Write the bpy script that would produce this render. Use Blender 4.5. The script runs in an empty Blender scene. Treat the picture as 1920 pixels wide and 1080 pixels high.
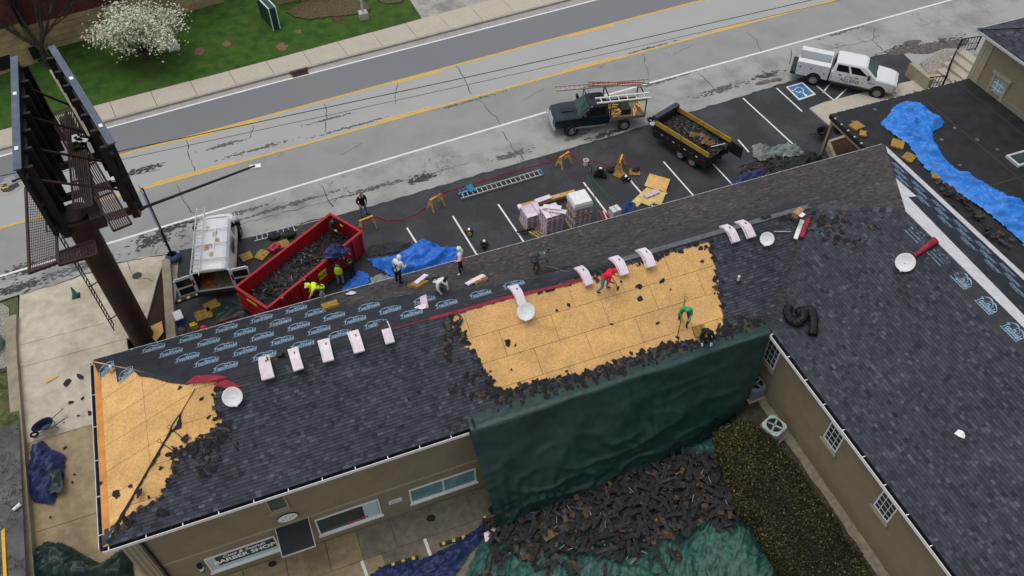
import bpy, bmesh, math, random
from mathutils import Vector, Matrix, noise as mnoise
from math import radians, sin, cos, pi, sqrt, atan2
random.seed(7)
S = bpy.context.scene
C = S.collection
# ---------------------------------------------------------------- camera
HC = 32.5; FPX = 1530.0; PITCH = radians(48.6); AZ = radians(20.9)
FWD = Vector((sin(AZ)*cos(PITCH), cos(AZ)*cos(PITCH), -sin(PITCH)))
RGT = Vector((cos(AZ), -sin(AZ), 0)); UPV = RGT.cross(FWD)
CAM = Vector((0, 0, HC))
cd = bpy.data.cameras.new('camera'); cam = bpy.data.objects.new('camera', cd); C.objects.link(cam)
cam.location = CAM; cam.rotation_euler = FWD.to_track_quat('-Z', 'Y').to_euler()
cd.sensor_width = 36; cd.lens = FPX/1920*36; cd.clip_end = 2000; S.camera = cam
# ---------------------------------------------------------------- light (overcast)
W = bpy.data.worlds.new('World'); S.world = W; W.use_nodes = True
nt = W.node_tree; bg = nt.nodes['Background']
sky = nt.nodes.new('ShaderNodeTexSky'); sky.sky_type = 'NISHITA'; sky.sun_disc = False
SUN_EL = radians(74); SUN_AZ = radians(315)      # compass angle from +Y, clockwise
sky.sun_elevation = SUN_EL; sky.sun_rotation = SUN_AZ
sky.air_density = 1.0; sky.dust_density = 3.0; sky.ozone_density = 1.0
hs = nt.nodes.new('ShaderNodeHueSaturation'); hs.inputs['Saturation'].default_value = 0.3
nt.links.new(sky.outputs[0], hs.inputs['Color']); nt.links.new(hs.outputs[0], bg.inputs[0])
bg.inputs[1].default_value = 0.15
sl = bpy.data.lights.new('sun', 'SUN'); sl.energy = 0.6; sl.angle = radians(45); sl.color = (1, .97, .92)
so = bpy.data.objects.new('sun', sl); C.objects.link(so)
sd = Vector((sin(SUN_AZ)*cos(SUN_EL), cos(SUN_AZ)*cos(SUN_EL), sin(SUN_EL)))
so.rotation_euler = sd.to_track_quat('Z', 'Y').to_euler(); so.location = (0, 0, 60)
S.view_settings.view_transform = 'Standard'; S.view_settings.look = 'None'
S.view_settings.exposure = 0.2; S.view_settings.gamma = 1; S.view_settings.use_curve_mapping = False
S.render.resolution_x = 1024; S.render.resolution_y = 576
# ---------------------------------------------------------------- pixel -> place
def ray(px, py): return FWD + RGT*((px-960)/FPX) + UPV*((540-py)/FPX)
def P(px, py, z=0.0):
    d = ray(px, py); return CAM + d*((z-HC)/d.z)
def onx(px, py, X):
    d = ray(px, py); return CAM + d*(X/d.x)
def ony(px, py, Y):
    d = ray(px, py); return CAM + d*(Y/d.y)
def onplane(px, py, p0, n):
    d = ray(px, py); return CAM + d*((p0-CAM).dot(n)/d.dot(n))
V = Vector
# ---------------------------------------------------------------- materials
MATS = {}
def mat(name, col, rough=.85, var=.12, scale=6.0, bump=0.0, metal=0.0, col2=None, spec=.3, detail=5, coords='Position', objvar=0.0, blotch=0.0, bscale=.6, bcol=None, alpha=1.0, trans=0.0, coat=0.0, emit=None):
    if name in MATS: return MATS[name]
    m = bpy.data.materials.new(name); m.use_nodes = True; MATS[name] = m
    n = m.node_tree.nodes; l = m.node_tree.links; b = n['Principled BSDF']
    b.inputs['Roughness'].default_value = rough; b.inputs['Metallic'].default_value = metal
    b.inputs['Specular IOR Level'].default_value = spec
    if coat: b.inputs['Coat Weight'].default_value = coat; b.inputs['Coat Roughness'].default_value = .08
    if coords == 'Position': src = n.new('ShaderNodeNewGeometry').outputs['Position']
    else: src = n.new('ShaderNodeTexCoord').outputs[coords]
    def noise(sc, det=detail, ro=.6):
        t = n.new('ShaderNodeTexNoise'); t.inputs['Scale'].default_value = sc; t.inputs['Detail'].default_value = det
        t.inputs['Roughness'].default_value = ro; l.new(src, t.inputs['Vector']); return t
    t = noise(scale)
    mx = n.new('ShaderNodeMix'); mx.data_type = 'RGBA'
    if col2 is None:
        c1 = [max(0, c*(1-var*1.6)) for c in col]; c2 = [min(1, c*(1+var*1.6)) for c in col]
    else: c1, c2 = col, col2
    mx.inputs[6].default_value = (*c1, 1); mx.inputs[7].default_value = (*c2, 1)
    mr = n.new('ShaderNodeMapRange'); mr.inputs[1].default_value = .3; mr.inputs[2].default_value = .7
    l.new(t.outputs[0], mr.inputs[0]); l.new(mr.outputs[0], mx.inputs[0])
    out = mx.outputs[2]
    if blotch:
        t2 = noise(bscale, 6, .65); r2 = n.new('ShaderNodeMapRange'); r2.inputs[1].default_value = .45; r2.inputs[2].default_value = .68
        r2.inputs[4].default_value = blotch
        l.new(t2.outputs[0], r2.inputs[0])
        m2 = n.new('ShaderNodeMix'); m2.data_type = 'RGBA'; l.new(r2.outputs[0], m2.inputs[0]); l.new(out, m2.inputs[6])
        m2.inputs[7].default_value = (*(bcol or [c*.45 for c in col]), 1); out = m2.outputs[2]
    if objvar:
        oi = n.new('ShaderNodeObjectInfo'); r3 = n.new('ShaderNodeMapRange'); r3.inputs[3].default_value = 1-objvar; r3.inputs[4].default_value = 1+objvar
        l.new(oi.outputs['Random'], r3.inputs[0])
        hv = n.new('ShaderNodeHueSaturation'); l.new(r3.outputs[0], hv.inputs['Value']); l.new(out, hv.inputs['Color']); out = hv.outputs[0]
    l.new(out, b.inputs['Base Color'])
    if bump:
        bp = n.new('ShaderNodeBump'); bp.inputs['Strength'].default_value = bump; bp.inputs['Distance'].default_value = .03
        tb = noise(scale*2.2, 6, .7); l.new(tb.outputs[0], bp.inputs['Height']); l.new(bp.outputs[0], b.inputs['Normal'])
    if trans: b.inputs['Transmission Weight'].default_value = trans
    if emit: b.inputs['Emission Color'].default_value = (*emit[0], 1); b.inputs['Emission Strength'].default_value = emit[1]
    return m
def tintmat(name, stops, rough=.95, grain=.18, gscale=30, big=.15, bump=0):
    """colour from the per-piece 'tint' attribute (0..1) through a ramp, with granule noise"""
    m = bpy.data.materials.new(name); m.use_nodes = True; MATS[name] = m
    n = m.node_tree.nodes; l = m.node_tree.links; b = n['Principled BSDF']
    b.inputs['Roughness'].default_value = rough; b.inputs['Specular IOR Level'].default_value = .25
    a = n.new('ShaderNodeAttribute'); a.attribute_name = 'tint'
    r = n.new('ShaderNodeValToRGB'); cr = r.color_ramp
    while len(cr.elements) < len(stops): cr.elements.new(.5)
    for e, (p_, c_) in zip(cr.elements, stops): e.position = p_; e.color = (*c_, 1)
    l.new(a.outputs['Fac'], r.inputs[0])
    g = n.new('ShaderNodeNewGeometry')
    t = n.new('ShaderNodeTexNoise'); t.inputs['Scale'].default_value = gscale; t.inputs['Detail'].default_value = 4; l.new(g.outputs['Position'], t.inputs['Vector'])
    t2 = n.new('ShaderNodeTexNoise'); t2.inputs['Scale'].default_value = .45; t2.inputs['Detail'].default_value = 5; l.new(g.outputs['Position'], t2.inputs['Vector'])
    r1 = n.new('ShaderNodeMapRange'); r1.inputs[1].default_value = .3; r1.inputs[2].default_value = .7; r1.inputs[3].default_value = 1-grain; r1.inputs[4].default_value = 1+grain
    r2 = n.new('ShaderNodeMapRange'); r2.inputs[1].default_value = .3; r2.inputs[2].default_value = .7; r2.inputs[3].default_value = 1-big; r2.inputs[4].default_value = 1+big
    l.new(t.outputs[0], r1.inputs[0]); l.new(t2.outputs[0], r2.inputs[0])
    mu = n.new('ShaderNodeMath'); mu.operation = 'MULTIPLY'; l.new(r1.outputs[0], mu.inputs[0]); l.new(r2.outputs[0], mu.inputs[1])
    hv = n.new('ShaderNodeHueSaturation'); l.new(mu.outputs[0], hv.inputs['Value']); l.new(r.outputs[0], hv.inputs['Color'])
    l.new(hv.outputs[0], b.inputs['Base Color'])
    if bump:
        bp = n.new('ShaderNodeBump'); bp.inputs['Strength'].default_value = bump; bp.inputs['Distance'].default_value = .02; l.new(t.outputs[0], bp.inputs['Height']); l.new(bp.outputs[0], b.inputs['Normal'])
    return m
# ---------------------------------------------------------------- mesh builder
class MB:
    def __init__(s): s.v = []; s.f = []; s.m = []; s.t = []; s.cm = 0; s.ct = .5
    def add(s, vs, fs):
        o = len(s.v); s.v += [tuple(a) for a in vs]
        for q in fs: s.f.append([o+i for i in q]); s.m.append(s.cm); s.t.append(s.ct)
        return s
    def box(s, c, d, M=None):
        hx, hy, hz = d[0]/2, d[1]/2, d[2]/2
        vs = [V((x, y, z)) for z in (-hz, hz) for y in (-hy, hy) for x in (-hx, hx)]
        if M is not None: vs = [M @ a for a in vs]
        vs = [a+V(c) for a in vs]
        return s.add(vs, [(0, 2, 3, 1), (4, 5, 7, 6), (0, 1, 5, 4), (2, 6, 7, 3), (0, 4, 6, 2), (1, 3, 7, 5)])
    def bbox(s, x0, x1, y0, y1, z0, z1): return s.box(((x0+x1)/2, (y0+y1)/2, (z0+z1)/2), (x1-x0, y1-y0, z1-z0))
    def rot(s, c, d, rz=0, ry=0, rx=0):
        return s.box(c, d, Matrix.Rotation(rz, 3, 'Z') @ Matrix.Rotation(ry, 3, 'Y') @ Matrix.Rotation(rx, 3, 'X'))
    def bar(s, a, b, w, h=None, up=V((0, 0, 1))):
        a = V(a); b = V(b); d = b-a; L = d.length
        if L < 1e-6: return s
        d /= L; u = V(up)
        if abs(d.dot(u)) > .98: u = V((1, 0, 0))
        r = d.cross(u).normalized(); u = r.cross(d)
        M = Matrix((r, d, u)).transposed()
        return s.box((a+b)/2, (w, L, h or w), M)
    def tube(s, pts, r, n=8, caps=True, r2=None):
        pts = [V(p) for p in pts]; rings = []; k = len(pts)
        pu = None
        for i, p in enumerate(pts):
            d = (pts[min(i+1, k-1)]-pts[max(i-1, 0)]).normalized()
            u = pu if pu is not None else (V((0, 0, 1)) if abs(d.z) < .9 else V((1, 0, 0)))
            a = d.cross(u)
            if a.length < 1e-4: a = d.cross(V((0.3, 1, .2)))
            a.normalize(); b = a.cross(d).normalized(); pu = b
            rr = r[i] if isinstance(r, (list, tuple)) else (r if r2 is None else r+(r2-r)*i/(k-1))
            rings.append([p+a*(rr*cos(2*pi*j/n))+b*(rr*sin(2*pi*j/n)) for j in range(n)])
        vs = [q for R in rings for q in R]; fs = []
        for i in range(k-1):
            for j in range(n): fs.append((i*n+j, i*n+(j+1) % n, (i+1)*n+(j+1) % n, (i+1)*n+j))
        if caps: fs.append(tuple(range(n))[::-1]); fs.append(tuple((k-1)*n+j for j in range(n)))
        return s.add(vs, fs)
    def lathe(s, prof, c=(0, 0, 0), n=20, M=None):
        vs = []; k = len(prof)
        for r, z in prof:
            for j in range(n):
                a = V((r*cos(2*pi*j/n), r*sin(2*pi*j/n), z))
                if M is not None: a = M @ a
                vs.append(a+V(c))
        fs = [(i*n+j, i*n+(j+1) % n, (i+1)*n+(j+1) % n, (i+1)*n+j) for i in range(k-1) for j in range(n)]
        if prof[0][0] > 0 and prof[-1][0] > 0: fs += [((k-1)*n+j, (k-1)*n+(j+1) % n, (j+1) % n, j) for j in range(n)]
        else: fs.append(tuple(range(n))[::-1]); fs.append(tuple((k-1)*n+j for j in range(n)))
        return s.add(vs, fs)
    def prism(s, poly, z0, z1):
        n = len(poly); vs = [(p[0], p[1], z0) for p in poly]+[(p[0], p[1], z1) for p in poly]
        A = sum(poly[i][0]*poly[(i+1) % n][1]-poly[(i+1) % n][0]*poly[i][1] for i in range(n))
        fs = [tuple(range(n))[::-1], tuple(range(n, 2*n))]+[(i, (i+1) % n, n+(i+1) % n, n+i) for i in range(n)]
        if A < 0: fs = [q[::-1] for q in fs]
        return s.add(vs, fs)
    def poly3(s, pts, thick=0.0, nrm=None):
        """flat polygon in space with a thickness below it"""
        pts = [V(p) for p in pts]; n = len(pts)
        nn = V((0, 0, 0))
        for i in range(n): nn += (pts[i]-pts[0]).cross(pts[(i+1) % n]-pts[0])
        nn.normalize(); w = V(nrm) if nrm is not None else V((0, 0, 1))
        if nn.dot(w) < 0: pts = pts[::-1]; nn = -nn
        if thick:
            vs = pts+[p-nn*thick for p in pts]
            return s.add(vs, [tuple(range(n)), tuple(range(n, 2*n))[::-1]]+[((i+1) % n, i, n+i, n+(i+1) % n) for i in range(n)])
        return s.add(pts, [tuple(range(n))])
    def grid(s, fn, nu, nv):
        vs = [fn(i/nu, j/nv) for j in range(nv+1) for i in range(nu+1)]
        return s.add(vs, [(j*(nu+1)+i, j*(nu+1)+i+1, (j+1)*(nu+1)+i+1, (j+1)*(nu+1)+i) for j in range(nv) for i in range(nu)])
    def mesh(s, name, mats, smooth=False, tint=False):
        me = bpy.data.meshes.new(name); me.from_pydata(s.v, [], s.f)
        for m in (mats if isinstance(mats, (list, tuple)) else [mats]): me.materials.append(m)
        me.polygons.foreach_set('material_index', s.m)
        if smooth: me.polygons.foreach_set('use_smooth', [True]*len(s.f))
        if tint:
            at = me.attributes.new('tint', 'FLOAT', 'FACE'); at.data.foreach_set('value', s.t)
        me.update(); return me
    def build(s, name, mats, parent=None, smooth=False, tint=False, world=False):
        o = bpy.data.objects.new(name, s.mesh(name, mats, smooth, tint)); C.objects.link(o)
        if parent is not None:
            o.parent = parent
            if world: o.location = -parent.location
        return o
def tag(o, label, cat=None, group=None, kind=None):
    if label: o['label'] = label
    if cat: o['category'] = cat
    if group: o['group'] = group
    if kind: o['kind'] = kind
    return o
def struct(o, label=None): o['kind'] = 'structure'; return o
def thing(name, label, cat, loc=(0, 0, 0), rz=0, group=None):
    o = bpy.data.objects.new(name, None); C.objects.link(o); o.empty_display_size = .3
    o.location = loc; o.rotation_euler = (0, 0, rz); return tag(o, label, cat, group)
KIDS = {}
def dup(root, loc=None, rz=None, label=None, group=None):
    def cp(o, par):
        c = o.copy(); C.objects.link(c); c.parent = par
        for ch in o.children: cp(ch, c)
        return c
    r = cp(root, None)
    if loc is not None: r.location = loc
    if rz is not None: r.rotation_euler = (0, 0, rz)
    if label: r['label'] = label
    if group: r['group'] = group
    return r
def inst(name, me, parent=None, loc=(0, 0, 0), rot=(0, 0, 0), scale=None):
    o = bpy.data.objects.new(name, me); C.objects.link(o); o.location = loc; o.rotation_euler = rot
    if scale: o.scale = scale
    if parent is not None: o.parent = parent
    return o
def text_mesh(txt, size, m, extrude=0.0, align='CENTER', shear=0.0, offset=0.0, space=1.0):
    cu = bpy.data.curves.new('lettering', 'FONT'); cu.body = txt; cu.size = size; cu.align_x = align; cu.align_y = 'CENTER'
    cu.extrude = extrude; cu.shear = shear; cu.offset = offset; cu.space_character = space; cu.resolution_u = 2
    o = bpy.data.objects.new('lettering', cu); C.objects.link(o)
    dg = bpy.context.evaluated_depsgraph_get(); me = bpy.data.meshes.new_from_object(o.evaluated_get(dg))
    bpy.data.objects.remove(o); me.materials.clear(); me.materials.append(m); return me
def inpoly(p, poly):
    x, y = p; c = False; n = len(poly)
    for i in range(n):
        x1, y1 = poly[i]; x2, y2 = poly[(i+1) % n]
        if (y1 > y) != (y2 > y) and x < (x2-x1)*(y-y1)/(y2-y1)+x1: c = not c
    return c
def jag(poly, amp, step):
    """roughen the outline of a 2-D polygon"""
    out = []; n = len(poly)
    for i in range(n):
        a = V(poly[i]); b = V(poly[(i+1) % n]); L = (b-a).length; k = max(1, int(L/step)); nn = V((-(b-a).y, (b-a).x))/max(L, 1e-6)
        for j in range(k): out.append(tuple(a+(b-a)*((j+random.uniform(-.25, .25))/k if j else 0)+nn*random.uniform(-amp, amp)))
    return out
# ================================================================ GROUND, ROAD, PAVEMENTS
def crackmat(name, col, crack=(.03, .03, .03), cs=.35, width=.012, amount=.5, blotch=.3, bscale=.25, var=.1, bcol=None, grain=40, rough=.9):
    m = mat(name, col, rough=rough, var=var, scale=grain, detail=3, blotch=blotch, bscale=bscale, bcol=bcol, bump=.15)
    n = m.node_tree.nodes; l = m.node_tree.links; b = n['Principled BSDF']
    src = n.new('ShaderNodeNewGeometry').outputs['Position']
    w = n.new('ShaderNodeTexNoise'); w.inputs['Scale'].default_value = 1.3; w.inputs['Detail'].default_value = 6; l.new(src, w.inputs['Vector'])
    ad = n.new('ShaderNodeMix'); ad.data_type = 'VECTOR'; ad.inputs[0].default_value = .28; l.new(src, ad.inputs[4]); 
    sc = n.new('ShaderNodeVectorMath'); sc.operation = 'SCALE'; sc.inputs[3].default_value = 5; l.new(w.outputs['Color'], sc.inputs[0])
    ad2 = n.new('ShaderNodeVectorMath'); ad2.operation = 'ADD'; l.new(src, ad2.inputs[0]); l.new(sc.outputs[0], ad2.inputs[1])
    v = n.new('ShaderNodeTexVoronoi'); v.feature = 'DISTANCE_TO_EDGE'; v.inputs['Scale'].default_value = cs; l.new(ad2.outputs[0], v.inputs['Vector'])
    r = n.new('ShaderNodeMapRange'); r.inputs[1].default_value = width*.4; r.inputs[2].default_value = width; r.inputs[3].default_value = 1; r.inputs[4].default_value = 0
    l.new(v.outputs['Distance'], r.inputs[0])
    g = n.new('ShaderNodeTexNoise'); g.inputs['Scale'].default_value = .22; g.inputs['Detail'].default_value = 3; l.new(src, g.inputs['Vector'])
    gr = n.new('ShaderNodeMapRange'); gr.inputs[1].default_value = .62-amount*.3; gr.inputs[2].default_value = .68-amount*.3; l.new(g.outputs[0], gr.inputs[0])
    mu = n.new('ShaderNodeMath'); mu.operation = 'MULTIPLY'; l.new(r.outputs[0], mu.inputs[0]); l.new(gr.outputs[0], mu.inputs[1])
    old = b.inputs['Base Color'].links[0].from_socket
    mx = n.new('ShaderNodeMix'); mx.data_type = 'RGBA'; l.new(mu.outputs[0], mx.inputs[0]); l.new(old, mx.inputs[6]); mx.inputs[7].default_value = (*crack, 1)
    l.new(mx.outputs[2], b.inputs['Base Color']); return m
M_lane1 = crackmat('asphalt_blue_grey', (.17, .175, .185), cs=.1, width=.003, amount=.0, blotch=.25, bcol=(.21, .21, .215), bscale=.12)
M_lane2 = crackmat('asphalt_pale', (.345, .345, .33), cs=.11, width=.004, amount=.1, blotch=.2, bcol=(.25, .25, .24))
M_lane3 = crackmat('asphalt_mid', (.265, .265, .255), cs=.12, width=.004, amount=.1, blotch=.4, bcol=(.19, .19, .18), bscale=.5)
M_shoul = crackmat('asphalt_shoulder', (.32, .32, .305), cs=.16, width=.006, amount=.35, blotch=.55, bcol=(.11, .11, .105), bscale=.42)
M_lot = crackmat('asphalt_sealed', (.03, .031, .035), crack=(.012, .012, .013), cs=.14, width=.005, amount=.6, blotch=.7, bcol=(.068, .068, .073), bscale=.35, var=.2, rough=.75)
M_conc = mat('concrete_walk', (.44, .39, .32), var=.08, scale=8, blotch=.25, bscale=.7, bcol=(.33, .29, .23), bump=.1)
M_gutter = mat('concrete_gutter', (.33, .31, .28), var=.1, scale=6, blotch=.3, bscale=1.2, bump=.1)
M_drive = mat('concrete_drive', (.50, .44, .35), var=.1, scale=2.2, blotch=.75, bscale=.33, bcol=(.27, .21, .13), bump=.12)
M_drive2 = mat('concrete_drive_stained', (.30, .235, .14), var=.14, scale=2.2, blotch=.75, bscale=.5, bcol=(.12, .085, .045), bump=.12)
M_court = mat('concrete_court', (.19, .165, .12), var=.16, scale=3, blotch=.7, bscale=.7, bcol=(.09, .08, .065), bump=.12)
M_courtB = mat('concrete_court_tan', (.29, .225, .13), var=.16, scale=3, blotch=.6, bscale=.8, bcol=(.2, .15, .09), bump=.12)
M_lawn = mat('lawn', (.014, .046, .005), col2=(.05, .115, .012), scale=1.3, detail=12, blotch=.7, bscale=.22, bcol=(.055, .085, .014), bump=.8, rough=1)
M_dirt = mat('dirt', (.10, .075, .05), var=.3, scale=5, bump=.6, blotch=.4, bscale=1.5, rough=1)
M_mulch = mat('mulch', (.035, .022, .014), var=.45, scale=14, bump=.9, rough=1)
M_gravel = mat('gravel', (.28, .26, .22), var=.5, scale=16, bump=.9, rough=1)
M_pwhite = mat('paint_white', (.72, .72, .70), var=.06, scale=9, blotch=.35, bscale=5, bcol=(.4, .4, .39))
M_pyel = mat('paint_yellow', (.68, .40, .03), var=.08, scale=9, blotch=.3, bscale=4, bcol=(.45, .3, .06))
M_pblue = mat('paint_blue', (.05, .17, .36), var=.15, scale=6, blotch=.3, bscale=4)
M_tar = mat('tar', (.025, .025, .025), rough=.7)
M_dark = mat('stain_dark', (.05, .048, .045), var=.3, scale=8)
def pline(pts, z=0):
    w = [P(x, y, z) for x, y in pts]
    d = (w[1]-w[0]).normalized(); e = (w[-1]-w[-2]).normalized()
    return [w[0]-d*45]+w+[w[-1]+e*60]
def at_x(pl, x):
    for a, b in zip(pl, pl[1:]):
        if a.x <= x <= b.x: return a+(b-a)*((x-a.x)/(b.x-a.x))
    return pl[0] if x < pl[0].x else pl[-1]
XS = [-50+2.5*i for i in range(61)]
def shift(pl, d): return [p+V((-.075, .997, 0))*d for p in pl]
L_swn = pline([(0, 248), (177, 202), (480, 123), (769, 44)])
L_kerb = pline([(0, 283), (197, 231), (480, 155), (1000, 19)])
L_wfar = pline([(0, 293), (200, 240), (480, 164), (1000, 30)])
L_yn = pline([(227, 290), (480, 223), (1000, 83), (1310, 2)])
L_ys = pline([(0, 427), (257, 357), (1000, 151), (1550, 4)])
L_wnear = pline([(0, 518), (480, 372), (1000, 217), (1205, 159), (1347, 120), (1637, 40)])
L_edge = pline([(40, 551), (250, 484), (467, 447), (675, 393), (940, 315), (1200, 240), (1480, 153), (1640, 110)])
def strip(name, la, lb, m, z=0, x0=-50, x1=100, parent=None):
    b = MB(); xs = [x for x in XS if x0 < x < x1]; xs = [x0]+xs+[x1]
    A = [at_x(la, x) for x in xs]; B = [at_x(lb, x) for x in xs]
    for i in range(len(xs)-1):
        b.add([V((A[i].x, A[i].y, z)), V((A[i+1].x, A[i+1].y, z)), V((B[i+1].x, B[i+1].y, z)), V((B[i].x, B[i].y, z))], [(3, 2, 1, 0)] if A[i].y > B[i].y else [(0, 1, 2, 3)])
    return b.build(name, m, parent)
# base ground far below everything (the courtyard level)
struct(MB().bbox(-300, 300, -300, 300, -3.6, -3.35).build('ground', M_dirt))
road = struct(strip('road', L_yn, L_ys, M_lane2))
strip('far_lane', L_wfar, L_yn, M_lane1, parent=road)
strip('near_lane', L_ys, L_wnear, M_lane3, parent=road)
strip('road_shoulder', L_wnear, L_edge, M_shoul, z=-.004, parent=road)
strip('gutter_pan', L_kerb, L_wfar, M_gutter, parent=road)
# lane lines
strip('lane_line', shift(L_wfar, .06), shift(L_wfar, -.08), M_pwhite, .004, parent=road)
strip('lane_line', shift(L_wnear, .07), shift(L_wnear, -.08), M_pwhite, .004, parent=road)
strip('lane_line', shift(L_yn, .09), shift(L_yn, -.05), M_pyel, .004, parent=road)
strip('lane_line', shift(L_ys, .05), shift(L_ys, -.09), M_pyel, .004, parent=road)
for x0, x1 in ((-43, -39.5), (-31, -27.5), (-19, -15.5), (-6.9, -2), (7.2, 10.9), (20.6, 24.5), (32.8, 36.4), (45, 48.5)):
    strip('lane_dash', shift(L_yn, -.13), shift(L_yn, -.27), M_pyel, .004, x0+2, x1+2, parent=road)
    strip('lane_dash', shift(L_ys, .27), shift(L_ys, .13), M_pyel, .004, x0, x1, parent=road)
# transverse cracks and tarred seams in the road (narrow sheets)
def crack(pts, w=.05, m=M_tar, name='crack', parent=road, z=.003, zz=0):
    pts = [P(x, y, zz) for x, y in pts]; fine = []
    for a, b in zip(pts, pts[1:]):
        k = max(2, int((b-a).length/.35))
        for i in range(k): fine.append(a+(b-a)*(i/k)+V((random.uniform(-.09, .09), random.uniform(-.09, .09), 0)))
    fine.append(pts[-1]); b = MB(); L = []; R = []
    for i, p in enumerate(fine):
        d = (fine[min(i+1, len(fine)-1)]-fine[max(i-1, 0)]); d.z = 0; d.normalize(); nn = V((-d.y, d.x, 0)); ww = w*random.uniform(.5, 1.3)/2
        L.append(p+nn*ww+V((0, 0, z))); R.append(p-nn*ww+V((0, 0, z)))
    for i in range(len(fine)-1): b.add([L[i], R[i], R[i+1], L[i+1]], [(0, 1, 2, 3)])
    return b.build(name, m, parent)
for c_, w_ in (([(350, 262), (356, 290), (366, 322)], .05), ([(609, 195), (613, 215), (609, 248)], .05), ([(745, 155), (742, 175), (741, 195)], .04), ([(855, 125), (872, 145), (884, 177)], .05),
        ([(240, 330), (262, 325), (300, 318)], .05), ([(330, 350), (360, 395), (390, 410)], .045), ([(420, 270), (450, 262), (472, 258), (474, 235)], .04), ([(600, 345), (612, 372), (625, 388)], .06), ([(900, 190), (925, 215), (940, 235)], .04),
        ([(940, 246), (960, 275), (982, 300)], .05), ([(1310, 138), (1330, 155), (1350, 176)], .05), ([(1640, 55), (1636, 75), (1655, 95)], .05), ([(1480, 120), (1485, 105), (1483, 90)], .045), ([(1560, 90), (1610, 82), (1636, 75)], .035), ([(1100, 160), (1108, 185), (1120, 200)], .04), ([(1205, 100), (1212, 130), (1216, 152)], .04), ([(1400, 60), (1420, 75), (1428, 100)], .035)):
    crack(c_, w_)
crack([(40, 553), (140, 520), (250, 486), (330, 472)], .07); crack([(560, 420), (675, 394), (800, 357), (940, 316), (1060, 283), (1200, 240), (1330, 200), (1480, 154), (1560, 128)], .1)
crack([(430, 425), (520, 402), (610, 378), (700, 355), (790, 330), (880, 305)], .035)
for x in (640, 980, 1260): crack([(x, 480-x*.3+2), (x+40, 468-x*.3-8)], .03)
def stain(px, py, L, wd, n, m=M_dark, ang=.08, parent=road, z0=.0, size=.12):
    c = P(px, py); b = MB(); d = V((cos(ang), sin(ang), 0)); e = V((-d.y, d.x, 0))
    for k in range(n):
        p = c+d*random.gauss(0, L/3)+e*random.gauss(0, wd/3); s_ = size*random.uniform(.25, 1.2); z = .001+.003*k/n+z0; q = [p+V((s_*random.uniform(.6, 1.5)*cos(a), s_*random.uniform(.3, .8)*sin(a), z)) for a in [i*pi/3+.2 for i in range(6)]]
        b.add(q, [(0, 1, 2, 3, 4, 5)])
    b.build('road_stain', m, parent)['kind'] = 'stuff'
M_st1 = mat('tar_stain', (.10, .10, .097), var=.3, scale=9); M_st2 = mat('tar_stain_dark', (.05, .05, .048), var=.3, scale=9)
for a in ((330, 425, 2.2, .5, 150, M_st2), (290, 450, 1.5, .7, 160, M_st2), (60, 500, 3, .8, 220, M_st2), (30, 540, 2, .6, 160, M_st2), (150, 500, 3, .5, 160, M_st1), (430, 405, 3, .25, 130, M_st1), (540, 385, 4, .2, 150, M_st1), (790, 335, 1.1, .5, 130, M_st2), (700, 352, 3, .25, 120, M_st1), (270, 318, 1.6, .35, 140, M_st2), (420, 272, 1.6, .2, 90, M_st1), (960, 290, 1.8, .35, 130, M_st1), (620, 222, 2, .12, 70, M_st1), (480, 280, 3, .2, 80, M_st1), (1350, 168, 2.6, .45, 200, M_st1), (1440, 140, 1.4, .4, 130, M_st2), (1140, 250, 2, .3, 150, M_st2), (1080, 255, 1, .3, 90, M_st1), (1250, 150, 3, .15, 90, M_st1), (1690, 92, 2.4, .6, 220, M_st2), (1760, 82, 2.2, .6, 220, M_st2), (1580, 60, 3, .2, 80, M_st1), (880, 190, 3, .12, 70, M_st1), (1210, 92, 3, .12, 70, M_st1), (650, 240, 4, .12, 80, M_st1)): stain(*a)
# sidewalk beyond the road: slabs with open joints, kerb
sw = struct(MB().bbox(-60, 100, 40, 41, -.3, -.2).build('sidewalk', M_conc))
kb = MB()
d0 = (L_kerb[2]-L_kerb[1]).normalized()
for a, b_ in zip(L_kerb, L_kerb[1:]):
    nn = V((-(b_-a).y, (b_-a).x, 0)).normalized()
    kb.add([a+V((0, 0, -.1)), b_+V((0, 0, -.1)), b_+V((0, 0, .13)), a+V((0, 0, .13)), a+nn*.16+V((0, 0, .135)), b_+nn*.16+V((0, 0, .135)), b_+nn*.16+V((0, 0, -.1)), a+nn*.16+V((0, 0, -.1))], [(0, 1, 2, 3), (3, 2, 5, 4), (4, 5, 6, 7)])
struct(kb.build('kerb', M_gutter))
x = -40.0
while x < 75:
    x2 = x+2.62; a = at_x(shift(L_kerb, .17), x+.015); b_ = at_x(shift(L_kerb, .17), x2-.015); c_ = at_x(L_swn, x2-.3); d_ = at_x(L_swn, x-.27)
    MB().prism([(p.x, p.y) for p in (a, b_, c_, d_)], -.1, .135+random.uniform(-.006, .006)).build('paving_slab', M_conc, sw); x = x2
# lawn beyond
lb = MB(); xs = XS
A = [at_x(L_swn, x) for x in xs]
for i in range(len(xs)-1):
    lb.add([V((A[i].x, A[i].y, .12)), V((A[i+1].x, A[i+1].y, .12)), V((xs[i+1], 260, .12)), V((xs[i], 260, .12))], [(0, 1, 2, 3)])
struct(lb.build('lawn', M_lawn))
for o_, pts in (('mulch_bed', [(537, 22), (552, 34), (585, 37), (640, 30), (690, 24), (694, 10), (660, -8), (585, -5)]), ('mulch_bed', [(706, 2), (725, 9), (752, 5), (760, -6), (710, -10)])):
    struct(MB().prism(jag([(q.x, q.y) for q in (P(x, y, .12) for x, y in pts)], .08, .4), .1, .2).build(o_, mat('mulch_pale', (.09, .07, .035), var=.4, scale=9, bump=.9, rough=1)))
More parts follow.
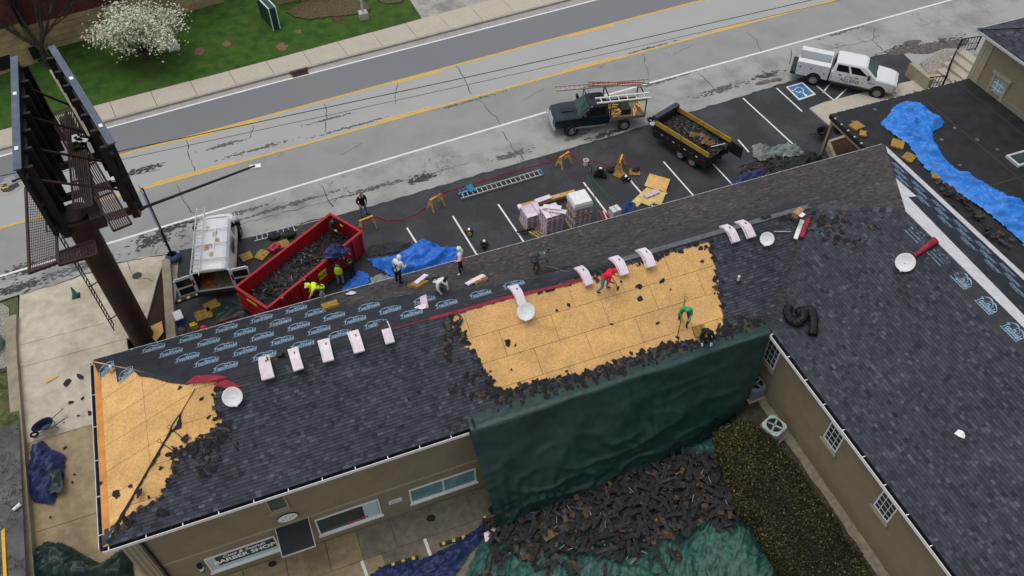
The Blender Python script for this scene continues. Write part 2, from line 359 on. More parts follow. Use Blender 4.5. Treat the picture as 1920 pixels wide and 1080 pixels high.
# side street/driveway apron opposite
struct(MB().poly3([P(x, y, .128) for x, y in [(795, 40), (766, -4), (700, -90), (830, -130), (925, 9)]]).build('driveway_apron', mat('concrete_apron', (.33, .31, .28), var=.12, scale=3, blotch=.7, bscale=.5, bcol=(.12, .11, .1))))
for x, y, r in ((373, 97, .35), (425, 83, .28), (528, 88, .4), (560, 60, .2)):
    struct(MB().prism(jag([(P(x, y, .12).x+r*cos(a)*1.0, P(x, y, .12).y+r*sin(a)*1.4) for a in [i*pi/6 for i in range(12)]], .12, .2), .11, .126).build('bare_soil', mat('bare_soil', (.17, .1, .055), var=.3, scale=10, rough=1)))
# ---------------------------------------------------------------- near lot (road level), raised block down to the yard
lot = [(-6.9, 27.2)]+[(-6.9, at_x(L_edge, -6.9).y)]+[(p.x, p.y) for p in [at_x(L_edge, x) for x in range(-4, 36, 3)]]+[(36.3, at_x(L_edge, 36.3).y)]+[(P(x, y).x, P(x, y).y) for x, y in ((1590, 122), (1640, 104), (1690, 97), (1712, 118), (1735, 150))]+[(42, 29), (33, 27.2)]
LOT = struct(MB().prism(lot, -3.35, 0.0).build('parking_lot', M_lot))
def line2(p1, p2, w, name='stall_line', m=M_pwhite, parent=LOT, z=.004, zz=0):
    a = P(*p1, zz); b = P(*p2, zz); d = (b-a).normalized(); nn = V((-d.y, d.x, 0))*w/2; up = V((0, 0, z))
    return MB().add([a-nn+up, b-nn+up, b+nn+up, a+nn+up], [(0, 1, 2, 3)] if (b-a).cross(nn).z > 0 else [(3, 2, 1, 0)]).build(name, m, parent)
for a, b in (((763, 427), (800, 486)), ((849, 405), (898, 484)), ((934, 383), (985, 458)), ((1094, 342), (1145, 408)), ((1168, 322), (1235, 400)), ((1244, 303), (1303, 370)), ((1330, 300), (1375, 348)), ((1393, 184), (1492, 275)), ((1456, 165), (1504, 209)), ((1528, 158), (1566, 190)), ((1556, 157), (1543, 174)), ((1588, 166), (1565, 188)), ((1384, 262), (1404, 285))):
    line2(a, b, .1)
# accessible bay symbol
hs0 = [(1475, 163), (1503, 155), (1528, 176), (1498, 186)]
MB().poly3([P(x, y, .004) for x, y in [(1473.5, 163), (1505, 154), (1530, 177), (1498, 188)]]).build('bay_symbol_border', M_pwhite, LOT)
MB().poly3([P(x, y, .008) for x, y in [(1477, 163.5), (1504, 156.5), (1525, 176), (1498.5, 185)]]).build('bay_symbol_panel', M_pblue, LOT)
bb = MB()
def ribbon(b, pts, w, z):
    for p, q in zip(pts, pts[1:]):
        d = (q-p); d.z = 0; d.normalize(); n_ = V((-d.y, d.x, 0))*w/2; e = d*w*.3
        b.add([p-n_-e, q-n_+e, q+n_+e, p+n_-e], [(0, 1, 2, 3)])
bc = P(1500, 171, .012)
hu = (P(1525, 176, .012)-P(1498, 186, .012)).normalized(); hv_ = (P(1476, 163, .012)-P(1498, 186, .012)).normalized()
def HP(u, v): return bc-hu*u-hv_*v
ribbon(bb, [HP(-.02+.3*cos(a), -.12+.3*sin(a)) for a in [radians(-250+i*25) for i in range(11)]], .09, 0)
ribbon(bb, [HP(-.12, .45), HP(-.1, .08), HP(.2, .06), HP(.33, -.3), HP(.45, -.3)], .1, 0)
bb.prism([(HP(-.13+.1*cos(a), .55+.1*sin(a)).x, HP(-.13+.1*cos(a), .55+.1*sin(a)).y) for a in [i*pi/5 for i in range(10)]], .011, .013)
bb.build('bay_symbol', M_pwhite, LOT)
# walk along the far part of the building, porch level
struct(MB().prism([(q.x, q.y) for q in (P(x, y) for x, y in [(1517, 205), (1544, 194), (1600, 180), (1730, 148), (1760, 175), (1640, 215), (1575, 250), (1548, 232)])], -.05, .1).build('porch_walk', M_conc))
# ---------------------------------------------------------------- driveway falling to the yard
ZC = -3.0
def dz(y): return 0.0 if y >= 32 else (ZC if y <= 17.5 else (y-32)/(32-17.5)*3.0)
def PD(px, py):
    z = 0
    for _ in range(30): z = .5*z+.5*dz(P(px, py, z).y)
    return P(px, py, z)
DR = struct(MB().bbox(-14.2, -9.0, 3, 12, ZC-.2, ZC-.02).build('driveway', M_drive2))
yj = [PD(100, 672).y, PD(110, 814).y, PD(130, 978).y]
XL = -14.2
def slab(x0, x1, y0, y1, m, name='concrete_slab'):
    b = MB(); k = max(1, int(abs(y1-y0)/.7)); t = .18
    for i in range(k):
        a = y0+(y1-y0)*i/k; c = y0+(y1-y0)*(i+1)/k
        b.add([(x0, a, dz(a)), (x1, a, dz(a)), (x1, c, dz(c)), (x0, c, dz(c)), (x0, a, dz(a)-t), (x1, a, dz(a)-t), (x1, c, dz(c)-t), (x0, c, dz(c)-t)], [(0, 1, 2, 3), (1, 5, 6, 2), (4, 0, 3, 7)]+([(0, 4, 5, 1)] if i == 0 else [])+([(3, 2, 6, 7)] if i == k-1 else []))
    return b.build(name, m, DR)
g_ = .012
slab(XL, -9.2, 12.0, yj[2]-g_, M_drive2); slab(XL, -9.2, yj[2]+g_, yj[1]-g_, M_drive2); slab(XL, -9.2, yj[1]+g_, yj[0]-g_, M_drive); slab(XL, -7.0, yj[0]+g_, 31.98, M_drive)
ap = [(-14.2, 32.0)]+[(p.x, p.y-.03) for p in [at_x(L_edge, x) for x in (-14.2, -13, -10, -8, -6.0)]]+[(-6.6, 32.0)]
MB().prism(ap, -.3, .002).build('concrete_slab', M_drive, DR)
crack([(175, 520), (210, 540), (222, 570)], .025, m=M_dark, parent=DR, z=.012); crack([(262, 522), (300, 530)], .025, m=M_dark, parent=DR, z=.012); crack([(234, 487), (248, 515)], .025, m=M_dark, parent=DR, z=.012)
# planting triangle beside the drive and its curb, the low wall next to it
struct(MB().prism([(q.x, q.y) for q in (P(x, y, .05) for x, y in [(301, 506), (290, 545), (280, 580), (268, 625), (262, 660), (330, 660)])], -3.3, .06).build('planting_bed', M_mulch))
cb = MB(); cpt = [P(x, y, .1) for x, y in [(302, 500), (292, 528), (284, 560), (275, 592), (262, 640)]]
for a, b in zip(cpt, cpt[1:]): cb.bar(a+V((0, 0, -.1)), b+V((0, 0, -.1)), .16, .34)
struct(cb.build('planting_kerb', M_conc))
# ---------------------------------------------------------------- yard level
yd = struct(MB().bbox(-9.3, 19.84, -12, 17.95, ZC-.3, ZC-.03).build('courtyard', M_court))
xj = [-9.2]+[P(x, y, ZC).x for x, y in ((454, 1062), (535, 1050), (610, 1020), (668, 998), (730, 975), (803, 948), (873, 925))]+[7.3, 9.4, 11.5, 13.6, 15.7, 17.8]
yA = 17.9; yB = P(784, 1014, ZC).y
for i in range(len(xj)-1):
    MB().bbox(xj[i]+.02, xj[i+1]-.02, yB+.02, yA, ZC-.2, ZC+random.uniform(-.004, .006)).build('concrete_slab', M_courtB if i < 4 else M_court, yd)
for i in range(6):
    MB().bbox(-9.2+i*4.6+.012, -9.2+(i+1)*4.6-.012, yB-5.5, yB-.012, ZC-.2, ZC-.012).build('concrete_slab', M_courtB if i < 2 else M_court, yd)
for a, b in (((678, 1052), (690, 1085)), ((796, 1010), (810, 1050)), ((908, 968), (918, 990))): line2(a, b, .14, parent=yd, zz=ZC, z=.004)
# bed under the hedge along the wing, held up above the yard
struct(MB().prism([(16.9, -12), (19.9, -12), (19.9, 18), (17.6, 18)], ZC-.2, -1.5).build('planting_bed', mat('bed_soil', (.05, .04, .028), var=.45, scale=5, bump=.7, blotch=.4, bscale=1.5, bcol=(.12, .1, .07))))
struct(MB().prism(jag([(19.35, -12), (19.84, -12), (19.84, 17.8), (19.4, 17.8)], .06, .5), -1.6, -1.47).build('splash_strip', mat('splash_strip', (.24, .21, .155), var=.2, scale=5, blotch=.5, bscale=2)))
# neighbour's asphalt on the left, verge and gravel
struct(MB().add([(-60, 37, -.02), (-14.3, 37, -.02), (-14.3, 27.5, -.45), (-60, 27.5, -.45)], [(3, 2, 1, 0)]).build('verge', mat('verge', (.07, .085, .03), var=.5, scale=3, blotch=.7, bscale=.5, bcol=(.12, .09, .05), bump=.9, rough=1)))
struct(MB().add([(-60, 27.5, -.45), (-14.3, 27.5, -.45), (-14.3, 5, -3.3), (-60, 5, -3.3)], [(3, 2, 1, 0)]).build('side_lane', crackmat('asphalt_side', (.075, .075, .075), cs=.5, width=.03, amount=.8, blotch=.8, bcol=(.16, .155, .15), bscale=.7)))
# ================================================================ MAIN BUILDING (long bar + wing, one hipped roof)
ZE = 3.1; MS = .46
X0, YF, YB = -9.73, 17.54, 26.83; YR = (YF+YB)/2; HB = (YB-YF)/2; ZR = ZE+MS*HB
XW, XE = 19.44, 32.84; HW = 7.4; XR = XW+HW; ZW = ZE+MS*HW; ME = (ZW-ZE)/(XE-XR); YWN = YB-HW; YS = -9.0
WALL_Y = YF+.4; WALL_X = XW+.4
M_stucco = mat('stucco', (.235, .195, .125), var=.07, scale=1.2, blotch=.25, bscale=.5, bcol=(.2, .165, .105), bump=.1)
M_stucco2 = mat('stucco_trim', (.33, .29, .2), var=.06, scale=2, bump=.05)
M_white = mat('white_trim', (.74, .74, .72), var=.05, scale=5, rough=.5)
M_alu = mat('aluminium', (.5, .51, .52), var=.1, scale=4, rough=.45, metal=.15)
M_black = mat('black_void', (.012, .012, .013), var=.2)
M_glass = mat('window_glass', (.03, .05, .05), rough=.06, var=.3, scale=.8, spec=.6)
M_glassT = mat('window_glass_teal', (.12, .27, .27), rough=.08, var=.35, scale=.7, spec=.6)
M_deck = mat('roof_deck', (.03, .025, .02), var=.2)
M_osb = None
def osbmat():
    m = mat('osb', (.62, .365, .135), var=.1, scale=1.1, objvar=.07, blotch=.35, bscale=.5, bcol=(.55, .33, .16))
    n = m.node_tree.nodes; l = m.node_tree.links; b = n['Principled BSDF']; old = b.inputs['Base Color'].links[0].from_socket
    g = n.new('ShaderNodeNewGeometry'); v = n.new('ShaderNodeTexVoronoi'); v.inputs['Scale'].default_value = 26; v.inputs['Randomness'].default_value = 1
    l.new(g.outputs['Position'], v.inputs['Vector'])
    hv = n.new('ShaderNodeHueSaturation'); r = n.new('ShaderNodeMapRange'); r.inputs[3].default_value = .8; r.inputs[4].default_value = 1.18
    sp = n.new('ShaderNodeSeparateColor'); l.new(v.outputs['Color'], sp.inputs[0]); l.new(sp.outputs[0], r.inputs[0]); l.new(r.outputs[0], hv.inputs['Value']); l.new(old, hv.inputs['Color']); l.new(hv.outputs[0], b.inputs['Base Color'])
    return m
M_osb = osbmat()
M_shOld = tintmat('shingle_slate', [(0, (.021, .022, .027)), (.35, (.038, .040, .050)), (.7, (.055, .059, .074)), (1, (.088, .094, .114))], big=.14)
M_shNew = tintmat('shingle_new', [(0, (.028, .025, .026)), (.4, (.05, .045, .046)), (.75, (.07, .062, .062)), (1, (.105, .092, .09))], big=.12)
M_felt = mat('underlayment', (.016, .019, .026), var=.25, scale=3, rough=.6, blotch=.3, bscale=.8, bcol=(.03, .034, .045), bump=.2)
M_print = mat('print_blue', (.22, .33, .43), var=.25, scale=10, rough=.7)
M_print2 = mat('print_faint', (.05, .07, .095), var=.3, scale=10, rough=.7)
M_feltWh = mat('underlayment_white', (.62, .63, .64), var=.1, scale=3, rough=.6)
M_tornfelt = mat('torn_felt', (.018, .017, .018), var=.4, scale=9, rough=.95)
M_brownfelt = mat('torn_felt_brown', (.07, .05, .035), var=.4, scale=9, rough=.95)
M_redfab = mat('red_fabric', (.28, .02, .04), var=.2, scale=5, rough=.7)
BLD = thing('main_building', 'L-shaped tan stucco building with half stripped shingle roof', 'building', (4, 22, ZC))
class Plane:
    def __init__(s, O, U, poly):                      # O origin on the eave, U along the eave; poly in metres (u, v)
        s.O = V(O); s.U = V(U).normalized(); s.poly = poly
    def setup(s, N): s.N = N; s.Vv = s.N.cross(s.U); return s
    def pt(s, u, v, w=0): return s.O+s.U*u+s.Vv*v+s.N*w
    def uv(s, p): d = V(p)-s.O; return (d.dot(s.U), d.dot(s.Vv))
    def px(s, x, y): return s.uv(onplane(x, y, s.O, s.N))
def mk(O, U, N, pts3):
    pl = Plane(O, U, None).setup(V(N).normalized()); pl.poly = [pl.uv(p) for p in pts3]; return pl
rW = V((X0+HB, YR, ZR)); rE = V((XW+HB, YR, ZR)); wN = V((XR, YWN, ZW)); wS = V((XR, YS, ZW))
cSW = V((X0, YF, ZE)); cNW = V((X0, YB, ZE)); cNE = V((XE, YB, ZE)); cVal = V((XW, YF, ZE)); wWS = V((XW, YS, ZE)); wES = V((XE, YS, ZE))
PL_S = mk(cSW, (1, 0, 0), (0, -MS, 1), [cSW, cVal, rE, rW])
PL_W = mk(cNW, (0, -1, 0), (-MS, 0, 1), [cNW, cSW, rW])
PL_N = mk(cNE, (-1, 0, 0), (0, MS, 1), [cNE, cNW, rW, rE, wN])
PL_WW = mk(cVal, (0, -1, 0), (-MS, 0, 1), [cVal, wWS, wS, wN, rE])
PL_E = mk(wES, (0, 1, 0), (ME, 0, 1), [wES, cNE, wN, wS])
rb = MB()
for pl, pts in ((PL_S, [cSW, cVal, rE, rW]), (PL_W, [cNW, cSW, rW]), (PL_N, [cNE, cNW, rW, rE, wN]), (PL_WW, [cVal, wWS, wS, wN, rE]), (PL_E, [wES, cNE, wN, wS])):
    rb.poly3([p+V((0, 0, -.03)) for p in pts], .16)
ROOF = rb.build('roof', M_deck, BLD, world=True)
def clip(poly, q):
    """clip polygon by convex polygon q (ccw)"""
    A = sum(q[i][0]*q[(i+1) % len(q)][1]-q[(i+1) % len(q)][0]*q[i][1] for i in range(len(q)))
    if A < 0: q = q[::-1]
    out = list(poly)
    for i in range(len(q)):
        a = q[i]; b = q[(i+1) % len(q)]; inp = out; out = []
        if not inp: return []
        sd_ = lambda p: (b[0]-a[0])*(p[1]-a[1])-(b[1]-a[1])*(p[0]-a[0])
        for j in range(len(inp)):
            p = inp[j]; r = inp[(j+1) % len(inp)]; dp = sd_(p); dr = sd_(r)
            if dp >= 0: out.append(p)
            if (dp >= 0) != (dr >= 0): t = dp/(dp-dr); out.append((p[0]+(r[0]-p[0])*t, p[1]+(r[1]-p[1])*t))
    return out
# ---- bare sheathing: outlines read off the photograph, laid on the roof planes
bare_S = [PL_S.px(*p) for p in [(842, 590), (1000, 546), (1180, 498), (1330, 452), (1338, 500), (1346, 545), (1360, 585), (1362, 612), (1325, 642), (1278, 640), (1225, 655), (1180, 672), (1110, 696), (1040, 712), (985, 722), (945, 738), (922, 722), (905, 690), (880, 652), (862, 628), (850, 606)]]
bare_S2 = [PL_S.px(*p) for p in [(410, 700), (432, 706), (398, 742), (404, 765), (418, 795), (372, 826), (326, 848), (332, 878), (316, 905), (298, 942), (262, 952), (228, 985), (200, 1025), (150, 1030), (150, 950), (280, 800), (380, 690)]]
bare_W = [PL_W.px(*p) for p in [(170, 660), (205, 980), (215, 975), (236, 955), (300, 890), (420, 700), (372, 700)]]
def in_bare_S(u, v): return inpoly((u, v), bare_S) or inpoly((u, v), bare_S2)
def panels(pl, bares, name='osb_panel', su=2.44, sv=1.22, flip=False):
    us = [p[0] for p in pl.poly]; vs = [p[1] for p in pl.poly]
    j = 0; v = .02
    while v < max(vs):
        u = min(us)-(1.22 if j % 2 else 0)
        while u < max(us):
            r = [(u+.008, v+.008), (u+su-.008, v+.008), (u+su-.008, v+sv-.008), (u+.008, v+sv-.008)]
            c = clip(r, pl.poly)
            if len(c) > 2:
                tst = [(u+su*a, v+sv*b) for a in (0, .25, .5, .75, 1) for b in (0, .5, 1)]
                if any(inpoly(t, q) for t in tst for q in bares):
                    b_ = MB(); b_.poly3([pl.pt(a, b, .0) for a, b in c], .012); b_.build(name, M_osb, ROOF)
            u += su
        v += sv; j += 1
panels(PL_S, [bare_S, bare_S2]); panels(PL_W, [PL_W.poly], su=1.22, sv=2.44)
eb0 = MB(); eb0.poly3([PL_W.pt(.05, .05, .004), PL_W.pt(9.2, .05, .004), PL_W.pt(8.8, .38, .004), PL_W.pt(.4, .38, .004)], .003, nrm=PL_W.N); eb0.build('edge_board', mat('edge_board', (.56, .24, .06), var=.12, scale=2), ROOF)
# ---- shingles
TABS = []      # (plane, u, v, w, tint, kind, dist)
def urange(poly, v):
    xs = []
    n = len(poly)
    for i in range(n):
        (x1, y1), (x2, y2) = poly[i], poly[(i+1) % n]
        if (y1 > v) != (y2 > v): xs.append(x1+(x2-x1)*(v-y1)/(y2-y1))
    xs.sort(); return xs
def shingles(pl, keep, expo=.143, seed=1, kind='old', wr=(.11, .27)):
    rnd = random.Random(seed); vmax = max(p[1] for p in pl.poly); v = 0.0; out = []
    while v < vmax-.05:
        xs = urange(pl.poly, min(v+expo*.5, vmax-.01))
        for a, b in zip(xs[::2], xs[1::2]):
            u = a
            while u < b-.02:
                w = min(rnd.uniform(*wr), b-u)
                t = min(1, max(0, rnd.gauss(.47, .17))) if rnd.random() < .88 else rnd.uniform(.1, 1)
                if keep(u+w/2, v+expo/2): out.append((u, v, w, t, rnd.uniform(0, .006)))
                u += w
        v += expo
    return out
def tabmesh(b, pl, u, v, w, t, j, expo=.143):
    g = .001; up = expo*1.25
    vs = [pl.pt(u+g, v, .034+j), pl.pt(u+w-g, v, .034+j), pl.pt(u+w-g, v+up, .012), pl.pt(u+g, v+up, .012), pl.pt(u+g, v, .014), pl.pt(u+w-g, v, .014)]
    b.ct = t; b.add(vs, [(0, 1, 2, 3), (4, 5, 1, 0), (4, 0, 3), (5, 2, 1)])
def near_edge(u, v, poly, d):
    for i in range(len(poly)):
        a = V(poly[i]); b = V(poly[(i+1) % len(poly)]); e = b-a; t = max(0, min(1, (V((u, v))-a).dot(e)/max(e.length_squared, 1e-9)))
        if (a+e*t-V((u, v))).length < d: return True
    return False
flapW = [PL_W.px(*p) for p in [(176, 680), (188, 707), (216, 688), (221, 717), (252, 696), (262, 706), (287, 709), (317, 718), (350, 722), (372, 717)]]
new_N = [PL_N.px(*p) for p in [(598, 566), (655, 572), (700, 566), (770, 553), (855, 546), (930, 536), (1020, 521), (1100, 502), (1180, 488), (1300, 452), (1480, 380), (1700, 400), (1720, 240), (1400, 300), (900, 470)]]
def jitter(f, a): return lambda u, v: f(u+random.uniform(-a, a), v+random.uniform(-a, a)*.4)
tS = shingles(PL_S, jitter(lambda u, v: not in_bare_S(u, v), .10), seed=3)
tWW = shingles(PL_WW, lambda u, v: v < 7.35 or u < 2.3, seed=4)
tN = shingles(PL_N, lambda u, v: inpoly((u, v), new_N), seed=5)
tW = shingles(PL_W, lambda u, v: (not inpoly((u, v), bare_W)) and v < .8 and u > 8.7, seed=6)
allold = [(PL_S,)+t for t in tS]+[(PL_WW,)+t for t in tWW]+[(PL_W,)+t for t in tW]
def seen(pl, u, v):
    q = pl.pt(u, v)-CAM; d = q.dot(FWD); x = 960+FPX*q.dot(RGT)/d; y = 540-FPX*q.dot(UPV)/d
    return d if (10 < x < 1910 and 10 < y < 1070) else 999
allold.sort(key=lambda t: seen(t[0], t[1], t[2]))
unit = []
for k in range(8):
    b = MB(); pl0 = Plane((0, 0, 0), (1, 0, 0), None).setup(V((0, 0, 1)))
    tabmesh(b, pl0, 0, 0, .25, (k+.5)/8, .002); unit.append(b.mesh('shingle', M_shOld, tint=True))
for pl, u, v, w, t, j in allold[:290]:
    o = inst('shingle', unit[min(7, int(t*8))], ROOF); M4 = Matrix((pl.U, pl.Vv, pl.N)).transposed().to_4x4(); M4.translation = pl.pt(u, v)
    o.matrix_basis = M4 @ Matrix.Diagonal((w/.25, 1, 1, 1))
b = MB()
for pl, u, v, w, t, j in allold[290:]: tabmesh(b, pl, u, v, w, t, j)
tag(b.build('shingle_field', M_shOld, ROOF, tint=True), 'weathered slate grey shingles left on the old roof', kind='stuff')
b = MB()
for u, v, w, t, j in tN: tabmesh(b, PL_N, u, v, w, t, j)
tag(b.build('new_shingle_field', M_shNew, ROOF, tint=True), 'newly laid brown grey shingles on the slope facing the road', kind='stuff')
# ---- torn felt along the bare edges and scraps lying on the sheathing
def scrap(pl, u, v, r, w=.02, th=.004, rnd=random, n=7, asp=1.0):
    a0 = rnd.uniform(0, 6.3); pts = []
    for i in range(n):
        a = i*2*pi/n; rr = r*rnd.uniform(.45, 1.15); x = rr*cos(a); y = rr*sin(a)*asp
        pts.append(pl.pt(u+x*cos(a0)-y*sin(a0), v+x*sin(a0)+y*cos(a0), w+rnd.uniform(0, .02)))
    c = sum(pts, V())/n+pl.N*.008
    return [c]+pts, [(0, i+1, (i+1) % n+1) for i in range(n)]
sv0 = sqrt(HB*HB+(MS*HB)**2)
fb = MB()
for poly, dens, sel in ((bare_S, 11, None), (bare_S2, 10, None)):
    n = len(poly)
    for i in range(n):
        a = V(poly[i]); b2 = V(poly[(i+1) % n]); L = (b2-a).length
        if (a.y+b2.y)/2 > 4.9: continue
        for k in range(int(L*dens)):
            p = a+(b2-a)*random.random()+V((random.gauss(0, .1), random.gauss(0, .1)))
            if 0 < p.y < 5.0 and p.x > p.y*HB/sv0+.02:
                fb.cm = 1 if random.random() < .12 else 0
                fb.add(*scrap(PL_S, p.x, p.y, random.uniform(.05, .2), w=.022, asp=random.uniform(.4, 1)))
fb.build('torn_felt', [M_tornfelt, M_brownfelt], ROOF)['kind'] = 'stuff'
# the strip of torn courses left above the hanging tarp
fb = MB(); eA = PL_S.px(930, 760); eB = PL_S.px(1440, 612)
for i in range(330):
    t = random.random(); u = eA[0]+(eB[0]-eA[0])*t; v = random.uniform(.25, .25+1.0*(1-.35*t))
    if inpoly((u, v), bare_S): continue
    fb.cm = random.choice((0, 0, 0, 0, 1)); fb.add(*scrap(PL_S, u, v, random.uniform(.08, .24), w=.04+random.uniform(0, .03), asp=random.uniform(.3, .9)))
fb.build('torn_felt', [M_tornfelt, M_brownfelt], ROOF)['kind'] = 'stuff'
# named scraps seen lying on the bare boards
for (x, y, r, pl) in [(1028, 541, .26, PL_S), (1198, 537, .17, PL_S), (1242, 527, .15, PL_S), (1200, 560, .13, PL_S), (952, 642, .17, PL_S), (966, 648, .07, PL_S), (1044, 582, .07, PL_S), (1066, 572, .09, PL_S), (1233, 606, .09, PL_S), (1147, 608, .08, PL_S), (1257, 543, .05, PL_S), (958, 693, .06, PL_S), (1164, 528, .07, PL_S), (1120, 690, .12, PL_S), (1005, 718, .22, PL_S), (1060, 712, .2, PL_S), (1316, 490, .12, PL_S), (385, 775, .0, PL_S), (262, 925, .2, PL_W), (246, 912, .12, PL_W), (378, 748, .1, PL_S), (392, 782, .1, PL_S), (317, 852, .12, PL_S), (302, 878, .1, PL_S), (338, 727, .13, PL_W), (220, 928, .24, PL_W), (330, 908, .12, PL_S), (248, 935, .08, PL_W), (190, 905, .1, PL_W), (975, 600, .0, PL_S)]:
    if r:
        u, v = pl.px(x, y); MB().add(*scrap(pl, u, v, r*1.25, w=.016, asp=random.uniform(.5, .9), n=9)).build('felt_scrap', M_tornfelt, ROOF)
# dark strip on the hip where the cap shingles were torn away
hp = [(425, 702), (402, 722), (380, 748), (356, 765), (340, 800), (318, 842), (292, 880), (262, 925), (240, 952)]
hs_ = (rW-cSW); hb = MB(); hw0 = V((1, -1, 0)).normalized()
hl0 = []; hr0 = []
for i in range(41):
    t = .06+.9*i/40; p = cSW+hs_*t+V((0, 0, .03)); w = max(.02, (.05+.17*abs(mnoise.noise(V((t*13, 1, 0))))+.14*max(0, mnoise.noise(V((t*6, 5, 0)))))*(1.1 if t < .8 else .3))
    hl0.append(p-hw0*w*.5-V((0, 0, w*.5*MS*.7))); hr0.append(p+hw0*w*random.uniform(.6, 1.5)-V((0, 0, w*MS*.7)))
for i in range(40): hb.add([hl0[i], hr0[i], hr0[i+1], hl0[i+1]], [(0, 1, 2, 3)])
hb.build('torn_hip_strip', M_tornfelt, ROOF)
# loose lumps of torn shingle on the roof next to the bare corner
fb = MB()
for (x, y, n, sx, sy) in [(395, 830, 26, 40, 14), (385, 865, 16, 34, 16), (375, 880, 10, 16, 14), (360, 845, 14, 40, 8), (420, 810, 10, 20, 18), (300, 960, 10, 20, 8), (235, 985, 14, 16, 20), (840, 640, 24, 12, 34), (885, 705, 12, 22, 18), (862, 620, 22, 16, 30), (890, 735, 16, 40, 10), (935, 740, 26, 36, 8), (1490, 425, 20, 22, 10), (1550, 415, 30, 46, 14), (1560, 440, 10, 30, 14), (1600, 450, 10, 30, 12), (1645, 425, 5, 10, 6), (1460, 410, 10, 30, 5)]:
    pl = PL_S if x < 1470 else PL_WW
    for k in range(n):
        u, v = pl.px(x+random.gauss(0, sx*.5), y+random.gauss(0, sy*.5)); fb.cm = 1 if random.random() < .22 else 0
        fb.add(*scrap(pl, u, v, random.uniform(.07, .24), w=.045+random.uniform(0, .05), asp=random.uniform(.25, .8), n=6))
fb.build('loose_shingle_scraps', [M_tornfelt, M_brownfelt], ROOF)['kind'] = 'stuff'
# ---- hip and ridge caps
def caps(a, b, name, m, w=.3, step=.16, tint=True):
    d = (b-a); L = d.length; d.normalize(); side = d.cross(V((0, 0, 1))).normalized(); mb = MB(); k = int(L/step)
    for i in range(k):
        p = a+d*(i*step); q = p+d*(step*1.3); t = random.random(); mb.ct = t; up = V((0, 0, 1)); dr = V((0, 0, -w*.5*MS*.75))
        j = .05+random.uniform(0, .01)
        mb.add([p+up*j, q+up*(j-.02), q+side*w/2+dr+up*(j-.02), p+side*w/2+dr+up*j, q-side*w/2+dr+up*(j-.02), p-side*w/2+dr+up*j], [(0, 1, 2, 3), (1, 0, 5, 4)])
    return mb.build(name, m, ROOF, tint=tint)
caps(cVal+(rE-cVal)*.0, cVal+(rE-cVal)*.02, 'valley_end', M_shOld)
vm = MB(); d_ = (rE-cVal)
for i in range(28):
    a = cVal+d_*(i/28); b2 = cVal+d_*((i+1.1)/28); s_ = V((1, -1, 0)).normalized()*.14; lift = V((0, 0, .055))
    vm.add([a-s_+lift+V((0, 0, .03)), a+s_+lift+V((0, 0, .03)), b2+s_+lift+V((0, 0, .03)), b2-s_+lift+V((0, 0, .03)), a+lift, b2+lift], [(0, 4, 5, 3), (4, 1, 2, 5)])
vm.build('valley_lining', mat('valley_lining', (.035, .036, .042), var=.3, scale=5), ROOF)
caps(rE, wN, 'hip_caps', M_shOld, w=.34, step=.28)
caps(cNE+V((0, 0, .0)), wN, 'hip_caps', M_shNew, w=.2)
rc = [onplane(1240, 481, PL_N.O, PL_N.N), V((XW+HB, YR, ZR))]
mb = MB(); a = V((13.6, YR, ZR)); mb.bar(a+V((0, .05, .04)), rE+V((0, .05, .04)), .26, .02); mb.build('ridge_flashing', mat('ridge_metal', (.10, .10, .11), rough=.5, var=.2), ROOF)
# ---- underlayment with printed lettering
M_t1 = text_mesh('TopShield', .40, M_print, offset=.012, shear=.15)
def logo_mesh():
    b = MB()
    def arc(x0, x1, h, w, y0):
        k = 10; pts = [V((x0+(x1-x0)*i/k, y0+h*sin(pi*(i/k)**.8), 0)) for i in range(k+1)]
        for i in range(k):
            t = w*(.25+sin(pi*(i+.5)/k)); b.add([pts[i], pts[i+1], pts[i+1]+V((0, t, 0)), pts[i]+V((0, t, 0))], [(0, 1, 2, 3)])
    arc(-.75, .45, .2, .05, .12); arc(-.2, .85, .17, .045, .12)
    b.add([(-.85, -.2, 0), (.8, -.2, 0), (.8, -.165, 0), (-.85, -.165, 0)], [(0, 1, 2, 3)])
    return b.mesh('printed_logo', M_print)
M_t2 = logo_mesh()
def join_meshes(a, b, name):
    bm = bmesh.new(); bm.from_mesh(a); bm.from_mesh(b); me = bpy.data.meshes.new(name); bm.to_mesh(me); bm.free(); me.materials.append(M_print); return me
LOGO = join_meshes(M_t1, M_t2, 'printed_logo')
def put_logo(pl, u, v, parent, w=.024, s=1.0, flip=True, rot=0):
    o = inst('printed_logo', LOGO, parent)
    sgn = -1 if flip else 1
    R = Matrix((pl.U*sgn, pl.Vv*sgn, pl.N)).transposed().to_4x4() @ Matrix.Rotation(rot, 4, 'Z'); R.translation = pl.pt(u, v, w)
    o.matrix_basis = R @ Matrix.Diagonal((s, s*1.75, s, 1)); return o
def felt_sheet(pl, poly, name, m, w=.016, world=True):
    b = MB(); b.poly3([pl.pt(u, v, w) for u, v in poly], .004, nrm=pl.N); return b.build(name, m, BLD, world=True)
LN = (cNE-cNW).length
sv = sqrt(HB*HB+(MS*HB)**2)
uW = LN; course = .98
j = 0; v = 0.0; off = 0
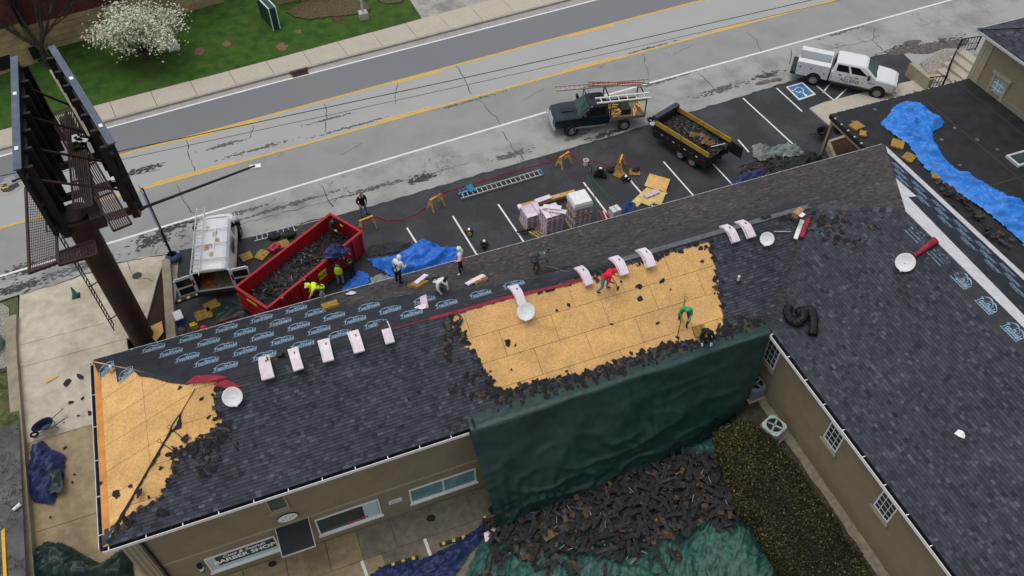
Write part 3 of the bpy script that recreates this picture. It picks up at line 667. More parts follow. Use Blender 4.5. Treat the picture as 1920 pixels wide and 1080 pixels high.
while v < sv-.05:
    v1 = min(v+course, sv+.02); 
    q = [(u, vv) for u, vv in [(LN-39.0*0-.02, v-.0), (6, v), (6, v1), (LN, v1)]]
    c = clip([(7.0, v), (LN+.0, v), (LN+.0, v1), (7.0, v1)], [(-1, -1), (LN, -1), (LN, 0), (LN-HB, sv+.03), (-1, sv+.03)])
    sh = felt_sheet(PL_N, c, 'underlayment', M_felt, w=.016+.003*j)
    for row, vo in ((0, .5),):
        u = LN-.9-(.8 if (row+j) % 2 else 0)-random.uniform(0, .15)
        while u > 10:
            uu, vv = u, v+vo
            if not inpoly((uu, vv-.2), new_N) and not inpoly((uu-.6, vv+.1), new_N) and uu < LN-.75-(vv*HB/sv) and vv < sv-.15:
                put_logo(PL_N, uu, vv, sh, w=.016+.003*j+.004, s=.62)
            u -= 1.6
    lb_ = MB()
    for k in range(90):
        u = random.uniform(10, LN-1); vv = v+random.uniform(.05, .93); ww = random.uniform(.15, .6)
        if inpoly((u, vv), new_N) or vv > sv-.05 or u+ww > LN-.3-(vv*HB/sv): continue
        lb_.add([PL_N.pt(u, vv, .0185+.003*j), PL_N.pt(u+ww, vv, .0185+.003*j), PL_N.pt(u+ww, vv+.018, .0185+.003*j), PL_N.pt(u, vv+.018, .0185+.003*j)], [(0, 1, 2, 3)])
    lb_.build('printed_ticks', M_print2, sh)['kind'] = 'stuff'
    v += course; j += 1
fl = felt_sheet(PL_W, flapW, 'underlayment', M_felt, w=.03)
put_logo(PL_W, *PL_W.px(200, 694), fl, w=.036, s=.55, flip=True, rot=-1.35); put_logo(PL_W, *PL_W.px(237, 703), fl, w=.036, s=.5, rot=-1.35)
# underlayment edge folded over the ridge with its red backing
eb = MB(); pts = [(700, 628), (760, 610), (805, 598), (860, 584), (915, 568), (960, 556), (1010, 545), (1060, 534), (1100, 521)]
for (xa, ya), (xb, yb) in zip(pts, pts[1:]):
    a = onplane(xa, ya, PL_S.O, PL_S.N)+PL_S.N*.04; c = onplane(xb, yb, PL_S.O, PL_S.N)+PL_S.N*.04
    eb.bar(a, c, .13 if xa > 790 else .03, .015, up=PL_S.N)
eb.build('red_underlayment_edge', M_redfab, ROOF)
for (x0_, x1_) in ((-4.4, 14.0),):
    q = [PL_S.uv((x0_, YR, ZR)), PL_S.uv((x1_, YR, ZR))]; dn = lambda t: .16+.12*mnoise.noise(V((t*6, 3, 0)))+.12*(t < .35)
    poly = [(q[0][0]+(q[1][0]-q[0][0])*i/24, q[0][1]+.01) for i in range(25)]+[(q[0][0]+(q[1][0]-q[0][0])*i/24, q[0][1]-max(.06, dn(i/24))) for i in range(24, -1, -1)]
    felt_sheet(PL_S, poly, 'underlayment', M_felt, w=.042)
rm = MB()
cl = [(348, 720), (365, 706), (400, 703), (430, 708), (415, 716), (390, 717)]
rm.poly3([onplane(x, y, PL_S.O, PL_S.N)+PL_S.N*(.05+.12*random.random()*(i % 2)) for i, (x, y) in enumerate(cl)], .01)
rm.poly3([onplane(x, y, PL_S.O, PL_S.N)+PL_S.N*.08 for x, y in [(400, 722), (425, 712), (455, 726), (420, 728)]], .01)
rm.build('red_underlayment_flap', M_redfab, ROOF)
# ---- east slope and upper west slope of the wing: dark underlayment with white starter strips
Le = PL_E.poly; LEv = sqrt((XE-XR)**2+(ZW-ZE)**2)
eu = felt_sheet(PL_E, PL_E.poly, 'underlayment', M_felt, w=.016)
felt_sheet(PL_E, clip([(-1, -.02), (60, -.02), (60, .85), (-1, .85)], PL_E.poly), 'white_starter_strip', M_feltWh, w=.026)
felt_sheet(PL_E, clip([PL_E.px(*p) for p in [(1679, 335), (1718, 369), (1702, 370), (1780, 450), (1960, 634), (2400, 1070), (2400, 1250), (1670, 400)]], PL_E.poly), 'white_starter_strip', M_feltWh, w=.03)
u = 1.2
while u < 36:
    for vv in (1.55, 2.3, 3.05):
        if inpoly((u, vv), PL_E.poly) and u < 35.5-vv: put_logo(PL_E, u+(.8 if vv > 2 and vv < 3 else 0), vv, eu, w=.022, s=.6, flip=False, rot=0)
    u += 1.6
LWv = sqrt(HW**2+(ZW-ZE)**2)
wu = felt_sheet(PL_WW, clip([(-9, 7.3), (60, 7.3), (60, LWv+.02), (-9, LWv+.02)], PL_WW.poly), 'underlayment', M_felt, w=.016)
u = -.5
while u < 27:
    put_logo(PL_WW, u, LWv-.42, wu, w=.022, s=.55, flip=False, rot=0); u += 1.5
tk = MB()
for k in range(260):
    u = random.uniform(0, 36); vv = random.choice((random.uniform(.05, .8), random.uniform(4.1, 5.6)))
    if inpoly((u, vv), PL_E.poly): tk.add([PL_E.pt(u, vv, .0335), PL_E.pt(u+random.uniform(.1, .4), vv, .0335), PL_E.pt(u+.2, vv+.02, .0335), PL_E.pt(u, vv+.02, .0335)], [(0, 1, 2, 3)])
tk.build('printed_ticks', mat('print_grey', (.33, .34, .35), var=.2), eu)['kind'] = 'stuff'
# ---- gutters, fascia, drip edges
def gutter(a, b, out, name, m_lip, w=.13, straps=True, sp=1.35):
    a = V(a); b = V(b); o_ = V(out); d = (b-a).normalized(); L = (b-a).length
    t = thing_part = MB()
    z = V((0, 0, -.05))
    t.bar(a+o_*.01+z+V((0, 0, -.11)), b+o_*.01+z+V((0, 0, -.11)), .02, .22)
    t.bar(a+o_*(w*.5+.02)+z+V((0, 0, -.15)), b+o_*(w*.5+.02)+z+V((0, 0, -.15)), w-.02, .01)
    g = t.build(name, M_black, BLD, world=True)
    l_ = MB(); l_.bar(a+o_*(w+.02)+z+V((0, 0, -.07)), b+o_*(w+.02)+z+V((0, 0, -.07)), .024, .17)
    l_.build('gutter_lip', m_lip, g)
    if straps:
        k = int(L/sp)
        for i in range(k+1):
            p = a+d*(.2+i*sp); MB().bar(p+z+V((0, 0, .02)), p+o_*(w+.03)+z+V((0, 0, .02)), .035, .01).build('gutter_strap', m_lip, g)
    return g
gutter(cSW, cVal, (0, -1, 0), 'gutter', M_white); gutter(cNW, cSW, (-1, 0, 0), 'gutter', M_alu, sp=1.7); gutter(cVal, wWS, (-1, 0, 0), 'gutter', M_white, w=.14)
gutter(cNE, cNW, (0, 1, 0), 'gutter', M_alu, w=.1, sp=1.1)
MB().bar(cNE+V((.03, 0, -.06)), wES+V((.03, 0, -.06)), .05, .14).build('fascia', M_stucco2, BLD, world=True)
MB().bar(cSW+V((.05, .1, -.03)), cSW+V((.05, YB-YF, -.03)), .1, .01).build('drip_edge', M_brownfelt, BLD, world=True)
# ---- walls
wb = MB()
wb.bbox(X0+.4, WALL_X+.2, WALL_Y, WALL_Y+.3, ZC-.3, ZE-.12)
wb.bbox(X0+.4, X0+.7, WALL_Y+.3, YB-.4, ZC-.3, ZE-.12)
wb.bbox(X0+.4, XE-.4, YB-.7, YB-.4, ZC-.3, ZE-.12)
wb.bbox(WALL_X, WALL_X+.3, YS+.3, WALL_Y+.0, ZC-.3, ZE-.12)
wb.bbox(XE-.7, XE-.4, YS+.3, YB-.7, ZC-.3, ZE-.12)
WALL = wb.build('wall', M_stucco, BLD, world=True)
sb = MB(); sb.bbox(X0+.05, XE-.05, YF+.05, YB-.05, ZE-.2, ZE-.13); sb.bbox(XW+.05, XE-.05, YS+.1, YF+.05, ZE-.2, ZE-.13); sb.build('soffit', M_stucco2, BLD, world=True)
zb = ony(490, 998, WALL_Y).z
MB().bbox(X0+.38, WALL_X, WALL_Y-.025, WALL_Y+.01, zb-.07, zb+.07).build('wall_band', M_stucco2, WALL)
# fluted corner pier
pm = MB(); pm.bbox(X0+.32, X0+.95, WALL_Y-.06, WALL_Y+.05, ZC, ZE-.2)
for i in range(3): pm.bbox(X0+.36+i*.2, X0+.46+i*.2, WALL_Y-.1, WALL_Y-.05, ZC, ZE-.2)
pm.build('corner_pier', M_stucco2, WALL)
MB().tube([(X0+1.1, WALL_Y-.08, ZE-.2), (X0+1.1, WALL_Y-.08, ZC+.1)], .06, 8).build('downpipe', M_black, BLD, world=True)
def window_y(px4, name, glass, frame_m, mull=1, grid=None, sill=True, fw=.07):
    """window in the wall facing the yard; px4 = left, right x pixels on the sill line and z range from pixels"""
    p0, p1, zt, zb_ = px4; x0, x1 = p0, p1
    f = MB(); y = WALL_Y
    f.bbox(x0, x1, y-.05, y+.02, zb_, zb_+fw); f.bbox(x0, x1, y-.05, y+.02, zt-fw, zt); f.bbox(x0, x0+fw, y-.05, y+.02, zb_+fw, zt-fw); f.bbox(x1-fw, x1, y-.05, y+.02, zb_+fw, zt-fw)
    for i in range(1, mull): xm = x0+(x1-x0)*i/mull; f.bbox(xm-.03, xm+.03, y-.045, y+.02, zb_+fw, zt-fw)
    w = f.build(name, frame_m, BLD, world=True)
    for i in range(mull):
        a = x0+(x1-x0)*i/mull+.03; c = x0+(x1-x0)*(i+1)/mull-.03
        MB().bbox(a, c, y-.022, y-.01, zb_+.03, zt-.03).build('pane', glass, w)
    if sill: MB().bbox(x0-.06, x1+.06, y-.14, y-.05, zb_-.06, zb_+.0).build('sill', frame_m, w)
    return w
def WY(x, y): return ony(x, y, WALL_Y)
wA = window_y((WY(388, 1058).x, WY(522, 1020).x, WY(508, 1006).z, WY(400, 1070).z), 'window', M_glass, M_white)
wB = window_y((WY(598, 998).x, WY(715, 958).x, WY(708, 935).z, WY(717, 962).z), 'window', M_glass, M_white)
wC = window_y((WY(770, 940).x, WY(893, 898).x, WY(767, 919).z, WY(772, 942).z), 'window', M_glassT, M_white, mull=2)
wD = window_y((WY(507, 962).x, WY(542, 948).x, WY(494, 936).z, WY(507, 960).z), 'window', M_glass, M_stucco2)
for w_, (a, c) in ((wA, (390, 520)), (wB, (600, 712))):
    x0_ = WY(a, 1030).x; 
x0_ = WY(388, 1058).x; x1_ = WY(522, 1020).x; zt_ = WY(508, 1006).z; zb_ = WY(400, 1070).z; cx = (x0_+x1_)/2; hgt = zt_-zb_
M_lett = mat('lettering_white', (.85, .85, .85), var=.02)
t1 = inst('lettering', text_mesh('BARBER SHOP', hgt*.33, M_lett, offset=.014), wA, (cx+.08, WALL_Y-.03, zb_+hgt*.48), (pi/2, 0, 0))
t2 = inst('lettering', text_mesh('Cutz & Sounds', hgt*.24, M_lett, shear=.4, offset=.008), wA, (cx+.1, WALL_Y-.028, zb_+hgt*.76), (pi/2, 0, 0))
M_blind = mat('blind', (.45, .56, .58), var=.05, rough=.3)
MB().bbox(x0_+.08, x1_-.1, WALL_Y-.026, WALL_Y-.023, zb_+.08, zb_+hgt*.24).build('blind', M_blind, wA)
MB().bbox(x0_+.08, x0_+.4, WALL_Y-.027, WALL_Y-.0235, zb_+.08, zt_-.1).build('blind', M_blind, wA)
xb0 = WY(598, 998).x; xb1 = WY(715, 958).x; zbt = WY(708, 935).z; zbb = WY(717, 962).z
MB().bbox(xb1-.75, xb1-.1, WALL_Y-.027, WALL_Y-.0235, zbb+.1, zbt-.1).build('blind', M_blind, wB)
inst('lettering', text_mesh('WALK-INS', .2, mat('lettering_red', (.7, .03, .12)), offset=.01), wB, (xb0+(xb1-xb0)*.62, WALL_Y-.03, zbb+.22), (pi/2, 0, 0))
cv = MB(); cl0 = [onplane(x, y, V((0, 16.6, -.2)), V((0, -.35, 1)).normalized()) for x, y in [(516, 992), (577, 971), (590, 1021), (530, 1041)]]
xa = WY(516, 991).x; xb_ = WY(578, 971).x
czt = WY(516, 991).z
can = MB(); can.add([(xa, WALL_Y, czt), (xb_, WALL_Y, czt), (xb_, WALL_Y-1.15, czt-.45), (xa, WALL_Y-1.15, czt-.45), (xa, WALL_Y, czt-.08), (xb_, WALL_Y, czt-.08), (xb_, WALL_Y-1.15, czt-.53), (xa, WALL_Y-1.15, czt-.53)], [(3, 2, 1, 0), (4, 5, 6, 7), (0, 1, 5, 4), (2, 3, 7, 6), (1, 2, 6, 5), (3, 0, 4, 7)])
co = can.build('door_canopy', mat('canopy_black', (.018, .02, .024), var=.1, rough=.7), BLD, world=True)
ed = MB()
for a, c in (((xa, WALL_Y, czt-.03), (xa, WALL_Y-1.15, czt-.48)), ((xb_, WALL_Y, czt-.03), (xb_, WALL_Y-1.15, czt-.48)), ((xa, WALL_Y-1.15, czt-.48), (xb_, WALL_Y-1.15, czt-.48))): ed.bar(a, c, .03, .1)
ed.build('canopy_edge', M_alu, co)
MB().bbox(xa+.15, xb_-.15, WALL_Y-.03, WALL_Y+.02, ZC, czt-.7).build('door', mat('door_dark', (.05, .04, .03)), BLD, world=True)
# windows of the wing, facing the yard
def window_x(yc, zt, zb_, w, name='window'):
    x = WALL_X; f = MB(); y0, y1 = yc-w/2, yc+w/2
    for a, c, d, e in ((y0, y1, zb_, zb_+.06), (y0, y1, zt-.06, zt), (y0, y0+.06, zb_+.06, zt-.06), (y1-.06, y1, zb_+.06, zt-.06)): f.bbox(x-.05, x+.02, a, c, d, e)
    o = f.build(name, M_white, BLD, world=True)
    MB().bbox(x-.02, x-.012, y0+.02, y1-.02, zb_+.02, zt-.02).build('pane', M_glass, o)
    g = MB()
    for i in (1, 2): g.bbox(x-.035, x-.024, y0+(y1-y0)*i/3-.014, y0+(y1-y0)*i/3+.014, zb_+.05, zt-.05)
    for i in (1, 2, 3): g.bbox(x-.036, x-.0245, y0+.05, y1-.05, zb_+(zt-zb_)*i/4-.014, zb_+(zt-zb_)*i/4+.014)
    g.build('glazing_bars', M_white, o)
    MB().bbox(x-.14, x-.052, y0-.1, y1+.1, zb_-.16, zb_-.03).build('sill', M_stucco2, o)
    return o
for top, bot, r_ in (((1562, 792), (1565, 846), (1583, 818)), ((1659, 921), (1662, 977), (1685, 951)), ((1447, 638), (1447, 690), (1463, 655))):
    a = onx(*top, WALL_X); b2 = onx(*bot, WALL_X); c = onx(*r_, WALL_X)
    window_x((a.y+c.y)/2, (a.z+c.z)/2, b2.z, max(.9, abs(c.y-a.y)))
# ================================================================ ANNEX, NEIGHBOURS, BILLBOARD, TREES
M_epdm = mat('rubber_membrane', (.014, .014, .016), var=.3, scale=1.5, rough=.7, blotch=.35, bscale=.9, bcol=(.035, .033, .034))
AN = thing('flat_roof_annex', 'low annex with black rubber flat roof beside the wing', 'building', (37, 20, 0))
ZF = 2.85; ax0, ax1, ay0, ay1 = 32.0, 42.3, -9, 30.55
MB().bbox(ax0, ax1, ay0, ay1, ZF-.28, ZF).build('roof', M_epdm, AN, world=True)
for a, b in (((1712, 170), (1925, 345)), ((1790, 150), (1930, 262))):
    p = P(*a, ZF); q = P(*b, ZF); p.x = (p.x+q.x)/2; q.x = p.x; q.y = -8
    MB().bar(p+V((0, 0, .002)), q+V((0, 0, .002)), .1, .008).build('membrane_seam', mat('seam', (.03, .03, .032), rough=.6), AN, world=True)
p = P(1580, 222, ZF); MB().bbox(ax0+.1, ax1, 22.0, 22.1, ZF, ZF+.006).build('membrane_seam', MATS['seam'], AN, world=True)
for i in range(16): MB().bbox(ax0+.3+i*.62, ax0+.42+i*.62, ay1-.02, ay1+.03, ZF-.1, ZF+.02).build('edge_clip', M_alu, AN, world=True)
for i in range(6): MB().bbox(ax0-.03, ax0+.08, ay1-.5-i*.62, ay1-.4-i*.62, ZF-.1, ZF+.02).build('edge_clip', M_alu, AN, world=True)
MB().bbox(ax0-.05, ax0-.002, 26.8, ay1-.01, ZF-.26, ZF-.03).build('fascia', M_black, AN, world=True)
MB().bbox(ax0-.01, ax1, ay1+.002, ay1+.05, ZF-.26, ZF-.03).build('fascia', M_black, AN, world=True)
MB().bbox(ax0+.05, ax0+.3, 27, ay1-.1, ZF-.5, ZF-.29).build('porch_beam', M_stucco2, AN, world=True)
MB().bbox(34.5, ax1-.05, ay0, 29.2, -.2, ZF-.29).build('wall', M_stucco, AN, world=True)
pb = P(1536, 292); pc = V((32.15, 30.3, 0))
MB().bbox(pc.x-.09, pc.x+.09, pc.y-.09, pc.y+.09, 0, ZF-.29).build('porch_post', M_stucco, AN, world=True)
sk = P(1912, 300, ZF); sky_ = MB().bbox(sk.x-.6, sk.x+.7, sk.y-.5, sk.y+.5, ZF, ZF+.14).build('skylight', M_alu, AN, world=True); MB().bbox(sk.x-.45, sk.x+.55, sk.y-.36, sk.y+.36, ZF+.141, ZF+.15).build('pane', M_glass, sky_)
for x, y in ((1765, 262), (1800, 310), (1832, 262), (1600, 228), (1640, 205), (1870, 280), (1790, 240)):
    q = P(x, y, ZF); MB().prism(jag([(q.x+.12*cos(a), q.y+.12*sin(a)) for a in [i*pi/3 for i in range(6)]], .05, .1), ZF, ZF+.004).build('membrane_scuff', mat('scuff', (.12, .12, .12), var=.3), AN, world=True)
# planter under the porch edge
PLN = thing('porch_planter', 'low tan walled planter with brown mulch under the porch corner', 'planter', P(1590, 280, 0))
qs = [P(x, y, .45) for x, y in [(1553, 265), (1594, 252), (1626, 282), (1570, 302)]]
wl = MB()
for a, b in zip(qs, qs[1:]+qs[:1]): wl.bar(a-V((0, 0, .22)), b-V((0, 0, .22)), .2, .46)
wl.build('rim', M_stucco2, PLN, world=True)
MB().prism([(q.x, q.y) for q in qs], 0, .38).build('mulch', mat('mulch_brown', (.06, .028, .015), var=.4, scale=8, bump=.8), PLN, world=True)
# ---- neighbour building upper right
NB = thing('side_building', 'tan stucco building with slate hip roof beyond the flat roof', 'building', (46, 25, 0))
nx = 42.35; ny = 30.7; nz = 6.0
MB().bbox(nx, nx+12, 12, ny, -.3, nz).build('wall', M_stucco, NB, world=True)
for k, (a, b) in enumerate(((0, .25), (.32, .5), (.56, .7))): MB().bbox(nx-.05+.0*k, nx+.01, ny-b-.02, ny-a+.03, -.3, nz-.05).build('corner_pilaster', M_stucco2, NB, world=True)
MB().bbox(nx-.06, nx+.01, 12, ny-.75, ZF, ZF+.3).build('base_course', mat('base_course', (.2, .19, .16), var=.1), NB, world=True)
e0 = V((nx-.55, ny+.5, nz)); e1 = V((nx-.55, 11, nz)); e2 = V((nx+13, 11, nz)); e3 = V((nx+13, ny+.5, nz)); r0 = V((nx+6.2, ny-6.3, nz+3)); r1 = V((nx+6.2, 17.7, nz+3))
nr = MB(); nr.poly3([e0, e1, r1, r0], .12); nr.poly3([e0, e3, r0], .12); nr.poly3([e3, e2, r1, r0], .12); nr.poly3([e1, e2, r1], .12)
NR = nr.build('roof', M_deck, NB, world=True)
NPL = mk(e0, e1-e0, (e1-e0).cross(r0-e0) if (e1-e0).cross(r0-e0).z > 0 else (r0-e0).cross(e1-e0), [e0, e1, r1, r0]); b = MB()
for pl_, pts_ in ((NPL, None), (mk(e3, e0-e3, (e0-e3).cross(r0-e3) if (e0-e3).cross(r0-e3).z > 0 else (r0-e3).cross(e0-e3), [e3, e0, r0]), None)):
    for u, v, w, t, j in shingles(pl_, lambda u, v: True, seed=9): tabmesh(b, pl_, u, v, w, t, j)
tag(b.build('shingle_field', M_shOld, NR, tint=True), 'slate grey shingles of the hip roof', kind='stuff')
hl = MB(); hl.bar(e0+V((0, 0, .05)), r0+V((0, 0, .05)), .26, .02); hl.build('hip_caps', mat('hip_cap', (.055, .06, .075), var=.3, scale=6), NR)
MB().bar(e0+V((-.04, .02, -.04)), e1+V((-.04, 0, -.04)), .06, .14).build('gutter', M_alu, NB, world=True); MB().bar(e0+V((0, .04, -.04)), e3+V((0, .04, -.04)), .06, .14).build('gutter', M_alu, NB, world=True)
wc = onx(1868, 168, nx-.04); f = MB()
f.bbox(nx-.07, nx+.0, wc.y-.62, wc.y+.62, wc.z-.85, wc.z-.68); f.bbox(nx-.07, nx, wc.y-.62, wc.y+.62, wc.z+.68, wc.z+.82); f.bbox(nx-.07, nx, wc.y-.62, wc.y-.45, wc.z-.68, wc.z+.68); f.bbox(nx-.07, nx, wc.y+.45, wc.y+.62, wc.z-.68, wc.z+.68)
wo = f.build('window', M_stucco2, NB, world=True); MB().bbox(nx-.16, nx-.001, wc.y-.72, wc.y+.72, wc.z+.83, wc.z+.98).build('cornice', M_stucco2, wo)
MB().bbox(nx-.02, nx-.008, wc.y-.44, wc.y+.44, wc.z-.67, wc.z+.67).build('pane', mat('pane_pale', (.25, .33, .36), rough=.1, var=.2), wo)
g = MB()
for i in (1, 2): g.bbox(nx-.035, nx-.021, wc.y-.44+.293*i-.014, wc.y-.44+.293*i+.014, wc.z-.67, wc.z+.67)
for i in range(5): g.bbox(nx-.036, nx-.0215, wc.y-.44, wc.y+.44, wc.z-.67+.335*i-.016, wc.z-.67+.335*i+.016)
g.build('glazing_bars', M_white, wo)
# entry stair with railings, ramp wall
ST = thing('entry_stair', 'concrete steps with black metal railings beside the slate roofed building', 'stairs', (45, 33, 0))
for i in range(5): MB().bbox(44.0+i*.7, 44.7+i*.7, 31.2, 34.6+i*.3, -.1, -.02+.17*i+.1).build('step', M_conc, ST, world=True)
def railing(pts, h, n, parent, name='railing'):
    b = MB()
    for a, c in zip(pts, pts[1:]):
        a = V(a); c = V(c); up = V((0, 0, h)); b.bar(a+up, c+up, .06, .05); b.bar(a+up*.12, c+up*.12, .04, .04); b.bar(a+up*.55, c+up*.55, .035, .035)
        k = max(2, int((c-a).length/.22))
        for i in range(k+1): p = a+(c-a)*(i/k); b.bar(p, p+up, .07 if i in (0, k) else .03)
    return b.build(name, M_black, parent, world=True)
railing([(42.64, 33.47, 0), (43.76, 33.24, 0)], 1.0, 8, ST); railing([(43.8, 33.24, 0), (45.4, 34.6, .1)], 1.05, 8, ST); railing([(45.5, 34.7, .3), (47.1, 35.9, .4)], 1.1, 8, ST); railing([(47.15, 35.88, .4), (48.6, 35.7, .4)], 1.1, 8, ST)
tag(MB().bbox(42.5, 42.85, 33.3, 35.4, -.1, .95).build('ramp_wall', M_stucco2), 'short thick tan wall beside the entry stair', 'wall')
struct(MB().poly3([P(x, y, .03) for x, y in [(1725, 118), (1760, 160), (1800, 140), (1800, 95), (1770, 92)]]).build('gravel_patch', M_gravel))
for k_, (x, y, r) in enumerate(((1690, 95, .7), (1740, 90, 1.0), (1790, 82, .8), (1710, 80, .5), (1430, 155, .4), (1455, 150, .3))):
    q = P(x, y); struct(MB().prism(jag([(q.x+r*1.6*cos(a), q.y+r*.6*sin(a)) for a in [i*pi/7 for i in range(14)]], .06, .3), .0, .005+.003*k_).build('dirt_patch', mat('road_dirt', (.1, .09, .08), var=.4, scale=4)))
struct(MB().poly3([(34, 27.0, -.009), (120, 27.0, -.009), (120, at_x(L_edge, 99).y+2, -.009), (60, at_x(L_edge, 60).y+2, -.009), (34, at_x(L_edge, 34).y+2, -.009)]).build('side_pavement', M_shoul))
# ---- brick building across the road
M_brick = mat('brick', (.10, .02, .014), var=.3, scale=1.2, rough=.9)
nn_ = M_brick.node_tree.nodes; ll_ = M_brick.node_tree.links
bt = nn_.new('ShaderNodeTexBrick'); bt.inputs['Color1'].default_value = (.13, .026, .018, 1); bt.inputs['Color2'].default_value = (.08, .016, .012, 1); bt.inputs['Mortar'].default_value = (.10, .055, .045, 1); bt.inputs['Scale'].default_value = 4.2; bt.inputs['Mortar Size'].default_value = .025
mp = nn_.new('ShaderNodeMapping'); mp.inputs['Rotation'].default_value = (pi/2, 0, 0); gm = nn_.new('ShaderNodeNewGeometry'); ll_.new(gm.outputs['Position'], mp.inputs[0]); ll_.new(mp.outputs[0], bt.inputs['Vector']); ll_.new(bt.outputs[0], nn_['Principled BSDF'].inputs['Base Color'])
M_lime = mat('limestone_block', (.36, .27, .14), var=.14, scale=.9, objvar=.12, bump=.2)
BB = thing('brick_building', 'red brick building with tan stone base behind the lawn', 'building', P(100, 80, .1))
def face_block(p0, p1, hbase, htop, depth, z0=.1):
    a = P(*p0, z0); c = P(*p1, z0); d = (c-a).normalized(); n_ = V((d.y, -d.x, 0)); L = (c-a).length
    if n_.y > 0: n_ = -n_
    mb = MB(); base = [a, c, c-n_*depth, a-n_*depth]
    mb.prism([(q.x, q.y) for q in base], z0+hbase, z0+htop); mb.build('brick_wall', M_brick, BB, world=True)
    mb = MB(); base2 = [a+n_*.0, c+n_*.0, c-n_*depth, a-n_*depth]; mb.prism([(q.x, q.y) for q in base2], z0-.3, z0+hbase-.002); mb.build('stone_base', mat('stone_joint', (.2, .15, .08)), BB, world=True)
    # stone blocks laid proud in courses
    k = 0; z = z0
    while z < z0+hbase-.1:
        hh = .42; u = -.0-(.45 if k % 2 else 0)
        while u < L:
            u0 = max(0, u+.008); u1 = min(L, u+.9-.008)
            if u1-u0 > .05:
                m_ = a+d*((u0+u1)/2)+n_*.03; q = MB(); M3 = Matrix((d, -n_, V((0, 0, 1)))).transposed(); q.box(m_+V((0, 0, z-z0+hh/2)), (u1-u0, .06+random.uniform(0, .015), min(hh, z0+hbase-z)-.02), M3); q.build('stone_block', M_lime, BB, world=True)
            u += .9
        z += hh; k += 1
    return a, d, n_
a1, d1, n1 = face_block((50, 104), (421, 3), 2.05, 9, 9)
a2, d2, n2 = face_block((-90, 170), (72, 116), 3.0, 9, 12)
for (x, y, w_, h_) in ((12, 125, .95, .95), (74, 104, .95, .95)):
    q = onplane(x, y, a2+n2*.08, n2); M3 = Matrix((d2, -n2, V((0, 0, 1)))).transposed()
    wi = MB().box(q+V((0, 0, .3)), (w_+.16, .06, h_+.1), M3).build('window', M_lime, BB, world=True); MB().box(q+V((0, 0, .3))+n2*.035, (w_, .02, h_), M3).build('pane', M_black, wi)
MB().box(P(545, 2, .4)+V((0, 1.2, .6)), (2.2, 1.6, 2.2), Matrix.Rotation(.07, 3, 'Z')).build('stone_base', M_lime, BB, world=True)
MB().box(P(600, -4, .4)+V((0, 1.2, .3)), (2.8, 1.2, 1.6), Matrix.Rotation(.07, 3, 'Z')).build('stone_base', M_lime, BB, world=True)
# ---- green sign slab, lamp base, meter box on the lawn
SG = thing('monument_sign', 'tall narrow dark green sign slab with white edges on the lawn', 'sign', P(519, 56, .12))
c0 = P(513, 57, .12); c1 = P(525.5, 53, .12); dd = (c1-c0); wd = dd.length; dd.normalize(); back = V((-.25, .97, 0)); hh = ony(506.5, 17, c0.y).z-.12
mb = MB(); ft = [c0, c1, c1+back*2.2, c0+back*2.2]; mb.prism([(q.x, q.y) for q in ft], .1, .12+hh); mb.build('panel', mat('sign_green', (.012, .05, .045), rough=.5, var=.1), SG, world=True)
eg = MB()
for q in (c0, c1): eg.bar(q+V((0, -.03, 0)), q+V((0, -.03, hh+.06)), .07, .07); eg.bar(q+V((0, -.03, hh+.04)), q+back*2.2+V((0, 0, hh+.04)), .07, .07)
eg.build('white_edge', M_white, SG, world=True)
LP = thing('lamp_post', 'grey lamp post on square concrete foot on the lawn', 'lamp post', P(682, 34, .12))
q = P(682, 34, .12); MB().bbox(q.x-.32, q.x+.32, q.y-.32, q.y+.32, .1, .62).build('foot', M_conc, LP, world=True); MB().tube([q+V((0, 0, .6)), q+V((0, 0, 7.5))], .1, 10, r2=.07).build('post', M_alu, LP, world=True)
MB().bbox(q.x-.2, q.x+.2, q.y-.2, q.y+.2, .62, .66).build('base_plate', M_alu, LP, world=True); MB().box(q+V((0, -.7, 7.5)), (.35, 1.2, .15)).build('lamp_head', M_alu, LP, world=True)
q = P(328, 92, .12); MBX = thing('meter_box', 'small pale utility box standing on the grass near the flowering tree', 'utility box', q)
MB().bbox(-.3, .3, -.2, .2, 0, .5).build('cabinet', M_white, MBX); MB().bbox(-.36, .36, -.26, .26, -.05, .08).build('foot', M_conc, MBX); MB().tube([(-.2, .1, .4), (-.2, .1, 1.2)], .04, 6).build('pipe', M_alu, MBX)
q = P(633, 36, .12); tag(MB().lathe([(0.0, 0), (.42, 0), (.42, .02), (.36, .035), (0.0, .035)], q, 18).build('lawn_drain_cover', mat('rust_iron', (.07, .035, .02), var=.3, scale=6)), 'round rusty drain cover sunk in the lawn', 'drain cover')
GR = thing('storm_drain', 'rusty storm drain grate at the foot of the kerb', 'drain', P(563, 138, 0))
q = P(563, 139, 0); d = (L_kerb[3]-L_kerb[2]).normalized(); n_ = V((-d.y, d.x, 0)); M3 = Matrix((d, n_, V((0, 0, 1)))).transposed()
MB().box(q+V((0, 0, .003)), (1.15, .46, .01), M3).build('frame', MATS['rust_iron'], GR, world=True)
for i in range(12): MB().box(q+d*(-.5+i*.09)+V((0, 0, .014)), (.035, .4, .014), M3).build('bar', M_black, GR, world=True)
MB().box(q+n_*.3+V((0, 0, .13)), (1.3, .2, .04), M3).build('inlet_hood', MATS['rust_iron'], GR, world=True)
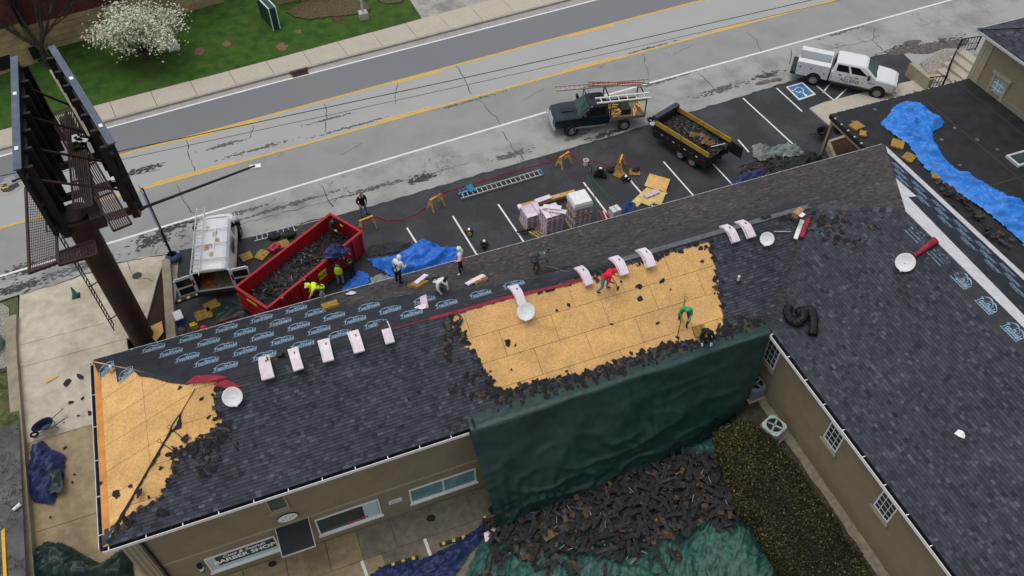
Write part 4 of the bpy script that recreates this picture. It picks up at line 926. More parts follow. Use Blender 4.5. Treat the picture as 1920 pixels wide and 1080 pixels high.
for (x, y, lab, m_) in ((17, 351, 'round manhole cover with a yellow line painted across in the road', M_gutter), (257, 517, 'small round dark cover sunk in the concrete drive', M_dark)):
    q = PD(x, y) if y > 480 else P(x, y); r = .75 if y < 480 else .26
    o = thing('manhole_cover', lab, 'manhole cover', q); MB().lathe([(0, 0), (r, 0), (r, .006), (0, .006)], (0, 0, .002), 24).build('collar', m_, o); MB().lathe([(0, 0), (r*.6, 0), (r*.6, .006), (0, .006)], (0, 0, .009), 24).build('lid', M_dark, o)
    if y < 480:
        MB().box((0, .03, .018), (.8, .12, .004)).build('painted_line', M_pyel, o)
# ---- retaining walls along the drive
M_wallc = mat('concrete_wall', (.30, .26, .185), var=.12, scale=2, blotch=.4, bscale=.8, bump=.1)
RT = thing('retaining_wall', 'long stepped concrete retaining wall along the drive', 'wall', (-14.5, 22, -2))
ys_ = [13.0, 22.3, 25.7, 33.9]
for i, off in enumerate((.3, .4, .5)):
    b = MB(); xa_, xb2 = -14.68, -14.2; y0_, y1_ = ys_[i]+.02, ys_[i+1]; k = 6
    for q_ in range(k):
        a, c = y0_+(y1_-y0_)*q_/k, y0_+(y1_-y0_)*(q_+1)/k; za, zc_ = dz(a)*.92+off-.1*i, dz(c)*.92+off-.1*i
        b.add([(xa_, a, -3.6), (xb2, a, -3.6), (xb2, c, -3.6), (xa_, c, -3.6), (xa_, a, za), (xb2, a, za), (xb2, c, zc_), (xa_, c, zc_)], [(4, 5, 6, 7), (1, 2, 6, 5), (3, 0, 4, 7)]+([(0, 1, 5, 4)] if q_ == 0 else [])+([(2, 3, 7, 6)] if q_ == k-1 else []))
    b.build('wall_section', M_wallc, RT, world=True)
DW = [P(x, y, .4) for x, y in [(303, 488), (318, 480), (330, 640), (312, 640)]]
tag(MB().prism([(q.x, q.y) for q in DW], -3.3, .4).build('divider_wall', M_wallc), 'low concrete wall between the drive and the asphalt lot', 'wall')
q = P(-8, 655, -.3); tk_ = thing('utility_drum', 'pale teal utility drum on the grass beside the retaining wall', 'drum', q)
MB().lathe([(0, 0), (.55, 0), (.55, 1.0), (.5, 1.08), (0, 1.12)], (0, 0, 0), 20).build('body', mat('teal_paint', (.23, .36, .34), var=.1, rough=.5), tk_, smooth=False)
struct(MB().prism(jag([(q.x, q.y) for q in (P(x, y, -.1) for x, y in [(-40, 560), (20, 578), (25, 640), (22, 690), (-40, 700)])], .15, .5), -.5, -.05).build('gravel_patch', M_gravel))
yl = P(10, 920, -2.2); struct(MB().add([P(-4, 860, -.78), P(2, 860, -.78), P(13, 1085, -1.28), P(6, 1085, -1.28)], [(3, 2, 1, 0)]).build('kerb_line', M_pyel))
q = P(26, 958, -.95); cp_ = thing('paper_cup', 'crushed white paper cup on the side lane', 'cup', q+V((0, 0, -.0))); MB().tube([(0, 0, .08), (.28, .18, .08)], .07, 10, r2=.09).build('cup', M_white, cp_); MB().tube([(.28, .18, .08), (.3, .193, .08)], .1, 10).build('lid', M_white, cp_)
# ---- billboard
M_bucket0 = mat('lamp_shell', (.3, .3, .3), var=.1)
M_bsteel = mat('brown_steel', (.035, .018, .014), var=.25, scale=2, rough=.6)
M_bsteel3 = mat('inner_steel', (.016, .012, .012), var=.25, scale=2, rough=.6)
M_bsteel2 = mat('black_steel', (.012, .012, .014), var=.2, rough=.6)
M_grate = mat('grating', (.045, .03, .026), var=.3, scale=6, rough=.7)
M_bblue = mat('panel_edge', (.075, .095, .13), var=.15, scale=2, rough=.35)
BP = V((-8.34, 30.28, -.3)); BI = thing('billboard', 'brown steel pole billboard with two black angled panels and catwalks', 'billboard', BP)
MB().tube([BP, (BP.x, BP.y, 8.6)], .56, 24).build('pole', M_bsteel, BI, smooth=False, world=True)
MB().lathe([(.0, 0), (.62, 0), (.62, .12), (0, .12)], (BP.x, BP.y, 8.55), 24).build('pole_cap', M_bsteel, BI, world=True)
lx = BP+V((-.75, -.35, 0)); ld = MB()
LD0 = 1.6
for s_ in (-.2, .2): ld.tube([(lx.x-.1, lx.y+s_, LD0), (lx.x-.1, lx.y+s_, 9.0)], .025, 6)
for i in range(24): ld.tube([(lx.x-.1, lx.y-.2, LD0+.1+i*.3), (lx.x-.1, lx.y+.2, LD0+.1+i*.3)], .018, 5)
for z in (2.2, 4.6, 7): ld.tube([(lx.x-.1, lx.y, z), (BP.x-.4, BP.y-.1, z)], .03, 6)
ld.build('ladder', M_bsteel2, BI, world=True)
zt_b, zb_b = 12.3, 8.75
Rn, Rf = P(210, 270, zt_b), P(97, 88, zt_b); Ln, Lf = P(33, 318, zt_b), P(27, 108, zt_b)
def panel(n_, f_, side, name):
    d = (f_-n_).normalized(); o = V((d.y, -d.x, 0))*side; L = (f_-n_).length; M3 = Matrix((d, o, V((0, 0, 1)))).transposed(); mid = (n_+f_)/2
    pn = MB().box(V((mid.x, mid.y, (zt_b+zb_b)/2)), (L, .16, zt_b-zb_b), M3).build(name, M_bsteel2, BI, world=True)
    MB().box(V((mid.x, mid.y, zt_b+.02)), (L+.06, .3, .06), M3).build('top_trim', M_bblue, pn)
    fr = MB()                                       # frame members on the inner side
    for i in range(7):
        p = n_+d*(.4+i*(L-.8)/6)-o*.28; fr.bar((p.x, p.y, zb_b-.5), (p.x, p.y, zt_b-.25), .16, .3)
    for z in (zb_b+.4, zb_b+1.7, zt_b-.5): a = n_-o*.14; c = f_-o*.14; fr.bar((a.x, a.y, z), (c.x, c.y, z), .12, .12)
    fr.build('panel_frame', M_bsteel3, pn)
    for i in (1, 4):
        p = n_+d*(L*i/6.3); MB().box(V((p.x, p.y, zt_b+.06)), (.22, .14, .03), M3).build('clip', M_white, pn)
    return d, o, L
dR, oR, LR = panel(Rn, Rf, 1, 'east_panel'); dL, oL, LL = panel(Ln, Lf, -1, 'west_panel')
def catwalk(n_, f_, off, o, z, w, name='catwalk', rails=True, ext0=0, ext1=0):
    d = (f_-n_).normalized(); a = n_-d*ext0+o*off; c = f_+d*ext1+o*off; L = (c-a).length; fr = MB()
    for s_ in (-w/2, w/2): p = a+o*s_; q = c+o*s_; fr.bar((p.x, p.y, z), (q.x, q.y, z), .06, .1)
    for i in range(5): p = a+d*(L*i/4); p1 = p-o*w/2; p2 = p+o*w/2; fr.bar((p1.x, p1.y, z-.02), (p2.x, p2.y, z-.02), .06, .08)
    cw = fr.build(name, M_bsteel, BI, world=True); g = MB(); k = 9
    for i in range(k): p = a+o*(-w/2+w*(i+.5)/k); q = c+o*(-w/2+w*(i+.5)/k); g.bar((p.x, p.y, z+.02), (q.x, q.y, z+.02), w/k*.62, .02)
    g.build('grating', M_grate, cw); return cw
catwalk(Rn, Rf, -1.05, oR, zb_b+.5, .75, ext0=1.1); catwalk(Ln, Lf, -1.3, oL, zb_b+.6, .75, ext0=-.6)
zq = 8.0
def mesh_deck(c4, n, name='catwalk'):
    c4 = [P(x, y, zq) for x, y in c4]; fr = MB()
    for a, c in zip(c4, c4[1:]+c4[:1]): fr.bar(a, c, .09, .12)
    o = fr.build(name, M_bsteel, BI, world=True); g = MB()
    for i in range(1, n): a = c4[0]+(c4[1]-c4[0])*(i/n); c = c4[3]+(c4[2]-c4[3])*(i/n); g.bar(a, c, .022, .02)
    for i in range(1, 2*n): a = c4[0]+(c4[3]-c4[0])*(i/(2*n)); c = c4[1]+(c4[2]-c4[1])*(i/(2*n)); g.bar(a, c, .016, .015)
    g.build('grating', M_grate, o)
mesh_deck([(48, 352), (103, 350), (108, 492), (55, 512)], 16); mesh_deck([(109, 474), (176, 452), (182, 478), (111, 497)], 12)
sp = MB(); mn = (Rn+Ln)/2; mf = (Rf+Lf)/2
for zz in (zb_b-.15,): sp.bar((mn.x-.1, mn.y+.2, zz), (mf.x, mf.y, zz), .55, .6)
for t in (.08, .34, .62, .9):
    a = Ln+(Lf-Ln)*t; c = Rn+(Rf-Rn)*t; sp.bar((a.x, a.y, zb_b-.35), (c.x, c.y, zb_b-.35), .2, .3); sp.bar((a.x, a.y, zt_b-1.0), (c.x, c.y, zb_b+.6), .08)
sp.build('torsion_beam', M_bsteel, BI, world=True)
lr = MB(); a = P(88, 330, 8.6)
for s_ in (-.25, .25): lr.bar((BP.x-1.0+s_, BP.y-.3, 8.2), (BP.x-.7+s_, BP.y+3.2, 9.4), .05)
for i in range(9): t = i/8; lr.bar((BP.x-1.25+.3*t, BP.y-.3+3.5*t, 8.2+1.2*t), (BP.x-.75+.3*t, BP.y-.3+3.5*t, 8.2+1.2*t), .035)
lr.build('access_ladder', M_bsteel2, BI, world=True)
bd = MB(); a = P(95, 98, zt_b-.1); MB().bar(P(95, 132, 11.0), P(168, 255, 11.0), .12, .06).build('walk_board', mat('pale_board', (.3, .27, .2)), BI, world=True)
st = P(148, 270, 9.4); sack = MB()
sack.grid(lambda u, v: st+V(((u-.5)*.55, (v-.5)*.9, .14+.12*mnoise.noise(V((u*4, v*5, 2))))), 8, 8)
ck = thing('cloth_bundle', 'bundle of white and dark cloth lying on the billboard catwalk', 'bundle', st)
sack.build('cloth', M_black, ck, world=True); 
for k in range(3): MB().rot(st+V((-.08+.16*k, .1-.12*k, .26)), (.22, .5, .05), rz=.5*k).build('white_sheet', M_white, ck, world=True)
ar = MB(); a0 = P(262, 392, 8.9); a1_ = P(478, 311, 8.9); ar.tube([a0, a1_], .07, 10, r2=.05); AR = ar.build('light_arm', M_bsteel2, BI, world=True); MB().box(a1_+V((.0, 0, -.08)), (.5, .25, .14), Matrix.Rotation(-.1, 3, 'Z')).build('lamp_head', M_white, AR)
a0 = P(48, 331, 9.6); a1_ = P(22, 340, 9.6); ar = MB(); ar.tube([a0, a1_], .04, 6); AR2 = ar.build('light_arm', M_bsteel2, BI, world=True); MB().rot(P(22, 342, 9.45), (.4, .6, .22), rz=.3).build('lamp_head', M_bucket0, AR2)
q = P(246, 375, 8.9); MB().bar(q, P(265, 402, 8.5), .08, .05).build('rusty_bracket', mat('rust', (.25, .1, .04), var=.3), BI, world=True)
for (x, y) in ((215, 337),): MB().lathe([(0, 0), (.14, 0), (.14, .1), (0, .12)], P(x, y, 9.8), 12).build('white_cap', M_white, BI, world=True)
# pole sign seen edge-on at the lot entrance
SP = thing('pole_sign', 'narrow upright sign on black post with blue wrapped foot at the lot entrance', 'sign', P(327, 488))
q = P(327, 488); MB().tube([q, q+V((0, 0, 5.2))], .07, 8).build('post', M_bsteel2, SP, world=True)
MB().box(q+V((-.05, .0, 3.9)), (.06, .8, 2.6), Matrix.Rotation(.25, 3, 'Z')).build('panel', mat('sign_lilac', (.25, .25, .33), var=.15, rough=.4), SP, world=True)
fb_ = MB(); fb_.grid(lambda u, v: q+V((.42*(.6+.4*sin(v*3.1))*cos(u*6.283), .36*(.6+.4*sin(v*3.1))*sin(u*6.283), v*.5+.05*mnoise.noise(V((u*8, v*6, 1))))), 16, 6); fb_.build('wrapped_foot', mat('blue_grey_wrap', (.06, .1, .2), var=.25, scale=4, rough=.5), SP, smooth=True, world=True)
# ---- overhead wires
for k, (y0, y1, z) in enumerate(((332, 119, 8.2), (349, 133, 8.2))):
    a = P(0, y0, z); b2 = P(1000, y1, z); d = (b2-a); A = a-d*1.2; B = b2+d*1.2; pts = []
    for i in range(41):
        t = i/40; p = A+(B-A)*t; p.z = z+.6*((2*t-1)**2)*1.0; pts.append(p)
    tag(MB().tube(pts, .02 if k == 0 else .012, 5).build('overhead_wire', M_black), ('thicker' if k == 0 else 'thinner')+' black overhead wire strung above the road', 'wire', 'overhead wires along the road')
# ---- trees
def branches(b, p, d, L, r, lev, tips, rnd, spread=.7, kids=3):
    q = p+d*L; mid = (p+q)/2+V((rnd.uniform(-.06, .06), rnd.uniform(-.06, .06), 0))*L
    b.tube([p, mid, q], [r, r*.85, r*.68], 6 if r > .05 else 4, caps=False)
    if lev == 0: tips.append(q); return
    for i in range(kids):
        nd = (d+V((rnd.uniform(-1, 1), rnd.uniform(-1, 1), rnd.uniform(-.3, .7)))*spread).normalized()
        branches(b, q if i < 2 else mid, nd, L*rnd.uniform(.62, .82), r*.6, lev-1, tips, rnd, spread, kids)
def leafcloud(centers, n, rad, size, rnd, flat=.5):
    b = MB()
    for i in range(n):
        c = rnd.choice(centers); p = c+V((rnd.gauss(0, 1), rnd.gauss(0, 1), rnd.gauss(0, .7)))*rad
        s_ = size*rnd.uniform(.6, 1.3); a = V((rnd.uniform(-1, 1), rnd.uniform(-1, 1), rnd.uniform(-.5, .5))).normalized(); u = V((rnd.uniform(-1, 1), rnd.uniform(-1, 1), rnd.uniform(-1, 1))).normalized(); c2 = a.cross(u).normalized()
        b.ct = rnd.random(); b.add([p-a*s_, p+c2*s_*.55, p+a*s_, p-c2*s_*.55], [(0, 1, 2, 3)])
    return b
M_bark = mat('bark', (.045, .035, .027), var=.35, scale=9, bump=.6, rough=1)
rnd = random.Random(21)
tb0 = P(276, 112, .12); DT = thing('flowering_tree', 'low spreading tree covered in white blossom on the lawn', 'tree', tb0)
b = MB(); tips = []
for ang in (0.3, 1.7, 2.9, 4.1, 5.3): branches(b, tb0+V((0, 0, .5)), V((cos(ang)*.7, sin(ang)*.7, .75)).normalized(), 1.25, .09, 3, tips, rnd, .75)
b.tube([tb0, tb0+V((0, 0, .7))], .16, 8, r2=.13); b.build('trunk', M_bark, DT, world=True)
cc = sum(tips, V())/len(tips); tgt = P(255, 55, 2.6)
sh_ = tgt-cc; tips2 = [t+V((sh_.x*.6, sh_.y*.6, 0)) for t in tips]
M_bloss = tintmat('blossom', [(0, (.45, .46, .30)), (.4, (.64, .65, .48)), (1, (.8, .8, .68))], rough=.8, grain=.1); M_leafg = tintmat('young_leaf', [(0, (.05, .08, .02)), (1, (.13, .17, .05))], rough=.8)
tag(leafcloud(tips2, 11000, .45, .09, rnd).build('blossom', M_bloss, DT, tint=True, world=True), None, kind='stuff')
tag(leafcloud(tips2, 5000, .42, .06, rnd).build('crown', M_leafg, DT, tint=True, world=True), None, kind='stuff')
tb0 = P(92, 122, .12); BT = thing('bare_tree', 'leafless forked tree in front of the brick building', 'tree', tb0)
b = MB(); tips = []; b.tube([tb0, tb0+V((0, 0, 1.4))], .26, 9, r2=.2)
for dx, dy, L in ((-.75, .1, 2.6), (.35, .25, 2.4), (-.25, .5, 2.2), (.6, -.2, 2.0)): branches(b, tb0+V((0, 0, 1.3)), V((dx, dy, .95)).normalized(), L, .14, 4, tips, rnd, .55)
BTt = b.build('trunk', M_bark, BT, world=True)
tw = MB()
for t in tips:
    for k in range(4): d = V((rnd.uniform(-1, 1), rnd.uniform(-1, 1), rnd.uniform(-.2, 1))).normalized()*rnd.uniform(.25, .7); tw.tube([t, t+d], .012, 3, caps=False)
tag(tw.build('twigs', M_bark, BT, world=True), None, kind='stuff')
# ---- hedge in the yard
HG = thing('hedge', 'long olive brown clipped hedge along the wing wall', 'hedge', (17.4, 10, -1.5))
hz = -.55; edgeL = [P(x, y, hz-.25) for x, y in [(1348, 800), (1352, 850), (1385, 930), (1435, 1010), (1485, 1090), (1560, 1210)]]; edgeR = [P(x, y, hz-.25) for x, y in [(1400, 778), (1452, 822), (1502, 880), (1570, 975), (1640, 1080), (1720, 1200)]]
hb_ = MB(); NU, NV = 40, 9
def hpt(u, v, grow=0):
    t = u*(len(edgeL)-1); i = min(int(t), len(edgeL)-2); f_ = t-i; a = edgeL[i]+(edgeL[i+1]-edgeL[i])*f_; c = edgeR[i]+(edgeR[i+1]-edgeR[i])*f_
    ang = v*pi; x = (1-cos(ang))/2; h = (sin(ang)**.45) if 0 < v < 1 else 0
    p = a+(c-a)*x; nz_ = mnoise.noise(V((p.x*1.3, p.y*1.3, v*2)))
    p = p+(c-a).normalized()*(.18*nz_*(1 if v > .5 else -1)); endt = min(1, u*14, (1-u)*14)**.5
    p.z = -1.7+(1.15+.18*nz_)*h*endt; return p
hb_.grid(lambda u, v: hpt(u, v), NU, NV); hb_.build('core', mat('hedge_core', (.012, .011, .006), var=.3), HG, world=True)
lv = MB()
for i in range(42000):
    u, v = rnd.random(), rnd.random(); p = hpt(u, v)+V((rnd.gauss(0, .09), rnd.gauss(0, .09), rnd.gauss(.02, .08)))
    s_ = rnd.uniform(.02, .075); a = V((rnd.uniform(-1, 1), rnd.uniform(-1, 1), rnd.uniform(-.6, .6))).normalized(); c2 = a.cross(V((rnd.uniform(-1, 1), rnd.uniform(-1, 1), rnd.uniform(-1, 1)))).normalized()
    lv.ct = rnd.random(); lv.add([p-a*s_, p+c2*s_*.6, p+a*s_, p-c2*s_*.6], [(0, 1, 2, 3)])
M_hleaf = tintmat('hedge_leaf', [(0, (.014, .012, .005)), (.5, (.036, .033, .011)), (.88, (.07, .063, .022)), (1, (.15, .13, .055))], rough=.75, big=.5)
tag(lv.build('foliage', M_hleaf, HG, tint=True, world=True), None, kind='stuff')
# ================================================================ VEHICLES AND CONTAINERS
M_carW = mat('car_white', (.66, .67, .68), var=.03, scale=2, rough=.3, spec=.5, coat=.4, blotch=.25, bscale=2, bcol=(.5, .5, .49))
M_carG = mat('car_green_black', (.004, .013, .018), var=.15, scale=2, rough=.3, spec=.35, coat=.15)
M_tyre = mat('tyre', (.016, .016, .016), var=.2, rough=.9)
M_rim = mat('rim', (.34, .34, .35), var=.15, rough=.35, metal=.2)
M_cglass = mat('car_glass', (.012, .015, .016), rough=.05, spec=.7, var=.2)
M_wsh = mat('windscreen', (.06, .11, .11), rough=.06, spec=.7, var=.25, scale=1.5)
M_chrome = mat('chrome', (.55, .55, .56), rough=.2, metal=.9, var=.05)
M_blackp = mat('black_plastic', (.015, .015, .016), rough=.6, var=.2)
M_redl = mat('tail_lamp', (.4, .01, .01), rough=.2, var=.1)
M_amber = mat('headlamp', (.5, .48, .42), rough=.15, var=.1)
M_greybed = mat('bed_grey', (.28, .29, .3), var=.15, rough=.5, scale=3)
M_wood = mat('lumber', (.50, .31, .11), var=.2, scale=4, objvar=.12)
M_woodg = mat('old_wood', (.2, .16, .1), var=.25, scale=4)
M_ylwood = mat('yellow_board', (.42, .27, .035), var=.15, scale=2, rough=.6)
M_ladder = mat('ladder_alu', (.52, .53, .53), var=.1, rough=.45, metal=.3)
M_ladderT = mat('ladder_fibre', (.45, .4, .3), var=.15, rough=.6)
M_red = mat('skip_red', (.36, .012, .02), var=.12, scale=1.5, rough=.45, blotch=.25, bscale=1, bcol=(.24, .012, .016))
M_ysign = mat('sign_yellow', (.75, .55, .02), var=.05)
M_debris = mat('debris', (.03, .027, .025), var=.5, scale=5, rough=1, bump=.5)
def tyre_mesh(r, w):
    b = MB(); pr = [(r*.62, -w/2), (r*.9, -w/2), (r, -w*.36), (r, w*.36), (r*.9, w/2), (r*.62, w/2), (r*.62, -w/2)]
    vs = []; n = 26
    for rr, y in pr:
        for j in range(n): vs.append((rr*cos(2*pi*j/n), y, rr*sin(2*pi*j/n)))
    b.add(vs, [(i*n+j, (i+1)*n+j, (i+1)*n+(j+1) % n, i*n+(j+1) % n) for i in range(len(pr)-1) for j in range(n)]); return b.mesh('wheel', M_tyre, smooth=False)
def rim_mesh(r, w, sp=8):
    b = MB(); n = 26
    for y0, y1 in ((-w*.3, w*.3),): b.lathe([(0, y0), (r*.62, y0), (r*.62, y1), (0, y1)], n=n, M=Matrix.Rotation(-pi/2, 3, 'X'))
    for s_ in (-1, 1):
        b.lathe([(r*.54, 0), (r*.63, 0), (r*.63, w*.12), (r*.54, w*.12)], (0, s_*w*.36, 0), n, M=Matrix.Rotation(-pi/2, 3, 'X'))
        b.lathe([(0, -.05), (r*.2, -.05), (r*.16, .05), (0, .05)], (0, s_*w*.34, 0), 12, M=Matrix.Rotation(-pi/2, 3, 'X'))
        b.cm = 1
        for k in range(sp): a = 2*pi*k/sp; b.box((r*.4*cos(a), s_*w*.31, r*.4*sin(a)), (r*.13, .02, r*.13))
        b.cm = 0
    return b.mesh('rim', [M_rim, M_black])
WHEELS = {}
def wheel(parent, x, y, r, w=.24, steer=0, sp=8):
    k = (r, w, sp)
    if k not in WHEELS: WHEELS[k] = (tyre_mesh(r, w), rim_mesh(r, w, sp))
    o = inst('wheel', WHEELS[k][0], parent, (x, y, r), (0, 0, steer)); inst('rim', WHEELS[k][1], o); return o
def arch(parent, x, y, r, z, w=.04):
    b = MB(); n = 20; vs = []
    b.lathe([(0, -w), (r, -w), (r, w), (0, w)], (x, y, z), 26, M=Matrix.Rotation(-pi/2, 3, 'X')); return b.build('wheel_arch', M_black, parent)
def loft(b, secs, cap0=True, cap1=True):
    rings = []
    for x, half in secs:
        rings.append([V((x, y, z)) for y, z in half]+[V((x, -y, z)) for y, z in reversed(half) if abs(y) > 1e-6])
    n = len(rings[0]); vs = [p for r in rings for p in r]; fs = []
    for i in range(len(rings)-1):
        for j in range(n): fs.append((i*n+j, (i+1)*n+j, (i+1)*n+(j+1) % n, i*n+(j+1) % n))
    if cap0: fs.append(tuple(range(n)))
    if cap1: fs.append(tuple((len(rings)-1)*n+j for j in range(n))[::-1])
    b.add(vs, [f[::-1] for f in fs]); return b
def half(w, zb, zt, crown=.03): return [(0, zb), (w*.9, zb), (w, zb+.16), (w*1.0, zb+(zt-zb)*.62), (w*.97, zt-.07), (w*.88, zt-.005), (0, zt+crown)]
class Green:
    def __init__(s, b, t, z0, z1): s.b, s.t, s.z0, s.z1 = b, t, z0, z1
    def side(s, sg, u, t, o=0): 
        xb = s.b[0]+(s.b[1]-s.b[0])*u; xt = s.t[0]+(s.t[1]-s.t[0])*u; return V((xb+(xt-xb)*t, sg*(s.b[2]+(s.t[2]-s.b[2])*t+o), s.z0+(s.z1-s.z0)*t))
    def end(s, f, u, t, o=0):
        i = 1 if f else 0; x = s.b[i]+(s.t[i]-s.b[i])*t+(o if f else -o); w = s.b[2]+(s.t[2]-s.b[2])*t; return V((x, w*(2*u-1), s.z0+(s.z1-s.z0)*t))
    def body(s, parent, m, name='cab'):
        b = MB(); secs = []
        rings = []
        for t, ins in ((0, 0), (.5, 0), (.86, .0), (.96, .035), (1.0, .12)):
            x0 = s.b[0]+(s.t[0]-s.b[0])*t+ins; x1 = s.b[1]+(s.t[1]-s.b[1])*t-ins; w = s.b[2]+(s.t[2]-s.b[2])*t-ins; z = s.z0+(s.z1-s.z0)*t; r = .1
            rings.append([V(p) for p in ((x0+r, -w, z), (x1-r, -w, z), (x1, -w+r, z), (x1+.03, 0, z), (x1, w-r, z), (x1-r, w, z), (x0+r, w, z), (x0, w-r, z), (x0, -w+r, z))])
        n = 9; vs = [p for r in rings for p in r]; fs = [(i*n+j, i*n+(j+1) % n, (i+1)*n+(j+1) % n, (i+1)*n+j) for i in range(4) for j in range(n)]; fs.append(tuple(4*n+j for j in range(n)))
        b.add(vs, fs); return b.build(name, m, parent)
    def pane(s, parent, pts, m, name='window'): return MB().add(pts, [(0, 1, 2, 3), (3, 2, 1, 0)]).build(name, m, parent)
    def sidewin(s, parent, sg, u0, u1, t0=.12, t1=.82, m=None, slant=0): return s.pane(parent, [s.side(sg, u0, t0, .012), s.side(sg, u1, t0, .012), s.side(sg, u1-slant, t1, .012), s.side(sg, u0, t1, .012)], m or M_cglass)
    def endwin(s, parent, f, m, t0=.08, t1=.86): return s.pane(parent, [s.end(f, .08, t0, .045), s.end(f, .92, t0, .045), s.end(f, .9, t1, .04), s.end(f, .1, t1, .04)], m, 'windscreen' if f else 'rear_window')
def ladder_obj(a, b, w, label, n=None, m=None, up=V((0, 0, 1)), group=None, h=.09, rail=.035, name='ladder'):
    """ladder from a to b in world space"""
    a = V(a); b = V(b); d = (b-a); L = d.length; d.normalize(); s_ = d.cross(V(up)).normalized(); t = thing(name, label, 'ladder', a, 0, group); m = m or M_ladder
    for q in (-1, 1): MB().bar(s_*(q*w/2), s_*(q*w/2)+d*L, rail, h, up=up).build('rail', m, t)
    k = n or int(L/.3); rm = MB().bar((-w/2, 0, 0), (w/2, 0, 0), .034, .034).mesh('rung', m)
    M3 = Matrix((s_, d, s_.cross(d))).transposed().to_euler()
    for i in range(k): inst('rung', rm, t, d*(L*(i+.6)/(k+.2)), M3)
    return t
# ---------------------------------------------------------------- white service truck
T = thing('service_truck', 'white crew cab truck with service body and lettering on its door', 'truck', (36.5, 37.46, 0), radians(-42.8))
b = MB(); loft(b, [(.95, half(.97, .5, 1.32)), (1.4, half(.99, .48, 1.33)), (3.4, half(.99, .48, 1.33)), (3.9, half(.98, .48, 1.33, .05)), (4.6, half(.97, .5, 1.28, .06)), (5.0, half(.92, .5, 1.2, .05)), (5.2, half(.82, .52, 1.08, .03))]); b.build('body', M_carW, T)
gh = Green((1.0, 3.85, .95), (1.12, 2.95, .76), 1.3, 1.95); cab = gh.body(T, M_carW)
for sg in (-1, 1):
    gh.sidewin(T, sg, .08, .40, .14, .78); gh.sidewin(T, sg, .46, .84, .14, .78, slant=.1)
gh.endwin(T, True, M_wsh); gh.endwin(T, False, M_cglass)
MB().box((5.22, 0, .62), (.16, 1.9, .26)).build('bumper', M_chrome, T); MB().box((5.2, 0, .95), (.1, 1.1, .3)).build('grille', M_blackp, T)
for sg in (-1, 1):
    MB().box((5.1, sg*.72, .98), (.18, .3, .2)).build('headlight', M_amber, T); MB().box((3.35, sg*1.1, 1.42), (.16, .26, .22)).build('mirror', M_blackp, T)
    MB().box((2.25, sg*1.003, .45), (2.3, .12, .1)).build('side_step', M_blackp, T)
    dr = MB(); 
    for x in (1.55, 2.65): MB().box((x, sg*.993, 1.18), (.2, .03, .04)).build('door_handle', M_blackp, T)
    arch(T, 4.15, sg*.955, .5, .44); arch(T, 0, sg*.985, .5, .44)
    wheel(T, 4.15, sg*.95, .41); wheel(T, 0, sg*.96, .41)
    MB().bbox(-1.25, .85, sg*.76-.26+.02*(sg < 0), sg*.76+.26, .58, 1.55).build('tool_side', M_carW, T)
    for x in (-1.05, -.35, .55): MB().box((x, sg*1.03, 1.2 if x != .55 else 1.0), (.1, .03, .06)).build('latch', M_blackp, T)
    ln = MB()
    for x in (-.72, .28, 1.0, 2.02, 3.05): ln.box((x, sg*1.0+.021*sg*(x < .9), 1.0), (.012, .006, .8 if x < .9 else .7))
    ln.build('door_seam', M_greybed, T)['kind'] = 'stuff'
MB().bbox(-1.25, .85, -.5, .5, .8, .95).build('bed', M_greybed, T); MB().bbox(.8, .86, -.5, .5, .95, 1.5).build('bulkhead', M_carW, T)
MB().bbox(-1.28, -1.22, -.5, .5, .6, 1.1).build('tailgate', M_carW, T); MB().bbox(-1.6, -1.26, -.95, .95, .5, .68).build('step_bumper', M_blackp, T)
MB().bbox(.87, .94, -.9, .9, .5, 1.2).build('gap_panel', M_black, T)
MB().box((.3, 0, .99), (.9, .6, .02)).build('blue_sheet', mat('pale_blue', (.3, .4, .55)), T)
inst('lettering', text_mesh('ALLENS', .36, mat('lettering_grey', (.12, .13, .13)), offset=.004, space=1.05), T, (2.25, -1.006, .86), (pi/2, 0, 0))
inst('lettering', text_mesh('2500 4x4', .11, MATS['lettering_grey'], offset=.004), T, (3.62, -1.0, 1.0), (pi/2, 0, 0))
em = MB()
for x0, r in ((-.1, .24), (.14, .2)):
    for i in range(8): a = pi*i/8; c = pi*(i+1)/8; em.add([(x0+r*cos(a), 0, r*.8*sin(a)), (x0+r*cos(c), 0, r*.8*sin(c)), (x0+(r-.03)*cos(c), 0, (r-.03)*.8*sin(c)), (x0+(r-.03)*cos(a), 0, (r-.03)*.8*sin(a))], [(0, 1, 2, 3), (3, 2, 1, 0)])
o = em.build('door_emblem', MATS['lettering_grey'], T); o.location = (2.25, -1.007, 1.02)
c42, s42 = cos(radians(-42.8)), sin(radians(-42.8))
def TW(x, y, z): return V((36.5+x*c42-y*s42, 37.46+x*s42+y*c42, z))
ladder_obj(TW(-1.15, -.3, 1.05), TW(.3, -.34, 1.12), .36, 'short aluminium ladder lying in the bed of the white service truck', n=6)
# ---------------------------------------------------------------- white van
VH = radians(80); VO = V((-4.35, 31.75, 0)); T = thing('cargo_van', 'white cargo van with its rear doors swung open and ladder on roof', 'van', VO, VH)
def vhalf(w, zb, zt): return [(0, zb), (w*.92, zb), (w, zb+.2), (w, 1.15), (w*.9, zt-.25), (w*.8, zt-.06), (w*.62, zt), (0, zt+.03)]
b = MB(); loft(b, [(0, vhalf(.97, .5, 2.02)), (.3, vhalf(.99, .5, 2.08)), (3.4, vhalf(.99, .5, 2.08)), (3.75, vhalf(.98, .5, 2.03)), (4.5, vhalf(.96, .5, 1.25)), (5.0, vhalf(.92, .5, 1.16)), (5.2, vhalf(.84, .52, 1.02))], cap0=False); b.build('body', M_carW, T)
b = MB(); loft(b, [(.02, vhalf(.9, .58, 1.95)), (3.4, vhalf(.9, .58, 1.95))], cap0=False)
b.f = [f[::-1] for f in b.f]; b.build('interior', mat('van_inside', (.03, .028, .026), var=.3), T)
